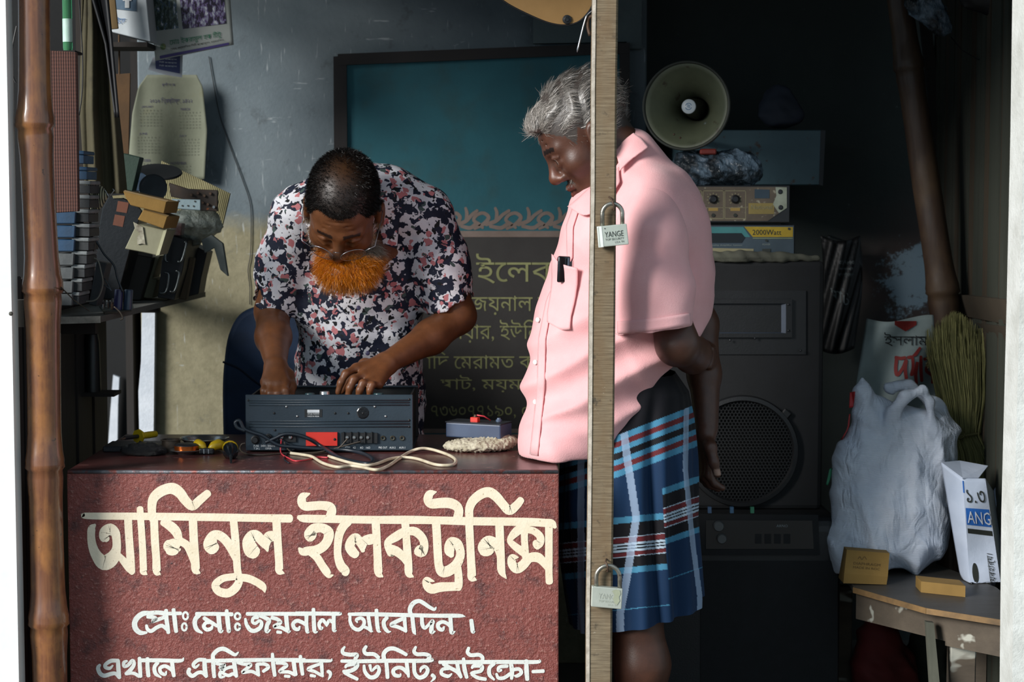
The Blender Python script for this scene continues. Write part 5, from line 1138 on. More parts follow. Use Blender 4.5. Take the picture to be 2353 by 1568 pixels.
MB().tube([b, b.lerp(a, .28), b.lerp(a, .42), b.lerp(a, .52)], [.0165, .0165, .010, .0055], 14).build('handle', M('gloss_black', '#12161b', '#0c0f13', rough=.2, bump=0), sd_, smooth=40)
MB().tube([b.lerp(a, .5), a], [.0032, .0022], 8).build('shaft', M('dark_steel', '#4d5358', '#34393d', rough=.3, metal=.8, bump=0), sd_)
MB().lathe([(.0150, 0), (.0172, .0), (.0172, .006), (.0150, .006)], b + Vector((0, 0, .001)), (a - b).normalized(), 14, True).build('collar', yel, sd_, smooth=40)
tn = thing('metal_tin', 'short rusty tin ring behind the loose tools', 'tin', flat(393, 1020)); c = Vector((P(393, 1010, ya + .02).x, ya + .02, ZC))
MB().lathe([(.0, .001), (.0195, .001), (.0205, .0), (.0205, .024), (.0235, .025), (.0235, .0265), (.0195, .0265), (.0190, .003), (0, .003)], c, (0, 0, 1), 26).build('wall', M('rust_tin', '#6c645a', '#4a4038', rough=.45, metal=.6, spots='#2c2622', spot_scale=80), tn, smooth=40)
ds = thing('metal_dish', 'shallow bright metal dish left of the amplifier', 'dish', flat(468, 1018)); c = Vector((P(468, 1005, ya + .05).x, ya + .06, ZC))
MB().lathe([(0, .002), (.034, .002), (.048, .020), (.055, .024), (.055, .0255), (.047, .0225), (.033, .004), (0, .004)], c, (0, 0, 1), 34).build('bowl', chrome, ds, smooth=40)
for i, (px, py, l_) in enumerate(((392, 1031, .09), (440, 1036, .05))):
    a = flat(px, py); o = MB().tube([(a.x - l_ / 2, a.y + .03, ZC + .005), (a.x, a.y + .02, ZC + .006), (a.x + l_ / 2, a.y + .01, ZC + .004)], [.004, .006, .003], 8).build('hand_tool', dirty, None, smooth=True); tag(o, ('slim black hand tool lying behind the crumpled plastic lump', 'short black hand tool lying between diaphragm and tin')[i], 'tool')
# ---- battery on a foam slab
fo_m = M('foam_crumb', '#c9c2ac', '#a59c84', rough=.9, scale=40, bump=1.0, bscale=160)
f0 = flat(1103, 1042); fb = SDF(); fc = Vector((f0.x, f0.y + .045, ZC + .014)); fb.ell(fc + Vector((-.012, -.008, -.002)), (.070, .042, .016), None, .02); fb.ell(fc + Vector((.045, .015, .004)), (.038, .035, .016), None, .02); fb.half((0, 0, ZC), (0, 0, -1), .003)
V, F = fb.mesh(.0025)
from mathutils import noise as mnoise
V = V + vnormals(V, F) * np.array([mnoise.fractal(Vector(p) * 150, .8, 2.0, 4) * .0035 for p in V])[:, None]
V[:, 2] = np.maximum(V[:, 2], ZC); o = raw_obj('foam_slab', V, F, fo_m, None); o.data.transform(Matrix.Translation(-fc)); o.location = fc; tag(o, 'crumbly off-white foam slab under the small battery', 'foam')
bt = thing('battery', 'small dark blue sealed battery with red terminal on the foam slab', 'battery', fc + Vector((0, .03, .012))); bz = ZC + .026
blu = M('blue_grey_case', '#3c4c66', '#303d55', rough=.4, scale=10, bump=.05); bc = Vector((fc.x - .004, fc.y + .035, bz + .0165))
Rb = Matrix.Rotation(math.radians(-24), 3, 'Z'); MB().box(bc, (.135, .062, .033), Rb, .003, 2).build('case', blu, bt); MB().box(bc + Vector((0, 0, .0175)), (.137, .064, .003), Rb, .001).build('lid', M('dark_lid', '#23272f', rough=.4, bump=0), bt)
rp = bc + Vector((-.008, -.012, .024)); MB().box(rp, (.018, .014, .011), Rb, .001).build('red_terminal', red_m, bt); MB().cyl(rp + Vector((.0, 0, .005)), rp + Vector((.001, 0, .011)), .004, .003, 10).build('terminal_nut', rust, bt)
MB().tube([rp + Vector((.004, 0, .010)), rp + Vector((.02, .003, .007)), rp + Vector((.034, .008, -.003))], .0018, 6).build('red_lead', card, bt, smooth=True)
MB().lathe([(0, .009), (.004, .009), (.005, .006), (.007, .005), (.007, 0)], bc + Vector((.045, -.006, .018)), (0, 0, 1), 10).build('terminal_knob', M('blue_knob', '#4c5d74', rough=.4, bump=0), bt, smooth=40)

# ---- blue chair behind the bearded man
ch = thing('chair', 'dark blue upholstered chair behind the bearded man', 'chair', (P(620, 1000, 1.0).x + .02, 1.05, 0)); cbm = M('navy_upholstery', '#16304f', '#102640', rough=.75, scale=14, bump=.2, bscale=150)
prof = [(512, 1030), (510, 900), (514, 830), (524, 770), (548, 725), (585, 706), (640, 700), (720, 700), (760, 712), (790, 745), (800, 830), (800, 1030)]
o = MB().prism([P(x, y, .98) for x, y in crom(prof, 4)], (0, .06, 0)).build('backrest', cbm, ch); md = o.modifiers.new('bev', 'BEVEL'); md.width = .014; md.segments = 3
o = MB().tube([P(x, y, .978) for x, y in crom([(512, 832), (550, 848), (590, 880), (640, 905), (720, 912), (800, 910)], 4)], .0028, 6).build('seam', M('seam', '#0b1a2e', rough=.8, bump=0), ch)
cx = ch.location.x; MB().span((cx - .20, .72 + .22, .40), (cx + .20, 1.36, .46), .02, 2).build('seat', cbm, ch)
for sx in (-.17, .17):
    for yy in (.98, 1.32): MB().cyl((cx + sx, yy, 0), (cx + sx, yy, .42 if yy > 1 else .62), .014).build('leg', black_m, ch)
# ---- tan rounded board and hooks hanging at the top
tb = thing('hanging_board', 'tan board with rounded corner and dark bolt hanging from above', 'board', P(1290, 60, .2)); tanm = M('tan_board', '#a8814c', '#946f3e', rough=.6, scale=7, bump=.1)
arc = [(1130, -20), (1165, 8), (1215, 34), (1262, 53), (1300, 58), (1330, 50), (1352, 28), (1362, 8), (1364, -20)]
MB().prism([P(x, y, .22) for x, y in crom(arc, 5)], (0, .012, 0)).build('board', tanm, tb)
MB().tube([P(x, y, .221) for x, y in crom(arc, 5)], .0022, 6).build('edging', black_m, tb, smooth=True)
MB().lathe([(0, .006), (.004, .006), (.0045, .004), (.0095, .003), (.0100, 0)], P(1303, 45, .219), (0, -1, 0), 18).build('bolt', dirty, tb, smooth=40)
MB().span((P(1250, 0, .2).x, .222, P(1250, -20, .22).z), (P(1262, 0, .2).x, .232, 2.42)).build('hanger', rust, tb)
hk = thing('metal_clip', 'small pale metal clip hanging beside the timber post', 'clip', P(1330, 115, .0)); hm = M('pale_steel', '#aeb3ba', '#8b9097', rough=.3, metal=.7)
MB().tube([P(x, y, -.045) for x, y in crom([(1364, 22), (1350, 34), (1344, 48), (1338, 70), (1332, 95), (1326, 120)], 4)], [.0022] * 5 + [.0042] * 15 + [.001], 7, flat=.5).build('arm', hm, hk, smooth=True)
MB().tube([P(x, y, -.042) for x, y in crom([(1364, 35), (1352, 42), (1350, 60), (1356, 82)], 4)], .0036, 7).build('rusty_arm', rust, hk, smooth=True)
# ================================================================== LEFT SHELF AND ITS CLUTTER
grey_wood = M('weathered_plank', '#6f6f69', '#4d4c47', rough=.9, scale=8, stretch=(1, .15, 1), bump=.5, bscale=60)
zs = P(230, 727, .27).z
def qs(px, py, lo=.16, hi=1.38):
    y = Q(px, py, zs).y; return min(max(y, lo), hi)
sh = thing('wall_shelf', 'weathered plank shelf crowded with electronic scrap on the left wall', 'shelf', (XL + .08, .7, zs - .05))
pa = [P(128, 711, .20), P(231, 727, .27), Q(440, 681, zs)]
A_, B_, C_ = Vector((XL - .005, .21, zs)), Vector((pa[1].x, .27, zs)), Vector((pa[2].x, 1.36, zs))
MB().prism([A_, B_, C_, Vector((XL - .005, 1.36, zs))], (0, 0, -.0135)).build('plank', grey_wood, sh)
MB().prism([A_ + Vector((0, -.0015, .0005)), B_ + Vector((0, -.0015, .0005)), B_ + Vector((0, -.0015, -.0145)), A_ + Vector((0, -.0015, -.0145))], (0, .0015, 0)).build('sawn_end', M('sawn_end', '#8f8d84', '#6c6a62', rough=.9, scale=40, bump=.5, bscale=200), sh)
for yy in (.36, 1.15): MB().span((XL - .01, yy, zs - .045), (XL + .10, yy + .025, zs - .0135)).build('bracket', dark_wood, sh)
def jb(name, label, cat, poly, mat, base=None, y=None, depth=.1, dx=0.0, group=None, bev=.0015, parent=None):
    yy = y if y is not None else qs(*base)
    pts = [P(a, b, yy) for a, b in poly]
    mb = MB().prism(pts, (dx, depth, 0)); o = mb.build(name, mat, parent)
    if bev: md = o.modifiers.new('bev', 'BEVEL'); md.width = bev; md.segments = 1
    if label: tag(o, label, cat, group)
    return o, yy
def jt(name, label, cat, poly, mat, base=None, y=None, depth=.1, dx=0.0, part='case', bev=.0015):
    yy = y if y is not None else qs(*base); c = P(sum(p[0] for p in poly) / len(poly), max(p[1] for p in poly), yy); t = thing(name, label, cat, c)
    jb(part, None, None, poly, mat, None, yy, depth, dx, None, bev, t); return t, yy
dust = M('dusty_grey_plastic', '#5e6262', '#44484a', rough=.75, scale=18, bump=.2); dustb = M('dusty_blue_plastic', '#274c6e', '#1f3b54', rough=.5, scale=16, bump=.1); dustd = M('dusty_dark_plastic', '#33373a', '#26292b', rough=.7, scale=18, bump=.2); topd = M('dust_top', '#84898a', '#6b7070', rough=.9, scale=30, bump=.3)
carton = M('brown_carton', '#86672f', '#735726', rough=.85, scale=10, bump=.15, bscale=120); carton2 = M('dull_carton', '#7d6743', '#6a5636', rough=.85, scale=10, bump=.15)
cream_c = M('cream_metal', '#8a886f', '#74725b', rough=.6, scale=8, bump=.12); dbrown = M('dark_brown_metal', '#3d3833', '#2c2926', rough=.6, scale=8, bump=.15)
yd = .25
for i, y0 in enumerate((346, 383, 415, 448, 481, 514, 546, 577, 608, 640, 671)):
    xr = (194, 201, 208, 207, 205, 207, 205, 201, 196, 190, 183)[i]; bl__ = i < 2
    t = thing('parts_box', ('topmost', 'second', 'third', 'fourth', 'fifth', 'sixth', 'seventh', 'eighth', 'ninth', 'tenth', 'lowest')[i] + (' from the top,' if 0 < i < 10 else '') + (' dusty blue' if bl__ else ' dusty grey') + ' parts box in the tall stack beside the grille cloth', 'box', P(185, y0 + 30, yd + .02), 'stacked parts boxes beside the grille cloth')
    q = [(168 - i * .6, y0), (xr, y0 + 1), (xr - 1, y0 + 30), (166 - i * .6, y0 + 29)]
    jb('body', None, None, [(q[0][0], y0 + 10), (q[1][0] - 1, y0 + 11), q[2], q[3]], dustb if bl__ else dustd, None, yd, .10, 0, None, .001, t)
    jb('lid', None, None, [q[0], q[1], (q[1][0], y0 + 10), (q[0][0], y0 + 9)], dustb if bl__ else topd, None, yd - .002, .104, 0, None, .002, t)
for i, y0 in enumerate((487, 519, 551, 583, 615, 647, 676)):
    o, _ = jb('drawer_box', ('topmost', 'second', 'third', 'fourth', 'fifth', 'sixth', 'lowest')[i] + (' from the top,' if 0 < i < 6 else '') + (' blue' if i < 3 else ' dull grey') + ' drawer box directly behind the bamboo', 'box', [(122, y0), (174 - i * 1.2, y0), (172 - i * 1.2, y0 + 27), (124, y0 + 27)], dustb if i < 3 else dust, None, yd - .01, .09, 0, 'drawer boxes below the grille cloth')
# grille cloth board
def mat_grille():
    t = NT('brown_grille_cloth'); co = t.coord('Object', (1, 1, 1)); w = t.n('ShaderNodeTexWave'); t.l(co, w.inputs[0]); w.inputs['Scale'].default_value = 62; w.bands_direction = 'X'; w.inputs['Distortion'].default_value = .5
    w2 = t.n('ShaderNodeTexWave'); t.l(co, w2.inputs[0]); w2.inputs['Scale'].default_value = 40; w2.bands_direction = 'Z'; k = t.math('ADD', t.math('MULTIPLY', w.outputs['Fac'], .65), t.math('MULTIPLY', w2.outputs['Fac'], .2))
    t.base(t.mix(k, '#2c1c1a', '#744c41')); t.set(Roughness=.85); t.bump(k, .6, .002); return t.m
t, _ = jt('grille_board', 'tall board covered in brown speaker grille cloth behind the bamboo', 'board', [(112, 116), (176, 120), (181, 486), (120, 490)], mat_grille(), None, .19, .012, part='board')
# hanging stained cloth
stain = M('stained_canvas', '#4f4a35', '#3d3928', rough=.9, scale=6, bump=.35, bscale=60, spots='#2f2b20', spot_scale=9, spot_lo=.56, spot_hi=.70)
def cl1(u_, v_):
    py = -140 + v_ * 585; l_ = np.interp(py, [-30, 100, 250, 440], [190, 186, 184, 196]); r_ = np.interp(py, [-30, 60, 200, 330, 445], [232, 252, 266, 280, 292]); px = l_ + (r_ - l_) * u_
    return P(px, py, .52 + .05 * u_ + .018 * math.sin(u_ * 11 + 2 * v_) + .008 * math.sin(u_ * 23 + v_ * 5))
mb = MB(); mb.grid(cl1, 46, 50); o = mb.build('hanging_canvas', stain, None, smooth=True, solid=.004); tag(o, 'stained olive canvas hanging in folds beside the grille cloth', 'cloth')
def cl2(u_, v_):
    py = -140 + v_ * 410; px = np.interp(py, [-30, 100, 270], [205, 243, 266]) + u_ * np.interp(py, [-30, 100, 270], [40, 14, 6]); return P(px, py, .50 + .02 * math.sin(u_ * 4))
mb = MB(); mb.grid(cl2, 8, 30); o = mb.build('black_strap', dk, None, smooth=True, solid=.006); tag(o, 'broad black strap hanging over the stained canvas', 'strap')
o = MB().tube([P(x, y, .40) for x, y in crom([(180, -20), (186, 60), (190, 140), (189, 210), (182, 265)], 5)], .0016, 6).build('hanging_wire', dk, None, smooth=True); tag(o, 'single black wire hanging in front of the stained canvas', 'wire')
# bottle shape standing in for bright greenery seen through a gap
gb = thing('green_gap', 'clear green bottle shape standing in for the bright green gap above the grille board', 'bottle', P(156, 118, .30)); gm_ = NT('green_plastic'); gm_.base('#7fe0a0'); gm_.set(Roughness=.08); gm_.b.inputs['Transmission Weight'].default_value = .75; gm_.b.inputs['IOR'].default_value = 1.3
r_ = 11 * S(.30); zb_ = P(156, 118, .30).z; MB().lathe([(0, 0), (r_ * .9, .001), (r_, .008), (r_, .11), (r_ * .95, .118), (r_, .13), (r_ * .5, .165), (r_ * .45, .19), (0, .19)], (P(156, 118, .30).x, .30, zb_), (0, 0, 1), 20).build('gap_body', gm_.m, gb, smooth=40)
MB().lathe([(r_ * .1, .019), (r_ * 1.02, .02), (r_ * 1.02, .07), (r_ * .1, .071)], (P(156, 118, .30).x, .30, zb_), (0, 0, 1), 20).build('gap_pale_band', M('mint_band', '#cfe8df', '#9fd0b8', rough=.5), gb, smooth=40)
MB().span((P(140, 119, .30).x, .27, zb_ - .006), (P(180, 119, .30).x, .34, zb_), .001).build('ledge', dark_wood, bpy.data.objects['wall_left'])
# rail and sticks under the roof that the cloths and papers hang from
MB().tube([(XL + .02, .0, 1.93), (XL + .02, 1.52, 1.95)], .012, 10).build('hanging_rail', dark_wood, bpy.data.objects['wall_left'])
for yy in (.02, .80, 1.48): MB().span((XL - .03, yy, 1.10), (XL - .005, yy + .03, 2.3)).build('stud', dark_wood, bpy.data.objects['wall_left'])
for yy, xe in ((1.06, -.62), (1.12, -.78)): MB().tube([(XL - .02, yy, 1.885), (xe, yy, 1.885)], .006, 8).build('hanging_stick', dark_wood, bpy.data.objects['wall_left'])
# papers on the wall: brown card, calendar, banner, white box
o, _ = jb('brown_card', 'stained orange-brown card hanging left of the calendar', 'card', [(270, -60), (274, -60), (276, 170), (300, 168), (296, 360), (268, 360), (264, 170), (272, 170)], M('orange_card', '#5a4126', '#40301f', rough=.9, scale=9, spots='#7a5a2c', spot_scale=20), None, 1.05, .004)
def mat_paper(name, c1, c2): return M(name, c1, c2, rough=.85, scale=7, bump=.2, bscale=40, spots='#6b6a52', spot_scale=12, spot_lo=.58, spot_hi=.76)
cal = thing('calendar', 'old curled wall calendar with faded month tables', 'calendar', P(385, 405, 1.36)); calm = mat_paper('old_calendar_paper', '#757968', '#626655')
def calp(px, py, lift=0): 
    s_ = (px - 300) / 175; return P(px, py, 1.385 - .030 * math.sin(s_ * 5.2 + .4) * (.4 + .6 * (py - 170) / 240) - .02 * math.exp(-((px - 300) / 22) ** 2) - lift)
def cg(u_, v_):
    py = 172 + v_ * 240; l_ = np.interp(py, [172, 200, 260, 410], [338, 318, 304, 292]); r_ = np.interp(py, [172, 200, 300, 410], [452, 466, 476, 470]); return calp(l_ + (r_ - l_) * u_, py)
mb = MB(); mb.grid(cg, 40, 30); mb.build('sheet', calm, cal, smooth=True, solid=.0012)
pur = M('faded_purple', '#4a4660', '#3c3850', rough=.8, bump=0); fad = M('faded_grey_ink', '#676a5c', '#5a5d50', rough=.9, bump=0)
def ctext(s_, x0, x1, y0, y1, m_): 
    o = text('lettering', s_, m_, cal, (0, 0, 0), (1, 0, 0), (0, 0, 1), 1, 1, nrm=(0, -1, 0)); L = wloc(cal)
    for v in o.data.vertices:
        w = v.co + L; u_, v_ = w.x + .5, .5 - w.z; v.co = calp(x0 + (x1 - x0) * u_, y0 + (y1 - y0) * v_, .0016) - L
ctext('২০১৬ িখ্রষ্টাব্দ, ১৪২২', 344, 442, 224, 240, pur); ctext('পৃথ্বী লোক', 372, 402, 190, 200, pur)
for s_, x0, x1, y0 in (('JANUARY', 325, 352, 243), ('MARCH', 415, 436, 248), ('JUNE', 320, 338, 305), ('JULY', 412, 428, 310), ('NOVEMBER', 392, 428, 372), ('OCTOBER', 318, 346, 366)):
    ctext(s_, x0, x1, y0, y0 + 6, pur)
    for r in range(6): ctext('%d  %d  %d  %d  %d  %d  %d' % tuple(range(1 + r * 5, 8 + r * 5)), x0 - 4, x0 + 46, y0 + 9 + r * 7, y0 + 12.5 + r * 7, fad)
bn = thing('paper_banner', 'white printed paper banner with two group photographs and green lettering', 'banner', P(440, 130, 1.05)); bnm = M('banner_white', '#aab0ac', '#9aa09b', rough=.6, scale=6, bump=.08); yb_ = 1.05
def bnp(px, py, lift=0): return P(px, py, yb_ - .012 * math.sin((px - 345) / 190 * 3.1) - lift)
mb = MB(); mb.grid(lambda u_, v_: bnp((340 + u_ * 186) + (17 * v_) * (1 - .35 * u_), (-50 + v_ * 190) - u_ * v_ * 37), 24, 12); mb.build('sheet', bnm, bn, smooth=True, solid=.0012)
def btri(u_, v_): return bnp((340 + u_ * 186) + (17 * v_) * (1 - .35 * u_), (-30 + v_ * 170) - u_ * v_ * 37, .0018)
def bpart(name, m_, u0, u1, v0, v1): mb = MB(); mb.grid(lambda a, b: btri(u0 + (u1 - u0) * a, v0 + (v1 - v0) * b), 8, 6); return mb.build(name, m_, bn, smooth=True)
def mat_photo(name, a, b, c):
    t = NT(name); co = t.coord('Object', (1, 1, .45)); n_ = t.noise(co, 130, 3, .6); t.base(t.ramp(n_, [(.40, a), (.48, b), (.55, c), (.62, '#c9ccd2')], 'CONSTANT')); t.set(Roughness=.4); return t.m
bpart('photograph', mat_photo('street_photo', '#2c3a36', '#5b6b62', '#3f5a78'), .05, .33, -.1, .60); bpart('photograph', mat_photo('crowd_photo', '#2b2233', '#6a5a86', '#8f93a5'), .38, .93, -.1, .62)
bpart('purple_rule', M('purple_rule', '#453a78', '#3b3168', rough=.5, bump=0), .06, .94, .945, .985)
grn = M('green_print', '#2d7a58', '#256a4b', rough=.5, bump=0)
def btext(s_, m_, u0, u1, v0, v1):
    o = text('lettering', s_, m_, bn, (0, 0, 0), (1, 0, 0), (0, 0, 1), 1, 1, nrm=(0, -1, 0)); L = wloc(bn)
    for v in o.data.vertices: w = v.co + L; v.co = btri(u0 + (u1 - u0) * (w.x + .5), v0 + (v1 - v0) * (.5 - w.z)) + Vector((0, -.0008, 0)) - L
btext('েমাঃ ইকরামুল হক িটটু', grn, .20, .86, .73, .85); btext('েময়র, ময়মনিসংহ িসিট কেপাের্শন, ময়মনিসংহ', ink, .20, .88, .86, .91)
mb = MB(); mb.add([btri(.115 + .035 * math.cos(a), .83 + .045 * math.sin(a)) + Vector((0, -.0006, 0)) for a in np.linspace(0, 6.283, 17)[:-1]], [tuple(range(16))]); mb.build('emblem', M('emblem_green', '#3d6a4e', '#8a8d5a', rough=.5, scale=90, bump=0), bn)
lb = thing('blue_notice', 'small blue printed notice hanging below the banner', 'notice', P(388, 178, 1.12)); jb('sheet', None, None, [(372, -50), (400, -50), (400, 124), (420, 120), (418, 178), (380, 172), (340, 160), (352, 132), (372, 128)], M('notice_white', '#b8bcc4', rough=.7), None, 1.12, .002, 0, None, 0, lb); jb('blue_panel', None, None, [(356, 128), (414, 120), (413, 169), (358, 158)], M('notice_blue', '#3b4270', '#323860', rough=.6), None, 1.118, .001, 0, None, 0, lb)
for r in range(3): text('lettering', 'িসিট কেপাের্শন', white_ink, lb, P(386, 136 + r * 8, 1.118), (1, 0, -.05), (0, 0, 1), 40 * S(1.1), 5 * S(1.1), nrm=(0, -1, 0))
wbx, _ = jt('white_box', 'white printed box on top at the upper left', 'box', [(254, -30), (334, -30), (346, 96), (258, 74), (256, 62)], M('box_white', '#c4ccd0', '#b2bbc0', rough=.6, scale=6), None, .95, .10)
MB().span((XL - .03, .93, P(300, 98, .95).z - .012), (P(340, 0, .95).x, 1.08, P(300, 98, .95).z)).build('upper_ledge', dark_wood, bpy.data.objects['wall_left'])
jb('printed_panel', None, None, [(262, -30), (312, -30), (314, 26), (262, 20)], M('box_blue_grey', '#5a7388', '#4d6478', rough=.6), None, .948, .001, 0, None, 0, wbx)
text('lettering', 'টেড', M('box_blue_ink', '#2f6aa5', rough=.6, bump=0), wbx, P(278, 46, .948), (1, 0, 0), (0, 0, 1), 22 * S(.95), 16 * S(.95), nrm=(0, -1, 0))
jb('white_mark', None, None, [(282, -10), (302, -10), (302, 2), (297, 2), (297, 18), (287, 18), (287, 2), (282, 2)], M('box_mark', '#dfe4e6', rough=.6, bump=0), None, .946, .001, 0, None, 0, wbx)
o, _ = jb('tan_card', 'tan cardboard flap beside the white box', 'card', [(236, -30), (262, -30), (272, 66), (250, 68)], carton2, None, .90, .006)
# ---- clutter on the shelf (front to back)
o, _ = jb('brown_parts_case', 'small dark brown box standing in front of the stacked parts boxes', 'box', [(190, 612), (222, 618), (208, 690), (180, 688)], M('brown_box', '#3a2620', '#2b1c18', rough=.6), (196, 697), None, .05)
o, _ = jb('grey_case', 'narrow dark grey case leaning beside the small brown box', 'box', [(222, 600), (246, 606), (222, 704), (204, 700)], dustd, None, .36, .06)
bc_, yy = jt('black_case', 'tall black case with two orange labels leaning on the shelf', 'case', [(250, 452), (272, 450), (312, 470), (326, 484), (300, 570), (268, 690), (216, 686), (222, 560), (235, 480)], M('gloss_black_case', '#161a1e', '#0e1114', rough=.35, scale=9), (240, 700), None, .12)
orl = M('orange_label', '#6b3a24', '#56301f', rough=.7, bump=0)
for q in ([(271, 462), (296, 466), (291, 490), (267, 486)], [(264, 493), (287, 497), (282, 522), (259, 517)]): jb('label_patch', None, None, q, orl, None, yy - .001, .001, 0, None, 0, bc_)
jb('torn_rim', None, None, [(258, 450), (286, 448), (318, 462), (334, 474), (328, 486), (316, 470), (284, 455), (260, 456)], M('torn_card', '#8c8462', '#6f684c', rough=.9, bump=.4), None, yy - .004, .05, 0, None, 0, bc_)
stripe = NT('striped_cloth'); w_ = stripe.n('ShaderNodeTexWave'); stripe.l(stripe.coord('Object', (1, 1, .4)), w_.inputs[0]); w_.inputs['Scale'].default_value = 60; stripe.base(stripe.ramp(w_.outputs['Fac'], [(.45, '#3a3a30'), (.55, '#b5b08f')])); stripe.set(Roughness=.9)
def knot(nm, pts, rs, lab): s_ = SDF(); s_.chain(pts, rs, .015); V, F = s_.mesh(.003, lambda X, d: d - .0016 * wob(X, 200)); o = raw_obj(nm, V, F, stripe.m, None); c = Vector(V.mean(0)); o.data.transform(Matrix.Translation(-c)); o.location = c; tag(o, lab, 'cloth')
knot('striped_rag', [P(212, 430, .36), P(228, 445, .36), P(236, 450, .355), P(226, 465, .36), P(214, 490, .37)], [.014, .012, .008, .008, .010], 'knotted cream rag with dark stripes behind the black case')
o = MB().tube([P(x, y, .345) for x, y in crom([(240, 435), (246, 445), (250, 452), (256, 446), (262, 438), (258, 434)], 4)], .0012, 6).build('bare_wire', chrome, None, smooth=True); tag(o, 'curl of bright bare wire on the knotted rag', 'wire')
yq = .52
for i, (front_, side_, lab) in enumerate((([(283, 440), (383, 464), (377, 491), (300, 472), (287, 452)], None, 'longer yellow-brown carton, the upper of two on the cream case'), ([(330, 481), (385, 498), (376, 526), (316, 505)], None, 'shorter yellow-brown carton, the lower of two on the cream case'))):
    t, _ = jt('carton', lab, 'carton', front_, carton, None, yq + .01 * i, .10, .012, 'box_body')
    jb('open_flap', None, None, [(front_[0][0] + 4, front_[0][1] - 3), (front_[1][0] + 4, front_[1][1] - 3), front_[1], front_[0]], carton2, None, yq + .01 * i + .002, .002, 0, None, 0, t)
cc_, yy = jt('cream_case', 'cream metal case under the two cartons', 'case', [(314, 515), (376, 528), (384, 530), (364, 588), (330, 580), (287, 572)], cream_c, None, .55, .12)
jb('edge_strip', None, None, [(376, 530), (384, 526), (366, 586), (358, 588)], M('cream_edge', '#b9b795', rough=.5), None, yy - .003, .004, 0, None, 0, cc_)
jb('torn_label', None, None, [(306, 510), (328, 522), (330, 536), (334, 562), (326, 560), (316, 562), (315, 544), (322, 538), (310, 526)], M('torn_paper', '#c5c4ae', '#55493c', rough=.9, scale=30), None, yy - .004, .003, 0, None, 0, cc_)
db, yy = jt('dark_brown_case', 'dark brown sheet-metal case standing below the cream case', 'case', [(286, 580), (350, 592), (346, 610), (322, 690), (270, 690), (276, 640)], dbrown, (310, 692), None, .14)
jb('rim', None, None, [(284, 570), (350, 582), (350, 592), (282, 579)], M('case_rim', '#5b5550', '#443f3a', rough=.5), None, yy - .003, .006, 0, None, 0, db)
o, _ = jb('cream_carton', 'narrow cream carton standing between the dark case and the amplifier with handles', 'carton', [(350, 590), (368, 588), (350, 640), (362, 642), (350, 686), (324, 684), (338, 640)], cream_c, (345, 690), None, .10)
ha, yy = jt('rack_amplifier', 'black rack amplifier with two chrome handles standing on end', 'amplifier', [(388, 540), (432, 552), (420, 620), (400, 690), (362, 684), (372, 600)], black_m, (400, 694), None, .2)
for q in ([(391, 556), (385, 560), (380, 596), (386, 602)], [(424, 556), (428, 562), (418, 598), (408, 602)], [(378, 626), (388, 632), (382, 670), (366, 674)], [(404, 622), (412, 630), (402, 668), (390, 670)]):
    MB().tube(crom([tuple(P(a, b, yy - .02)) for a, b in q], 4), .0032, 7).build('handle', M('dull_chrome', '#6e7474', '#4d5252', rough=.3, metal=.8), ha, smooth=True)
o, _ = jb('wood_strip', 'upright brown wooden strip beside the black rack amplifier', 'strip', [(424, 590), (446, 594), (428, 690), (406, 686)], M('strip_wood', '#5c4d38', '#463a2a', rough=.8, stretch=(1, 1, .2)), (420, 690), None, .03)
o, _ = jb('black_board', 'leaning black panel at the far end of the shelf', 'panel', [(440, 560), (476, 580), (462, 640), (456, 676), (424, 684), (436, 620)], black_m, (446, 685), None, .1)
o, _ = jb('white_adapter', 'small white and black adapter on top of the rack amplifier', 'adapter', [(398, 512), (418, 514), (414, 542), (390, 540)], M('adapter_white', '#a9aca6', '#7c3f34', rough=.5, scale=22), None, bpy.data.objects['rack_amplifier'].location.y + .005, .05)
cr = thing('corrugated_card', 'sheet of corrugated cardboard leaning at the back of the shelf', 'cardboard', P(450, 560, 1.15)); crm = M('corrugated', '#8d8765', '#77714f', rough=.9, scale=10)
a0, a1, a2, a3 = P(372, 370, 1.20), P(530, 445, 1.12), P(512, 520, 1.12), P(360, 470, 1.2)
n_ = 40
for k in range(n_):
    t0, t1 = k / n_, (k + .62) / n_; MB().prism([a0.lerp(a1, t0), a0.lerp(a1, t1), a3.lerp(a2, t1), a3.lerp(a2, t0)], (0, -.004, 0)).build('flute', crm, cr)
MB().prism([a0, a1, a2, a3], (0, .002, 0)).build('liner', carton2, cr)
for i, (px, py, rx, yy, lab) in enumerate(((352, 432, 32, .82, 'grey paper speaker cone standing behind the upper carton'), (318, 418, 22, .86, 'bluish speaker cone half hidden by the green box'))):
    MB().lathe([(0, .006), (.3 * rx * S(yy), .004), (rx * S(yy) * .93, 0), (rx * S(yy), .003), (rx * S(yy), -.004), (0, -.006)], P(px, py, yy), (.15, -1, .25), 28).build('speaker_cone', M('paper_cone', '#3c4348', '#2e3438', rough=.8) if i == 0 else M('blue_cone', '#33475a', '#28394a', rough=.7), None, smooth=50); tag(bpy.data.objects['speaker_cone' if i == 0 else 'speaker_cone.001'], lab, 'speaker cone')
MB().lathe([(0, 0), (.055, 0), (.058, .003), (.055, .006), (0, .006)], P(366, 398, .95), (.1, -.35, 1), 28).build('black_disc', black_m, None, smooth=40); tag(bpy.data.objects['black_disc'], 'flat black disc lying tilted above the speaker cones', 'disc')
gbx, _ = jt('green_book', 'dark green box standing beside the stained canvas', 'box', [(282, 352), (322, 362), (304, 440), (286, 436)], M('green_box', '#1f3a2c', '#182b22', rough=.6), None, .75, .05)
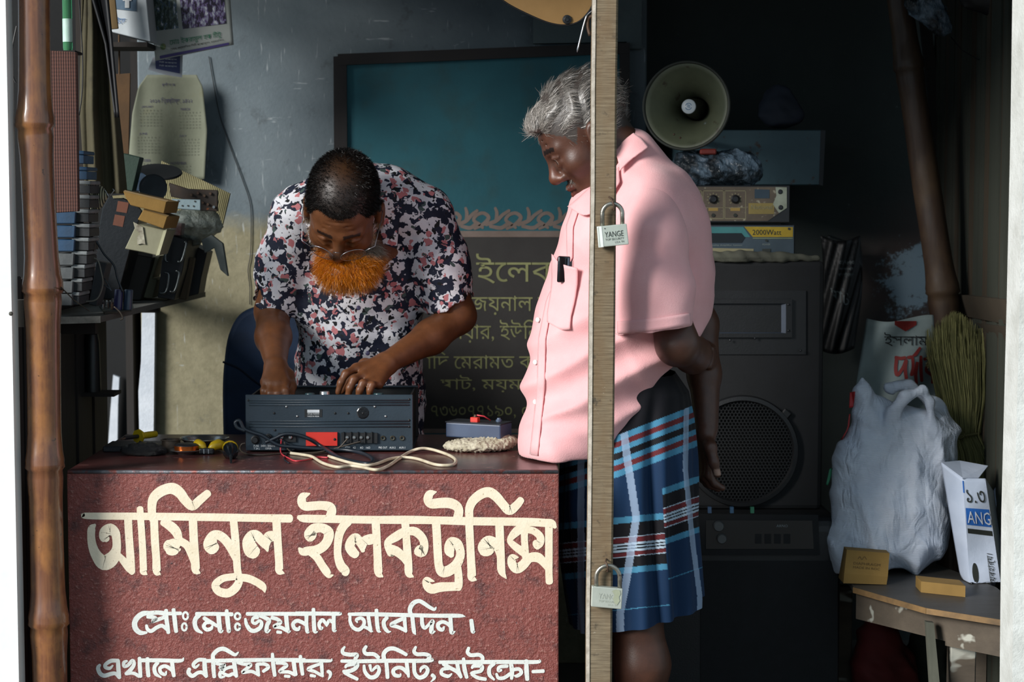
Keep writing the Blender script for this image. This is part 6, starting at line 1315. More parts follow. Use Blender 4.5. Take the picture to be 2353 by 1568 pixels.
pp, _ = jt('perforated_plate', 'light grey-blue perforated metal plate above the plastic bag', 'plate', [(394, 457), (461, 459), (461, 484), (402, 480)], M('zinc_plate', '#8fa2a8', '#7b8d92', rough=.4, metal=.4, scale=12), None, .80, .003)
for px, py in ((405, 472), (410, 462), (419, 473), (432, 473), (445, 474), (448, 463)): MB().lathe([(0, .0006), (.0022, .0006), (.0022, 0)], P(px, py, .799), (0, -1, 0), 10).build('hole', ink, pp)
rb, _ = jt('rusty_board', 'dark rusty circuit board behind the perforated plate', 'circuit board', [(388, 420), (432, 434), (500, 437), (500, 486), (456, 484), (440, 462), (392, 452)], M('rusty_board', '#2b2622', '#3d2d20', rough=.6, scale=25, spots='#8a4a1e', spot_scale=45, spot_lo=.68), None, .90, .012)
for px, py in ((440, 448), (455, 444), (470, 450), (484, 445), (478, 470), (492, 476), (466, 466)): MB().lathe([(0, .006), (.0035, .006), (.0035, 0)], P(px, py, .899), (0, -1, 0), 8).build('component', chrome if px in (492,) else rust, rb, smooth=40)
plm = NT('clear_plastic_bag'); plm.base('#8f978f'); plm.set(Roughness=.16); plm.b.inputs['Alpha'].default_value = .8; plm.bump(plm.noise(plm.coord('Object'), 38, 5, .7), 1.0, .012); co_ = plm.coord('Object'); plm.base(plm.mix(plm.ramp(plm.noise(co_, 24, 4, .6), [(.4, 0.0), (.65, 1.0)]), '#5d6862', '#a3aba2')); plm = plm.m
def sbag(nm, lab, prims, m_, h=.0045, fr=60, amp=.003, cat='plastic bag'):
    s_ = SDF()
    for c, r in prims: s_.ell(c, r, None, .03)
    V, F = s_.mesh(h, lambda X, d: d - amp * ridge(wob(X, fr) * 2.2) - amp * .5 * wob(X, fr * 3, 2)); o = raw_obj(nm, V, F, m_, None); c = Vector(V.mean(0)); o.data.transform(Matrix.Translation(-c)); o.location = c; tag(o, lab, cat); return o
sbag('plastic_bag', 'crumpled clear plastic bag of parts at the far end of the shelf', [(P(440, 510, .95), (.055, .04, .035)), (P(475, 515, .96), (.04, .035, .035)), (P(440, 540, .95), (.03, .03, .03))], plm)
o, _ = jb('paper_flap', 'folded grey paper flap sticking out below the plastic bag', 'paper', [(462, 552), (486, 540), (512, 560), (524, 636), (506, 620), (492, 570), (470, 582)], M('grey_paper', '#7f8682', '#5f6562', rough=.85), None, .92, .02)
# capacitors on a scrap board, wires
pc = thing('scrap_board', 'scrap circuit board with two purple capacitors at the front of the shelf', 'circuit board', P(270, 712, .36)); yy = qs(280, 716)
MB().prism([Q(228, 706, zs + .001), Q(240, 722, zs + .001), Q(302, 716, zs + .001), Q(296, 690, zs + .001)], (0, 0, .003)).build('board', M('pcb', '#2c332b', '#20261f', rough=.5), pc)
for px, m_ in ((271, M('purple_sleeve', '#3a3860', '#2e2c4d', rough=.3)), (293, M('slate_sleeve', '#34465c', '#2a3a4c', rough=.3))):
    b_ = P(px, 709, yy); MB().lathe([(0, .046), (.0085, .046), (.0100, .044), (.0100, 0)], (b_.x, yy, zs + .004), (.08, 0, 1), 20).build('capacitor', m_, pc, smooth=40)
for k in range(16):
    a = Q(232 + RNG.uniform(0, 30), 700 + RNG.uniform(-4, 12), zs + .004); MB().box(a + Vector((0, 0, .006)), (.004, .003, .012), (0, 0, RNG.uniform(0, 3)), .0005).build('component', (chrome, dirty, rust)[k % 3], pc)
for i, (L, r, lab) in enumerate((([(207, 540), (222, 556), (240, 585), (262, 610), (270, 640), (282, 672)], .0024, 'dark wire arching in front of the black case'), ([(208, 592), (224, 598), (232, 624), (236, 655), (222, 688), (190, 694)], .0018, 'pale wire drooping over the grey case'), ([(205, 588), (216, 575), (218, 560), (210, 548)], .0015, 'thin wire loop beside the stacked parts boxes'), ([(238, 655), (252, 664), (256, 668), (240, 640)], .0014, 'kinked thin wire above the scrap board'), ([(262, 705), (276, 718), (282, 732), (276, 735)], .0018, 'brown wire end hanging over the shelf edge'))):
    o = MB().tube([P(x, y, .33 - .01 * i) for x, y in crom(L, 5)], r, 6).build('scrap_wire', (cabk, cabr, cabr, cabk, cabr)[i] if i != 1 else M('grey_wire', '#77766c', rough=.6, bump=0), None, smooth=True); tag(o, lab, 'wire')
# cracks in the plaster: a black cable down the wall
o = MB().tube([P(x, y, YB - .004) for x, y in crom([(480, 130), (492, 200), (505, 265), (530, 340), (556, 410), (575, 470), (577, 540), (575, 590), (570, 620), (574, 660), (574, 700)], 5)], .0013, 6).build('wall_cable', dk, None, smooth=True); tag(o, 'thin black cable running down the plaster wall beside the calendar', 'cable')
o = MB().lathe([(0, .14), (.016, .14), (.020, .12), (.022, .0), (0, 0)], P(212, 900, .75), (0, 0, 1), 16).build('dark_bottle', M('dim_glass', '#0f1513', '#0b100e', rough=.4), None, smooth=40); tag(o, 'dim dark bottle standing in the shadow under the shelf', 'bottle')
MB().span((XL - .02, .70, P(212, 900, .75).z - .008), (XL + .07, .79, P(212, 900, .75).z)).build('ledge', dark_wood, bpy.data.objects['wall_left'])
# ================================================================== RIGHT SIDE: SPEAKERS, AMPLIFIERS, BAGS
spk = M('black_speaker_cloth', '#121417', '#0d0f11', rough=.85, scale=30, bump=.25, bscale=300); spk2 = M('black_abs', '#101215', '#0b0d0f', rough=.55, scale=20, bump=.2, bscale=250)
yk = .86; ys_ = .74
ZK = P(1750, 1172, yk).z; cb = thing('loudspeaker', 'tall black loudspeaker cabinet with horn tweeter and round honeycomb grille', 'loudspeaker', (P(1665, 1160, yk).x, yk + .15, ZK))
kx0, kx1 = P(1440, 800, yk).x, P(1893, 800, yk).x; zt_ = P(1750, 600, yk).z
MB().span((kx0, yk, ZK), (kx1, yk + .34, zt_), .012, 2).build('cabinet', spk, cb)
q4([(1560, 668), (1852, 668), (1852, 815), (1560, 815)], yk - .004, .005).build('baffle_plate', spk2, cb); bfp = bpy.data.objects['baffle_plate']
fr = [(1580, 688), (1820, 688), (1820, 776), (1580, 776)]; inn = [(1598, 698), (1806, 698), (1806, 766), (1598, 766)]; mb = MB()
vs_ = [P(a, b, yk - .012) for a, b in fr] + [P(a, b, yk - .012) for a, b in inn]; mb.add(vs_ + [v + Vector((0, .010, 0)) for v in vs_[:4]], [(i, (i + 1) % 4, 4 + (i + 1) % 4, 4 + i) for i in range(4)] + [(i, (i + 1) % 4, 8 + (i + 1) % 4, 8 + i) for i in range(4)]); twf = mb.build('tweeter_frame', spk2, cb)
th = [P(1686, 715, yk + .06), P(1698, 715, yk + .06), P(1698, 750, yk + .06), P(1686, 750, yk + .06)]; mb = MB(); mb.add([P(a, b, yk - .011) for a, b in inn] + th, [(i, (i + 1) % 4, 4 + (i + 1) % 4, 4 + i) for i in range(4)] + [(4, 5, 6, 7)]); mb.build('tweeter_flare', M('tweeter_blue_grey', '#39475a', '#2d3948', rough=.5, bump=.05), twf)
wc_ = P(1705, 1037, yk); R_w = 128 * S(yk)
MB().lathe([(R_w * .90, .004), (R_w * .93, .014), (R_w, .012), (R_w * 1.02, 0), (R_w * .9, 0)], wc_, (0, -1, 0), 60).build('grille_ring', spk2, cb, smooth=40); grg = bpy.data.objects['grille_ring']
MB().lathe([(0, .002), (R_w * .9, .0025), (R_w * .9, 0)], wc_ + Vector((0, .0, 0)), (0, -1, 0), 40).build('woofer_backing', M('deep_black', '#060708', '#040505', rough=.9, bump=0), cb)
mb = MB(); a_ = 8.2 * S(yk)
for r in range(-20, 21):
    for c in range(-20, 21):
        hx, hz = a_ * (c + .5 * (r % 2)), a_ * .866 * r
        if math.hypot(hx, hz) > R_w * .91: continue
        ce = wc_ + Vector((hx, -.006 - .004 * (1 - (math.hypot(hx, hz) / R_w) ** 2), hz)); o_ = [ce + Vector((math.sin(k * math.pi / 3), 0, math.cos(k * math.pi / 3))) * (a_ * .577) for k in range(6)]; i_ = [ce + Vector((math.sin(k * math.pi / 3), 0, math.cos(k * math.pi / 3))) * (a_ * .44) for k in range(6)]
        mb.add(o_ + i_ + [v + Vector((0, .0025, 0)) for v in i_], [(k, (k + 1) % 6, 6 + (k + 1) % 6, 6 + k) for k in range(6)] + [(6 + k, 6 + (k + 1) % 6, 12 + (k + 1) % 6, 12 + k) for k in range(6)])
hg = mb.build('honeycomb_grille', M('grille_metal', '#131517', '#0e0f10', rough=.6, metal=.2, bump=0), grg); hg['kind'] = 'stuff'
MB().box(P(1806, 952, yk - .006), (.022, .008, .022), (0, .7, 0), .003).build('grille_clip', spk2, grg)
for px, py in ((1622, 782), (1678, 782), (1735, 778), (1812, 700), (1812, 760), (1840, 806), (1598, 700)): MB().lathe([(0, .002), (.0024, .0018), (.003, 0)], P(px, py, yk - .013), (0, -1, 0), 8).build('screw', dirty, bfp, smooth=True)
# active speaker under it
as_ = thing('active_speaker', 'black moulded active speaker with control panel under the tall loudspeaker', 'loudspeaker', (P(1700, 1400, ys_).x, ys_ + .2, 0)); ax0_, ax1_ = P(1470, 1300, ys_).x, P(1936, 1300, ys_).x; zt2 = ZK
o = MB().span((ax0_, ys_, 0.0), (ax1_, ys_ + .46, zt2)).build('moulded_body', spk2, as_); md = o.modifiers.new('bev', 'BEVEL'); md.width = .035; md.segments = 4
q4([(1604, 1182), (1880, 1184), (1884, 1276), (1604, 1276)], ys_ - .006, .008).build('panel_frame', spk, as_)
q4([(1622, 1196), (1866, 1197), (1870, 1262), (1622, 1262)], ys_ - .008, .004).build('control_panel', M('panel_gloss', '#101316', '#0b0d0f', rough=.25, bump=0), as_); cpn = bpy.data.objects['control_panel']
for px, py, r_ in ((1651, 1209, .013), (1658, 1238, .012)): MB().lathe([(0, .012), (r_ * .85, .012), (r_, .009), (r_, 0)], P(px, py, ys_ - .008), (0, -1, 0), 20).build('knob', M('grey_knob', '#4b5052', '#3a3e40', rough=.4, bump=0), cpn, smooth=40)
for k in range(4): q4([(1735 + k * 22, 1228), (1750 + k * 22, 1228), (1750 + k * 22, 1250), (1735 + k * 22, 1250)], ys_ - .0095, .002).build('button', spk, cpn)
text('lettering', 'ARNO', M('dim_legend', '#7b8488', rough=.5, bump=0), cpn, P(1797, 1209, ys_ - .008), (1, 0, 0), (0, 0, 1), 26 * S(ys_), 6 * S(ys_), nrm=(0, -1, 0))
for px, c_ in ((1631, '#3f5a7a'), (1682, '#3a5f80'), (1729, '#2f7a5c')): q4([(px - 4, 1166), (px + 4, 1166), (px + 4, 1180), (px - 4, 1180)], ys_ - .004, .012).build('fader_cap', M('cap' + c_[1:], c_, rough=.4, bump=0), as_)
mbq = q4([(1610, 1290), (1925, 1290), (1925, 1690), (1610, 1690)], ys_ - .003, .004); mbq.build('grille_cloth', spk, as_)
# cloth and two amplifiers on the cabinet
cloth_m = M('faded_stripe_cloth', '#55564a', '#42423a', rough=.95, scale=14, stretch=(.4, 1, 1), bump=.5, spots='#5a3328', spot_scale=9, spot_lo=.6, spot_hi=.66)
s_ = SDF(); s_.chain([(kx0 + .10, yk + .01, zt_ + .010), (P(1700, 590, yk).x, yk + .0, zt_ + .012), (P(1800, 598, yk).x, yk + .005, zt_ + .010), (P(1880, 606, yk).x, yk + .01, zt_ + .006)], [.012, .013, .011, .006], .01); s_.ell((P(1700, 600, yk).x, yk + .15, zt_ + .004), (.22, .15, .010), None, .01)
V, F = s_.mesh(.004, lambda X, d: d - .002 * wob(X, 110, 1)); o = raw_obj('folded_cloth', V, F, cloth_m, None); c = Vector(V.mean(0)); o.data.transform(Matrix.Translation(-c)); o.location = c; tag(o, 'faded folded cloth lying on top of the tall loudspeaker', 'cloth')
def ampbox(lab, x0, x1, y0, y1, yy, m_): t = thing('amplifier', lab, 'amplifier', P((x0 + x1) / 2, y1, yy)); MB().span((P(x0, y0, yy).x, yy, P(x0, y1, yy).z), (P(x1, y0, yy).x, yy + .22, P(x0, y0, yy).z), .002).build('case', m_, t); return t
y2 = yk + .03; a2_ = ampbox('blue-grey amplifier marked 2000 watts on the tall loudspeaker', 1500, 1827, 516, 588, y2, M('amp_case', '#1d2024', rough=.5))
_face = {}
def pn(t, name, pts, m_, yy, d=.0015):
    o = q4(pts, yy - d, d).build(name, m_, _face.get(t.name, t))
    if name == 'face': _face[t.name] = o
    return o
pn(a2_, 'face', [(1503, 519), (1824, 519), (1824, 586), (1503, 586)], M('amp_face_slate', '#3c4a54', '#323f48', rough=.5, scale=12), y2)
pn(a2_, 'teal_band', [(1503, 521), (1708, 522), (1724, 545), (1503, 545)], M('amp_teal', '#3f7f80', '#356c6e', rough=.5), y2, .0022); pn(a2_, 'yellow_band', [(1710, 521), (1822, 522), (1822, 545), (1730, 545)], M('amp_yellow', '#a98f22', '#8a7418', rough=.5, scale=20), y2, .0024)
pn(a2_, 'display', [(1503, 536), (1704, 536), (1712, 546), (1704, 558), (1503, 558)], M('amp_display', '#101416', rough=.2, bump=0), y2, .003); pn(a2_, 'rule', [(1730, 547), (1822, 547), (1822, 549), (1730, 549)], M('amp_rule', '#7d8a6a', rough=.5, bump=0), y2, .0026)
text('lettering', '2000Watt', ink, _face[a2_.name], P(1762, 534, y2 - .0024), (1, 0, 0), (0, 0, 1), 66 * S(y2), 12 * S(y2), nrm=(0, -1, 0)); text('lettering', 'High Quality Amplifier System', M('amp_ink', '#8b9690', rough=.6, bump=0), _face[a2_.name], P(1660, 564, y2 - .0016), (1, 0, 0), (0, 0, 1), 90 * S(y2), 4 * S(y2), nrm=(0, -1, 0))
text('lettering', 'POWER', M('amp_ink', '#8b9690', rough=.6, bump=0), _face[a2_.name], P(1761, 562, y2 - .0016), (1, 0, 0), (0, 0, 1), 18 * S(y2), 4 * S(y2), nrm=(0, -1, 0))
pn(a2_, 'cream_panel', [(1622, 570), (1732, 572), (1730, 585), (1622, 585)], M('amp_cream', '#8d8768', rough=.6), y2, .002); pn(a2_, 'switch', [(1752, 572), (1770, 572), (1770, 586), (1752, 586)], ink, y2, .004)
for px, py in ((1813, 526), (1761, 553)): MB().lathe([(0, .002), (.003, .002), (.003, 0)], P(px, py, y2 - .0024), (0, -1, 0), 10).build('screw', ink, a2_)
y1_ = yk + .02; a1_ = ampbox('old brown-faced amplifier with round knobs, upper of the stacked pair', 1520, 1816, 426, 512, y1_, M('amp_case', '#1d2024'))
pn(a1_, 'face', [(1523, 429), (1808, 430), (1808, 478), (1764, 508), (1523, 508)], M('amp_face_brown', '#5f5446', '#4b4238', rough=.6, scale=14, spots='#8f8a78', spot_scale=70, spot_lo=.62, spot_hi=.68), y1_); pn(a1_, 'worn_corner', [(1782, 430), (1808, 431), (1808, 478), (1790, 490), (1776, 470), (1784, 450)], M('bare_tin', '#a3a796', '#868a78', rough=.4, metal=.4, scale=20), y1_, .002)
gl_ = M('gold_line', '#8b8566', rough=.5, bump=0)
for x0, x1 in ((1566, 1613), (1615, 1663), (1665, 1714)):
    for pts in ([(x0, 438), (x1, 438), (x1, 439.4), (x0, 439.4)], [(x0, 438), (x0 + 1.3, 438), (x0 + 1.3, 503), (x0, 503)], [(x1 - 1.3, 438), (x1, 438), (x1, 503), (x1 - 1.3, 503)], [(x0, 502), (x1, 502), (x1, 503.4), (x0, 503.4)], [(x0, 477), (x1, 477), (x1, 478), (x0, 478)]): pn(a1_, 'panel_line', pts, gl_, y1_, .0018)
    cx_ = (x0 + x1) / 2; kc = P(cx_, 458, y1_ - .001); r0 = 10 * S(y1_)
    MB().lathe([(0, .009), (r0 * .6, .009), (r0 * .75, .006), (r0, .004), (r0, 0)], kc, (0, -1, 0), 22).build('knob', dirty, _face[a1_.name], smooth=40)
    for k in range(9): aa_ = math.radians(-130 + k * 32.5); d_ = Vector((math.sin(aa_), 0, math.cos(aa_))); MB().box(kc + d_ * r0 * 1.3 + Vector((0, -.0008, 0)), (.0022, .0008, .004), (0, aa_, 0)).build('scale_mark', gl_, _face[a1_.name])
    pn(a1_, 'name_strip', [(cx_ - 11, 478), (cx_ + 11, 478), (cx_ + 11, 485), (cx_ - 11, 485)], M('ochre_strip', '#9a7f42', rough=.6, bump=0), y1_, .002); MB().lathe([(0, .003), (.004, .003), (.005, 0)], P(cx_, 495, y1_ - .001), (0, -1, 0), 12).build('socket', ink, _face[a1_.name], smooth=40)
pn(a1_, 'meter_window', [(1734, 435), (1768, 436), (1768, 456), (1734, 456)], M('meter_blue', '#2b3a46', rough=.2, bump=0), y1_, .0024); pn(a1_, 'maker_plate', [(1720, 467), (1779, 467), (1779, 492), (1720, 492)], M('gold_plate', '#8a7a44', '#776838', rough=.5), y1_, .002)
text('lettering', 'National', gl_, _face[a1_.name], P(1750, 476, y1_ - .002), (1, 0, 0), (0, 0, 1), 48 * S(y1_), 10 * S(y1_), nrm=(0, -1, 0))
for px, py in ((1793, 441), (1794, 477)): MB().lathe([(0, .003), (.004, .003), (.006, .001), (.006, 0)], P(px, py, y1_ - .002), (0, -1, 0), 14).build('hole_rim', dirty, a1_, smooth=40)
MB().span((P(1540, 516, yk).x, y1_ + .02, P(1540, 517, y2).z), (P(1800, 516, yk).x, y1_ + .2, P(1540, 510, y1_).z), .001).build('foot', ink, a1_)
# clear bag of parts on the amplifiers, horn loudspeaker
bagm = NT('dark_clear_plastic'); bagm.set(Roughness=.10); cb_ = bagm.coord('Object'); bagm.base(bagm.mix(bagm.ramp(bagm.noise(cb_, 16, 4, .6), [(.42, 0.0), (.62, 1.0)]), '#23292e', '#6f8496')); bagm.b.inputs['Alpha'].default_value = .82; bagm.bump(bagm.noise(bagm.coord('Object', (1, 1, .5), (0, .6, 0)), 55, 4, .65), 1.0, .014); zA = P(1700, 427, y1_).z
sbag('bag_of_parts', 'shiny clear plastic bag of parts lying on the old amplifier', [((P(1700, 390, .9).x, .95, zA + .045), (.052, .06, .046)), ((P(1640, 395, .9).x, .95, zA + .042), (.06, .065, .045)), ((P(1585, 390, .9).x, .96, zA + .045), (.045, .05, .045)), ((P(1728, 405, .9).x, .95, zA + .036), (.028, .04, .034))], bagm.m, .004, 70, .004)
bpart_ = MB().span((P(1612, 0, .9).x, .905, zA + .078), (P(1650, 0, .9).x, .93, zA + .092), .003); o = bpart_.build('red_connector', M('dull_red', '#8a3226', '#6b261d', rough=.5), None); tag(o, 'dull red connector lying on the clear bag of parts', 'connector')
hn = thing('horn_loudspeaker', 'olive-grey horn loudspeaker with white round badge above the amplifiers', 'horn loudspeaker', P(1577, 350, .95)); hax = Vector((-.30, -.95, .03)).normalized(); hc_ = P(1577, 243, .92); RM = 103 * S(.92)
horn_m = M('olive_grey_paint', '#6a6f58', '#565b48', rough=.5, scale=9, bump=.15, spots='#4a4436', spot_scale=25); prof = [(.026, -.150), (.030, -.115), (.040, -.08), (.055, -.05), (.074, -.025), (.088, -.010), (.098, 0)]; prof = [(r * RM / .105, h) for r, h in prof]
MB().lathe(prof, hc_, hax, 56).build('bell', horn_m, hn, smooth=True, solid=.002)
MB().lathe([(RM * .93, -.001), (RM * .95, .006), (RM * .99, .006), (RM, 0), (RM * .985, -.010), (RM * .93, -.006)], hc_, hax, 56, True).build('rim', M('rim_rubber', '#3a3d36', '#2d302a', rough=.6), hn, smooth=True)
MB().lathe([(0, -.028), (.015, -.028), (.0185, -.030), (.021, -.036), (.026, -.10), (.028, -.15)], hc_, hax, 30).build('inner_tube', M('dark_olive', '#23251c', '#191b14', rough=.5), hn, smooth=40)
MB().lathe([(0, -.0262), (.0165, -.0262), (.0180, -.0272), (.0185, -.0285)], hc_, hax, 28).build('badge', M('badge_white', '#d5dde2', '#c4ccd2', rough=.35, bump=0), hn, smooth=40)
lb_ = M('badge_blue', '#2d6f9a', rough=.4, bump=0); uu_ = hax.cross(Vector((0, 0, 1))).normalized() * -1; vv_ = Vector((0, 0, 1))
strokes('badge_mark', lb_, hn, [[(.0080 * math.cos(a), .0080 * math.sin(a), .0016) for a in np.linspace(a0, a0 + 2.4, 8)] for a0 in (.4, 3.5)] + [[(-.004, .0025, .0012), (.004, -.0005, .0012)], [(-.004, -.0005, .0012), (.004, -.003, .0012)], [(-.0035, .005, .0012), (.0035, .002, .0012)]], lambda a, b: hc_ + hax * -.0260 + uu_ * a + vv_ * b, hax, .0003)
for px, py, rr_ in ((1641, 217, .012), (1632, 282, .012)): MB().box(P(px, py, .965), (.034, .012, .010), (0, .25 if py < 250 else -.25, .3), .003).build('strut', M('zinc', '#8b9490', '#70796f', rough=.4, metal=.5), hn)
for px, py in ((1549, 309), (1563, 317)): MB().lathe([(0, .003), (.0025, .002), (.003, 0)], P(px, py, .885), (0, -1, .3), 8).build('rivet', rust, hn, smooth=True)
MB().tube([hc_ + Vector((.03, .12, 0)), hc_ + Vector((.05, .22, -.06)), Vector((hc_.x + .06, 1.285, hc_.z - .08))], .008, 8).build('stand', dirty, hn, smooth=True)
# blue metal cabinet on the rear wall, dark bag on it
mb_ = thing('metal_box', 'pale blue rust-spotted metal box behind the horn loudspeaker', 'metal box', P(1780, 425, 1.3)); bxm = M('pale_blue_metal', '#4f6c76', '#435d66', rough=.55, scale=6, bump=.15, spots='#4a3a30', spot_scale=30, spot_lo=.64, spot_hi=.70); yx = 1.28
MB().span((P(1560, 420, yx).x, yx, P(1560, 425, yx).z), (P(1887, 420, yx).x, YR + .001, P(1560, 299, yx).z), .002).build('box_body', bxm, mb_); q4([(1886, 299), (1897, 300), (1891, 427), (1882, 425)], yx - .002, .02).build('box_edge', M('dark_edge', '#2f3338', rough=.6), mb_)
sbag('dark_sack', 'dark blue-grey cloth bundle on the pale blue metal box', [((P(1800, 250, 1.36).x, 1.38, P(1800, 262, 1.36).z), (.066, .05, .042)), ((P(1800, 225, 1.36).x - .01, 1.38, P(1800, 232, 1.36).z), (.045, .04, .045))], M('dark_bundle', '#363b49', '#2a2f3a', rough=.8, bump=.2), .006, 25, .005, 'bundle')
# black printed bag hanging on the rear wall
pb_ = thing('black_bag', 'black plastic bag with white print hanging on the rear wall', 'plastic bag', P(1930, 790, 1.66)); yk_ = 1.66
def bgp(px, py): return P(px, py, yk_ - .03 * math.sin((px - 1880) / 95 * 3.1) - .008 * math.sin(px * .2 + py * .05))
mb = MB(); mb.grid(lambda u_, v_: bgp(1880 + 90 * u_ + 8 * math.sin(v_ * 4) + (1 - v_) * 6, 540 + 260 * v_ + 14 * math.sin(u_ * 3.1)), 18, 26); mb.build('sheet', M('black_film', '#101214', '#0b0c0e', rough=.5, bump=.5, bscale=25), pb_, smooth=True, solid=.002)
MB().tube([P(1905, 545, 1.63), P(1905, 542, 1.76)], .003, 8).build('nail', dirty, pb_)
def bgt(s_, x0, x1, y0, y1, sl=0):
    o = text('lettering', s_, M('dim_white_print', '#7f8a8c', '#6c7678', rough=.6, bump=0), pb_, (0, 0, 0), (1, 0, 0), (0, 0, 1), 1, 1, nrm=(0, -1, 0)); L = wloc(pb_)
    for v in o.data.vertices: w = v.co + L; u_, v_ = w.x + .5, .5 - w.z; v.co = bgp(x0 + (x1 - x0) * u_, y0 + (y1 - y0) * v_ + sl * u_) + Vector((0, -.003, 0)) - L
bgt('০১৭৮৬০', 1928, 1962, 598, 608); bgt('মাকের্ট', 1928, 1960, 614, 622); bgt('বাস স্ট্যান্ড', 1926, 1960, 626, 638); bgt('ঘাট', 1908, 1952, 650, 686, 20)
# leaning bamboo at the rear right and a dark board beside it
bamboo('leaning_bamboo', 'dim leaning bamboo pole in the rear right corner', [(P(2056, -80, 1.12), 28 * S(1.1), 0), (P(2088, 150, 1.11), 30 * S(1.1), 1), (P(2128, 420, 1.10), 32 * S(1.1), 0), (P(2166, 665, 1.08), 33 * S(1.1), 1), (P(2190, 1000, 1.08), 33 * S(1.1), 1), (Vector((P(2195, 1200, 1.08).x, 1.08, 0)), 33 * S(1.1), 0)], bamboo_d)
o = MB().prism([P(2105, -40, 1.60), P(2130, -40, 1.60), P(2210, 680, 1.52), P(2185, 680, 1.52)], (0, .02, 0)).build('dark_board', dark_wood); tag(o, 'narrow dark board leaning behind the bamboo pole', 'board')
sbag('hanging_plastic', 'crumpled dark plastic hanging from above at the upper right', [(P(2118, 0, 1.0), (.045, .03, .05)), (P(2152, 40, 1.0), (.03, .025, .035)), (P(2170, 70, 1.0), (.018, .015, .020))], bagm.m, .005, 60, .004)
o = MB().tube([P(2185, 85, 1.1), P(2210, 115, 1.05), P(2250, 138, 1.0)], .0014, 5).build('tie_string', dk); tag(o, 'dark string tied from the hanging plastic to the slats', 'string')
sbag('black_bundle', 'black bundle hanging at the upper right beside the slat wall', [(P(2260, -5, .95), (.06, .04, .035)), (P(2290, 15, .95), (.03, .03, .03))], spk2, .006, 40, .004, 'bundle')
# ---- bench with bags
zbn = .40; bn_ = thing('wooden_bench', 'low worn wooden bench carrying the white bag', 'bench', Q(2150, 1390, zbn) + Vector((.1, .15, -zbn)))
L_, M_, R2 = Q(1962, 1350, zbn), Q(2130, 1398, zbn), Q(2400, 1440, zbn); bk = [R2 + Vector((.0, .42, 0)), Vector((M_.x + .1, .98, zbn)), Vector((L_.x + .02, 1.0, zbn))]
bwood = M('bench_wood', '#4c4945', '#33312e', rough=.5, scale=8, stretch=(.25, 1, 1), bump=.3, bscale=50); braw = M('bench_raw', '#5d5346', '#40382f', rough=.85, scale=9, stretch=(.3, 1, 1), bump=.5, bscale=50, spots='#a3a398', spot_scale=14, spot_lo=.62, spot_hi=.66)
MB().prism([L_, M_, R2] + bk, (0, 0, -.014)).build('seat_board', bwood, bn_); tops = [L_, M_, R2]
for i in range(2):
    a, b = tops[i], tops[i + 1]; nn = Vector((b.y - a.y, -(b.x - a.x), 0)).normalized() * .003; MB().prism([a + nn, b + nn, b + nn + Vector((0, 0, -.013)), a + nn + Vector((0, 0, -.013))], -nn * .9).build('worn_edge', M('raw_edge', '#8b6c42', '#4d3d2a', rough=.7, scale=14, stretch=(.4, 1, 1)), bn_)
Rc = Q(2190, 1450, zbn - .03)
for a, b, h_ in ((L_ + Vector((.008, .012, 0)), M_ + Vector((.045, .012, 0)), .062), (M_ + Vector((.045, .012, 0)), R2 + Vector((0, .012, 0)), .072)):
    MB().prism([a + Vector((0, 0, -.016)), b + Vector((0, 0, -.016)), b + Vector((0, 0, -.016 - h_)), a + Vector((0, 0, -.016 - h_))], (.004, .024, 0)).build('apron', braw, bn_)
lx = P(2212, 1540, M_.y + .02).x
for (x_, y_) in ((lx, M_.y + .012), (L_.x + .04, .96), (R2.x - .03, R2.y + .06), (R2.x - .06, R2.y + .36)): MB().box((x_, y_ + .022, .16), (.058, .04, .32), None, .003).build('leg', braw, bn_)
MB().prism([P(2128, 1430, M_.y - .0), P(2146, 1432, M_.y), P(2166, 1640, M_.y - .05), P(2142, 1640, M_.y - .05)], (0, .018, 0)).build('brace', M('brace_wood', '#595a4e', '#43443a', rough=.85, stretch=(1, 1, .3)), bn_)
red_s = M('dull_red_cloth', '#6b1f1d', '#511715', rough=.8, scale=10, bump=.2); sbag('red_bundle', 'dull red bundle on the floor under the bench', [((P(2020, 1530, .9).x, .92, .13), (.07, .06, .12)), ((P(2070, 1560, .9).x, .95, .09), (.06, .06, .09))], red_s, .006, 22, .006, 'bundle')
sbag('grey_bundle', 'grey cloth bundle beside the red one under the bench', [((P(2150, 1540, .95).x, 1.04, .11), (.06, .06, .11))], M('grey_bundle', '#33352f', '#262822', rough=.9), .006, 22, .006, 'bundle')
# white woven shopping bag
def mat_bag():
    t = NT('white_woven_plastic'); co = t.coord('Object'); w = t.n('ShaderNodeTexWave'); t.l(co, w.inputs[0]); w.inputs['Scale'].default_value = 120; w.bands_direction = 'Z'
    t.base(t.mix(t.ramp(t.noise(co, 9, 4, .6), [(.35, 0.0), (.7, 1.0)]), '#dbe2ee', '#c2ccdd')); t.set(Roughness=.5); t.b.inputs['Subsurface Weight'].default_value = .0
    cr_ = t.math('ABSOLUTE', t.math('SUBTRACT', t.noise(t.coord('Object', (1.3, 1, .6), (0, .5, 0)), 13, 3, .55, .6), .5)); h = t.math('ADD', t.math('MULTIPLY', w.outputs['Fac'], .06), t.math('MULTIPLY', cr_, 2.2)); t.bump(h, .75, .014); return t.m
wbag = mat_bag(); yw = .74; wt = thing('white_bag', 'bulging white woven shopping bag with a loop handle on the bench', 'bag', (P(2050, 1340, yw).x, yw + .05, zbn))
sb_ = SDF(); e_ = lambda px, py, dy, r, k=.06: sb_.ell(P(px, py, yw + dy), r, None, k)
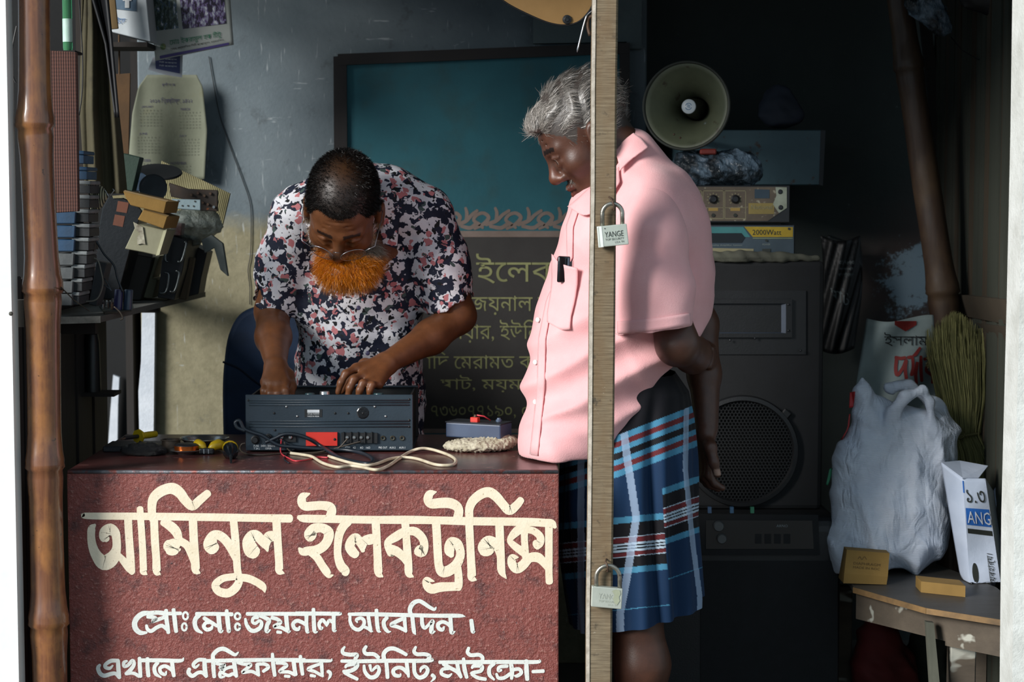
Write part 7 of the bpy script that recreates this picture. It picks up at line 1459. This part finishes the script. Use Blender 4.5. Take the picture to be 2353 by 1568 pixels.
e_(2050, 1225, .02, (.140, .085, .125)); e_(1990, 1150, .02, (.085, .07, .16)); e_(2110, 1120, .03, (.095, .075, .15)); e_(2010, 1010, .04, (.060, .05, .11)); e_(2085, 1010, .04, (.095, .045, .075)); e_(1965, 1075, .03, (.05, .05, .09)); e_(2150, 1030, .05, (.045, .04, .08)); e_(1975, 1260, .02, (.075, .07, .09))
sb_.chain([P(1990, 960, yw + .02), P(1984, 900, yw + .02), P(1981, 872, yw + .03)], [.035, .018, .006], .03)
sb_.chain([P(2035, 990, yw - .005), P(2046, 955, yw - .015), P(2075, 915, yw - .02), P(2118, 897, yw - .015), P(2136, 925, yw - .005), P(2144, 985, yw + .0)], [.016, .015, .014, .013, .012, .014], .014)
sb_.chain([P(2040, 890, yw + .06), P(2090, 885, yw + .07), P(2150, 930, yw + .07), P(2190, 985, yw + .06)], [.012, .012, .012, .02], .03)
sb_.half((0, 0, zbn + .001), (0, 0, -1), .006)
sb_.cap(P(2062, 962, yw - .14), P(2118, 950, yw - .10), .018, .020, .008, 's'); sb_.cap(P(2060, 958, yw - .05), P(2122, 948, yw - .05), .024, .024, .008, 's')
def bagf(X, d):
    px, py = proj(X); Xa = X @ np.array([[1, 0, .5], [0, .6, 0], [-.5, 0, .32]]).T; Xb = X @ np.array([[1, 0, -.55], [0, .6, 0], [.55, 0, .30]]).T; q1 = ridge(wob(Xa, 15, 2) * 2.6); q2 = ridge(wob(Xb, 17, 5) * 2.4); q3 = ridge(wob(X, 26, 1) * 2.0)
    up = np.clip((1000 - py) / 60, 0, 1); return d - (.0070 * q1 + .0055 * q2) * (1 - .75 * up) - .0022 * q3 - .0008 * wob(X, 60, 4)
V, F = sb_.mesh(.0042, bagf); raw_obj('bag_body', V, F, wbag, wt); bvw = BVHTree.FromPolygons(V.tolist(), F.tolist())
redp = M('bag_red_print', '#b0282c', rough=.5, bump=0); grp = M('bag_green_print', '#1f7a55', rough=.5, bump=0)
for nm_, m_, rows_ in (('red_print', redp, [[(1953, 902), (1966, 900)], [(1951, 938), (1962, 936)]]), ('red_print', redp, [[(1951, 952), (1954, 952)], [(1947, 985), (1951, 985)], [(1932, 1012), (1936, 1012)]]), ('green_print', grp, [[(1906, 1078), (1914, 1076)], [(1901, 1100), (1908, 1102)], [(1898, 1114), (1902, 1116)]])):
    patch(nm_, m_, wt, bvw, rows_, .0015, .0006, yw + .02, 5, 8)
# printed flour sack behind, straw broom
sk = thing('printed_sack', 'grey-white sack with black and red Bengali print behind the white bag', 'sack', P(2060, 960, 1.02)); skm = M('sack_cloth', '#8d9a9a', '#76827f', rough=.85, scale=6, bump=.25, bscale=60)
def skp(px, py, lift=0): return P(px, py, 1.03 - .05 * math.sin(min(max((px - 1930) / 240, 0), 1) * 3.14) + .012 * math.sin(px * .05 + py * .03) - lift)
mb = MB(); mb.grid(lambda u_, v_: skp(np.interp(v_, [0, .3, 1], [1992, 1966, 1930]) + u_ * np.interp(v_, [0, .3, 1], [153, 190, 240]), 732 + 8 * math.sin(u_ * 5) + v_ * 535), 30, 40); mb.build('sack_front', skm, sk, smooth=True, solid=.003)
def skt(s_, m_, x0, x1, y0, y1, sl=0):
    o = text('lettering', s_, m_, sk, (0, 0, 0), (1, 0, 0), (0, 0, 1), 1, 1, nrm=(0, -1, 0)); L = wloc(sk)
    for v in o.data.vertices: w = v.co + L; u_, v_ = w.x + .5, .5 - w.z; v.co = skp(x0 + (x1 - x0) * u_, y0 + (y1 - y0) * v_ + sl * u_, .005) - L
skt('ইসলাম', M('sack_black', '#1c2124', rough=.7, bump=0), 2032, 2132, 764, 796); skr = M('sack_red', '#8f2a25', '#7a221e', rough=.7, bump=0)
strokes('lettering', skr, sk, [[(2058, 822, 8), (2070, 824, 8), (2080, 822, 7)], [(2060, 824, 8), (2058, 850, 8), (2062, 862, 8), (2074, 846, 7), (2082, 828, 7), (2080, 850, 8), (2084, 880, 7)], [(2086, 822, 7), (2096, 822, 7), (2098, 845, 7), (2094, 862, 7), (2104, 850, 7), (2108, 832, 7), (2104, 860, 8), (2106, 882, 6)], [(2116, 820, 7), (2116, 850, 8), (2118, 876, 7)], [(2124, 826, 7), (2140, 822, 7), (2128, 850, 7), (2142, 864, 7), (2142, 880, 6)], [(2114, 800, 6), (2104, 814, 8), (2098, 818, 5)]], lambda a, b: skp(a, b, .004), (0, -1, 0))
mb = MB(); mb.grid(lambda u_, v_: skp(2056 + 50 * u_ - 0, 738 + (24 - 30 * abs(u_ - .5)) * v_, .004), 9, 4); mb.build('red_motif', skr, sk)
br_ = thing('straw_broom', 'straw broom tied in the middle, standing behind the white bag', 'broom', P(2230, 1130, .88)); n = 2600; tt = RNG.random(n); bx_ = RNG.normal(size=n); a_ = P(2215, 1000, .90)
Pt = np.zeros((n, 7, 3)); levs = [(745, 2195, 66), (830, 2200, 64), (920, 2210, 52), (1000, 2215, 34), (1040, 2228, 40), (1090, 2238, 46), (1150, 2246, 46)]
uu = np.clip(RNG.normal(size=n) * .5, -1, 1); ww = np.clip(RNG.normal(size=n) * .5, -1, 1); topj = RNG.uniform(-35, 60, n)
for k, (py_, cx_, hw_) in enumerate(levs):
    for i in range(n):
        Pt[i, k] = P(cx_ + hw_ * uu[i] + RNG.normal() * 2.0, py_ + (topj[i] + 45 * abs(uu[i]) if k == 0 else 0), .92 + ww[i] * hw_ * .0007)
sd2 = np.cross(RNG.normal(size=(n, 3)), np.array([0, 0, 1.0])); sd2 /= np.linalg.norm(sd2, axis=1)[:, None]; wd = np.linspace(.0004, .0011, 7)[None, :, None]
Av, Bv_ = Pt + sd2[:, None] * wd, Pt - sd2[:, None] * wd; Vb_ = np.stack([Av, Bv_], 2).reshape(-1, 3); bb_ = (np.arange(n) * 14)[:, None] + (np.arange(6) * 2)[None]; Fb_ = np.stack([bb_, bb_ + 1, bb_ + 3, bb_ + 2], -1).reshape(-1, 4)
o = raw_obj('straws', Vb_, Fb_, mat_attr('straw', .8, 0, 0), br_); setcol(o, np.repeat(L3c('#7c7a4c')[None] * RNG.uniform(.55, 1.35, (n, 1)), 14, 0)); o['kind'] = 'stuff'
MB().tube([P(2215 + 37 * math.cos(a), 1002 - 6 * math.cos(a), .92 + .034 * math.sin(a)) for a in np.linspace(0, 6.2832, 26)], .004, 7).build('tie_cord', M('tie_cord', '#6a6640', '#54512f', rough=.9), br_, smooth=True)
MB().tube([P(2205 + 12 * math.cos(a), 996 + 12 * math.sin(a), .878) for a in np.linspace(0, 6.2832, 18)], .0022, 6).build('tie_loop', M('tie_cord', '#6a6640'), br_, smooth=True)
# white printed sacks at the right
wsm = M('white_sack_film', '#c9d3e4', '#b3bfd2', rough=.5, scale=8, bump=.3, bscale=40)
ws = thing('white_sack', 'folded white sack with blue ANG block and black print on the bench', 'sack', P(2250, 1390, .62)); yv_ = .62
cols = [(2163, 1064, 2206, 1318, .66), (2212, 1100, 2232, 1376, .60), (2263, 1100, 2306, 1392, .615), (2282, 1130, 2322, 1400, .68)]
def wsp(u_, v_, lift=0):
    k = u_ * 3; i = min(int(k), 2); f_ = k - i; a, b = cols[i], cols[i + 1]; g = lambda j: a[j] + (b[j] - a[j]) * f_
    p = P(g(0) + (g(2) - g(0)) * v_, g(1) + (g(3) - g(1)) * v_, g(4) + .006 * math.sin(v_ * 9 + u_ * 6) - lift); p.z = max(p.z, zbn + .003); return p
mb = MB(); mb.grid(wsp, 31, 30); mb.build('sack_front', wsm, ws, smooth=40, solid=.003)
mb = MB(); mb.add([P(2163, 1064, .66), P(2205, 1060, .70), P(2270, 1072, .68), P(2248, 1100, .62), P(2212, 1100, .60)], [(0, 1, 2, 3, 4)]); mb.build('top_flap', wsm, ws, solid=.003)
blu_p = M('sack_blue', '#2f6fc4', '#2862b0', rough=.5, bump=0)
def wpt(name, m_, u0, u1, v0, v1, n1=8, n2=5): mb = MB(); mb.grid(lambda a, b: wsp(u0 + (u1 - u0) * a, v0 + (v1 - v0) * b, .0025), n1, n2); return mb.build(name, m_, ws)
wpt('blue_block', blu_p, .345, .66, .245, .385); wpt('black_bar', ink, .35, .66, .415, .455); wpt('blue_edge', blu_p, .325, .345, .02, .12)
def wtx(s_, m_, u0, u1, v0, v1, rot=False):
    o = text('lettering', s_, m_, ws, (0, 0, 0), (1, 0, 0), (0, 0, 1), 1, 1, nrm=(0, -1, 0)); L = wloc(ws)
    for v in o.data.vertices:
        w = v.co + L; a, b = w.x + .5, .5 - w.z
        if rot: a, b = b, 1 - a
        v.co = wsp(u0 + (u1 - u0) * a, v0 + (v1 - v0) * b, .0045) - L
wtx('ANG', M('sack_white', '#e4ebf5', rough=.5, bump=0), .36, .66, .27, .37); wtx('১.৩', ink, .37, .63, .09, .20); wtx('সেব ব্যবহার্য।', ink, .55, .645, .60, .98, True)
mb = MB(); mb.add([wsp(.40 + .035 * math.cos(a), .78 + .085 * math.sin(a), .0028) for a in np.linspace(0, 6.283, 17)[:-1]], [tuple(range(16))]); mb.build('black_oval', ink, ws)
sbag('rear_sack', 'rolled white sack standing behind the folded printed one', [(P(2300, 1180, .74), (.030, .03, .08)), (P(2305, 1260, .74), (.034, .034, .11)), (P(2310, 1340, .74), (.036, .036, .09))], M('rear_sack', '#a9b5c8', '#95a2b6', rough=.6, bump=.2), .005, 30, .003, 'sack')
# small cartons on the bench
cx_ = thing('carton', 'small brown carton with printed lid propped against the white bag', 'carton', Q(1990, 1348, zbn)); yc1 = Q(1988, 1346, zbn).y + .01; carton_d = M('ochre_carton', '#8f7038', '#7b5f2c', rough=.8, scale=8, bump=.1)
p0, p1, p2, p3 = P(1940, 1318, yc1), P(2040, 1326, yc1 - .005), P(2044, 1272, yc1 + .035), P(1946, 1264, yc1 + .04); b0, b1 = P(1938, 1341, yc1), P(2037, 1350, yc1 - .005); bk_ = Vector((0, .07, -.0))
b0.z = max(b0.z, zbn + .001); b1.z = max(b1.z, zbn + .001)
mb = MB(); r0, r1, r2, r3 = b0 + bk_, b1 + bk_, p2 + bk_ * .6, p3 + bk_ * .6; mb.add([b0, b1, p1, p0, p2, p3, r0, r1, r2, r3], [(0, 1, 2, 3), (3, 2, 4, 5), (5, 4, 8, 9), (0, 3, 5, 9, 6), (1, 7, 8, 4, 2), (6, 9, 8, 7), (0, 6, 7, 1)]); mb.build('box_body', carton_d, cx_)
rr = (p1 - p0).normalized(); up_ = (p3 - p0).normalized(); nn = rr.cross(up_); nn = nn if nn.y < 0 else -nn; fi = M('carton_ink', '#5a4522', rough=.8, bump=0); mid = (p0 + p2) / 2
text('lettering', 'DIAPHRAGM', fi, cx_, mid - up_ * .003, rr, up_, 62 * S(.6), 7 * S(.6), nrm=nn); text('lettering', 'MADE IN ROC', fi, cx_, mid - up_ * .014, rr, up_, 62 * S(.6), 6 * S(.6), nrm=nn)
strokes('logo_mark', fi, cx_, [[(-.022, .010, .0015), (-.018, .016, .0015), (-.013, .008, .0015), (-.008, .017, .0015), (-.002, .010, .0015)]], lambda a, b: mid + rr * a + up_ * b, nn)
yc2 = Q(2168, 1372, zbn).y; o = MB().prism([Q(2116, 1362, zbn + .0005), Q(2218, 1373, zbn + .0005), Q(2218, 1373, zbn + .0005) + Vector((.002, .07, 0)), Q(2116, 1362, zbn + .0005) + Vector((.002, .07, 0))], (0, 0, .026)).build('carton', carton_d); tag(o, 'flat brown carton lying on the bench in front of the white sacks', 'carton')
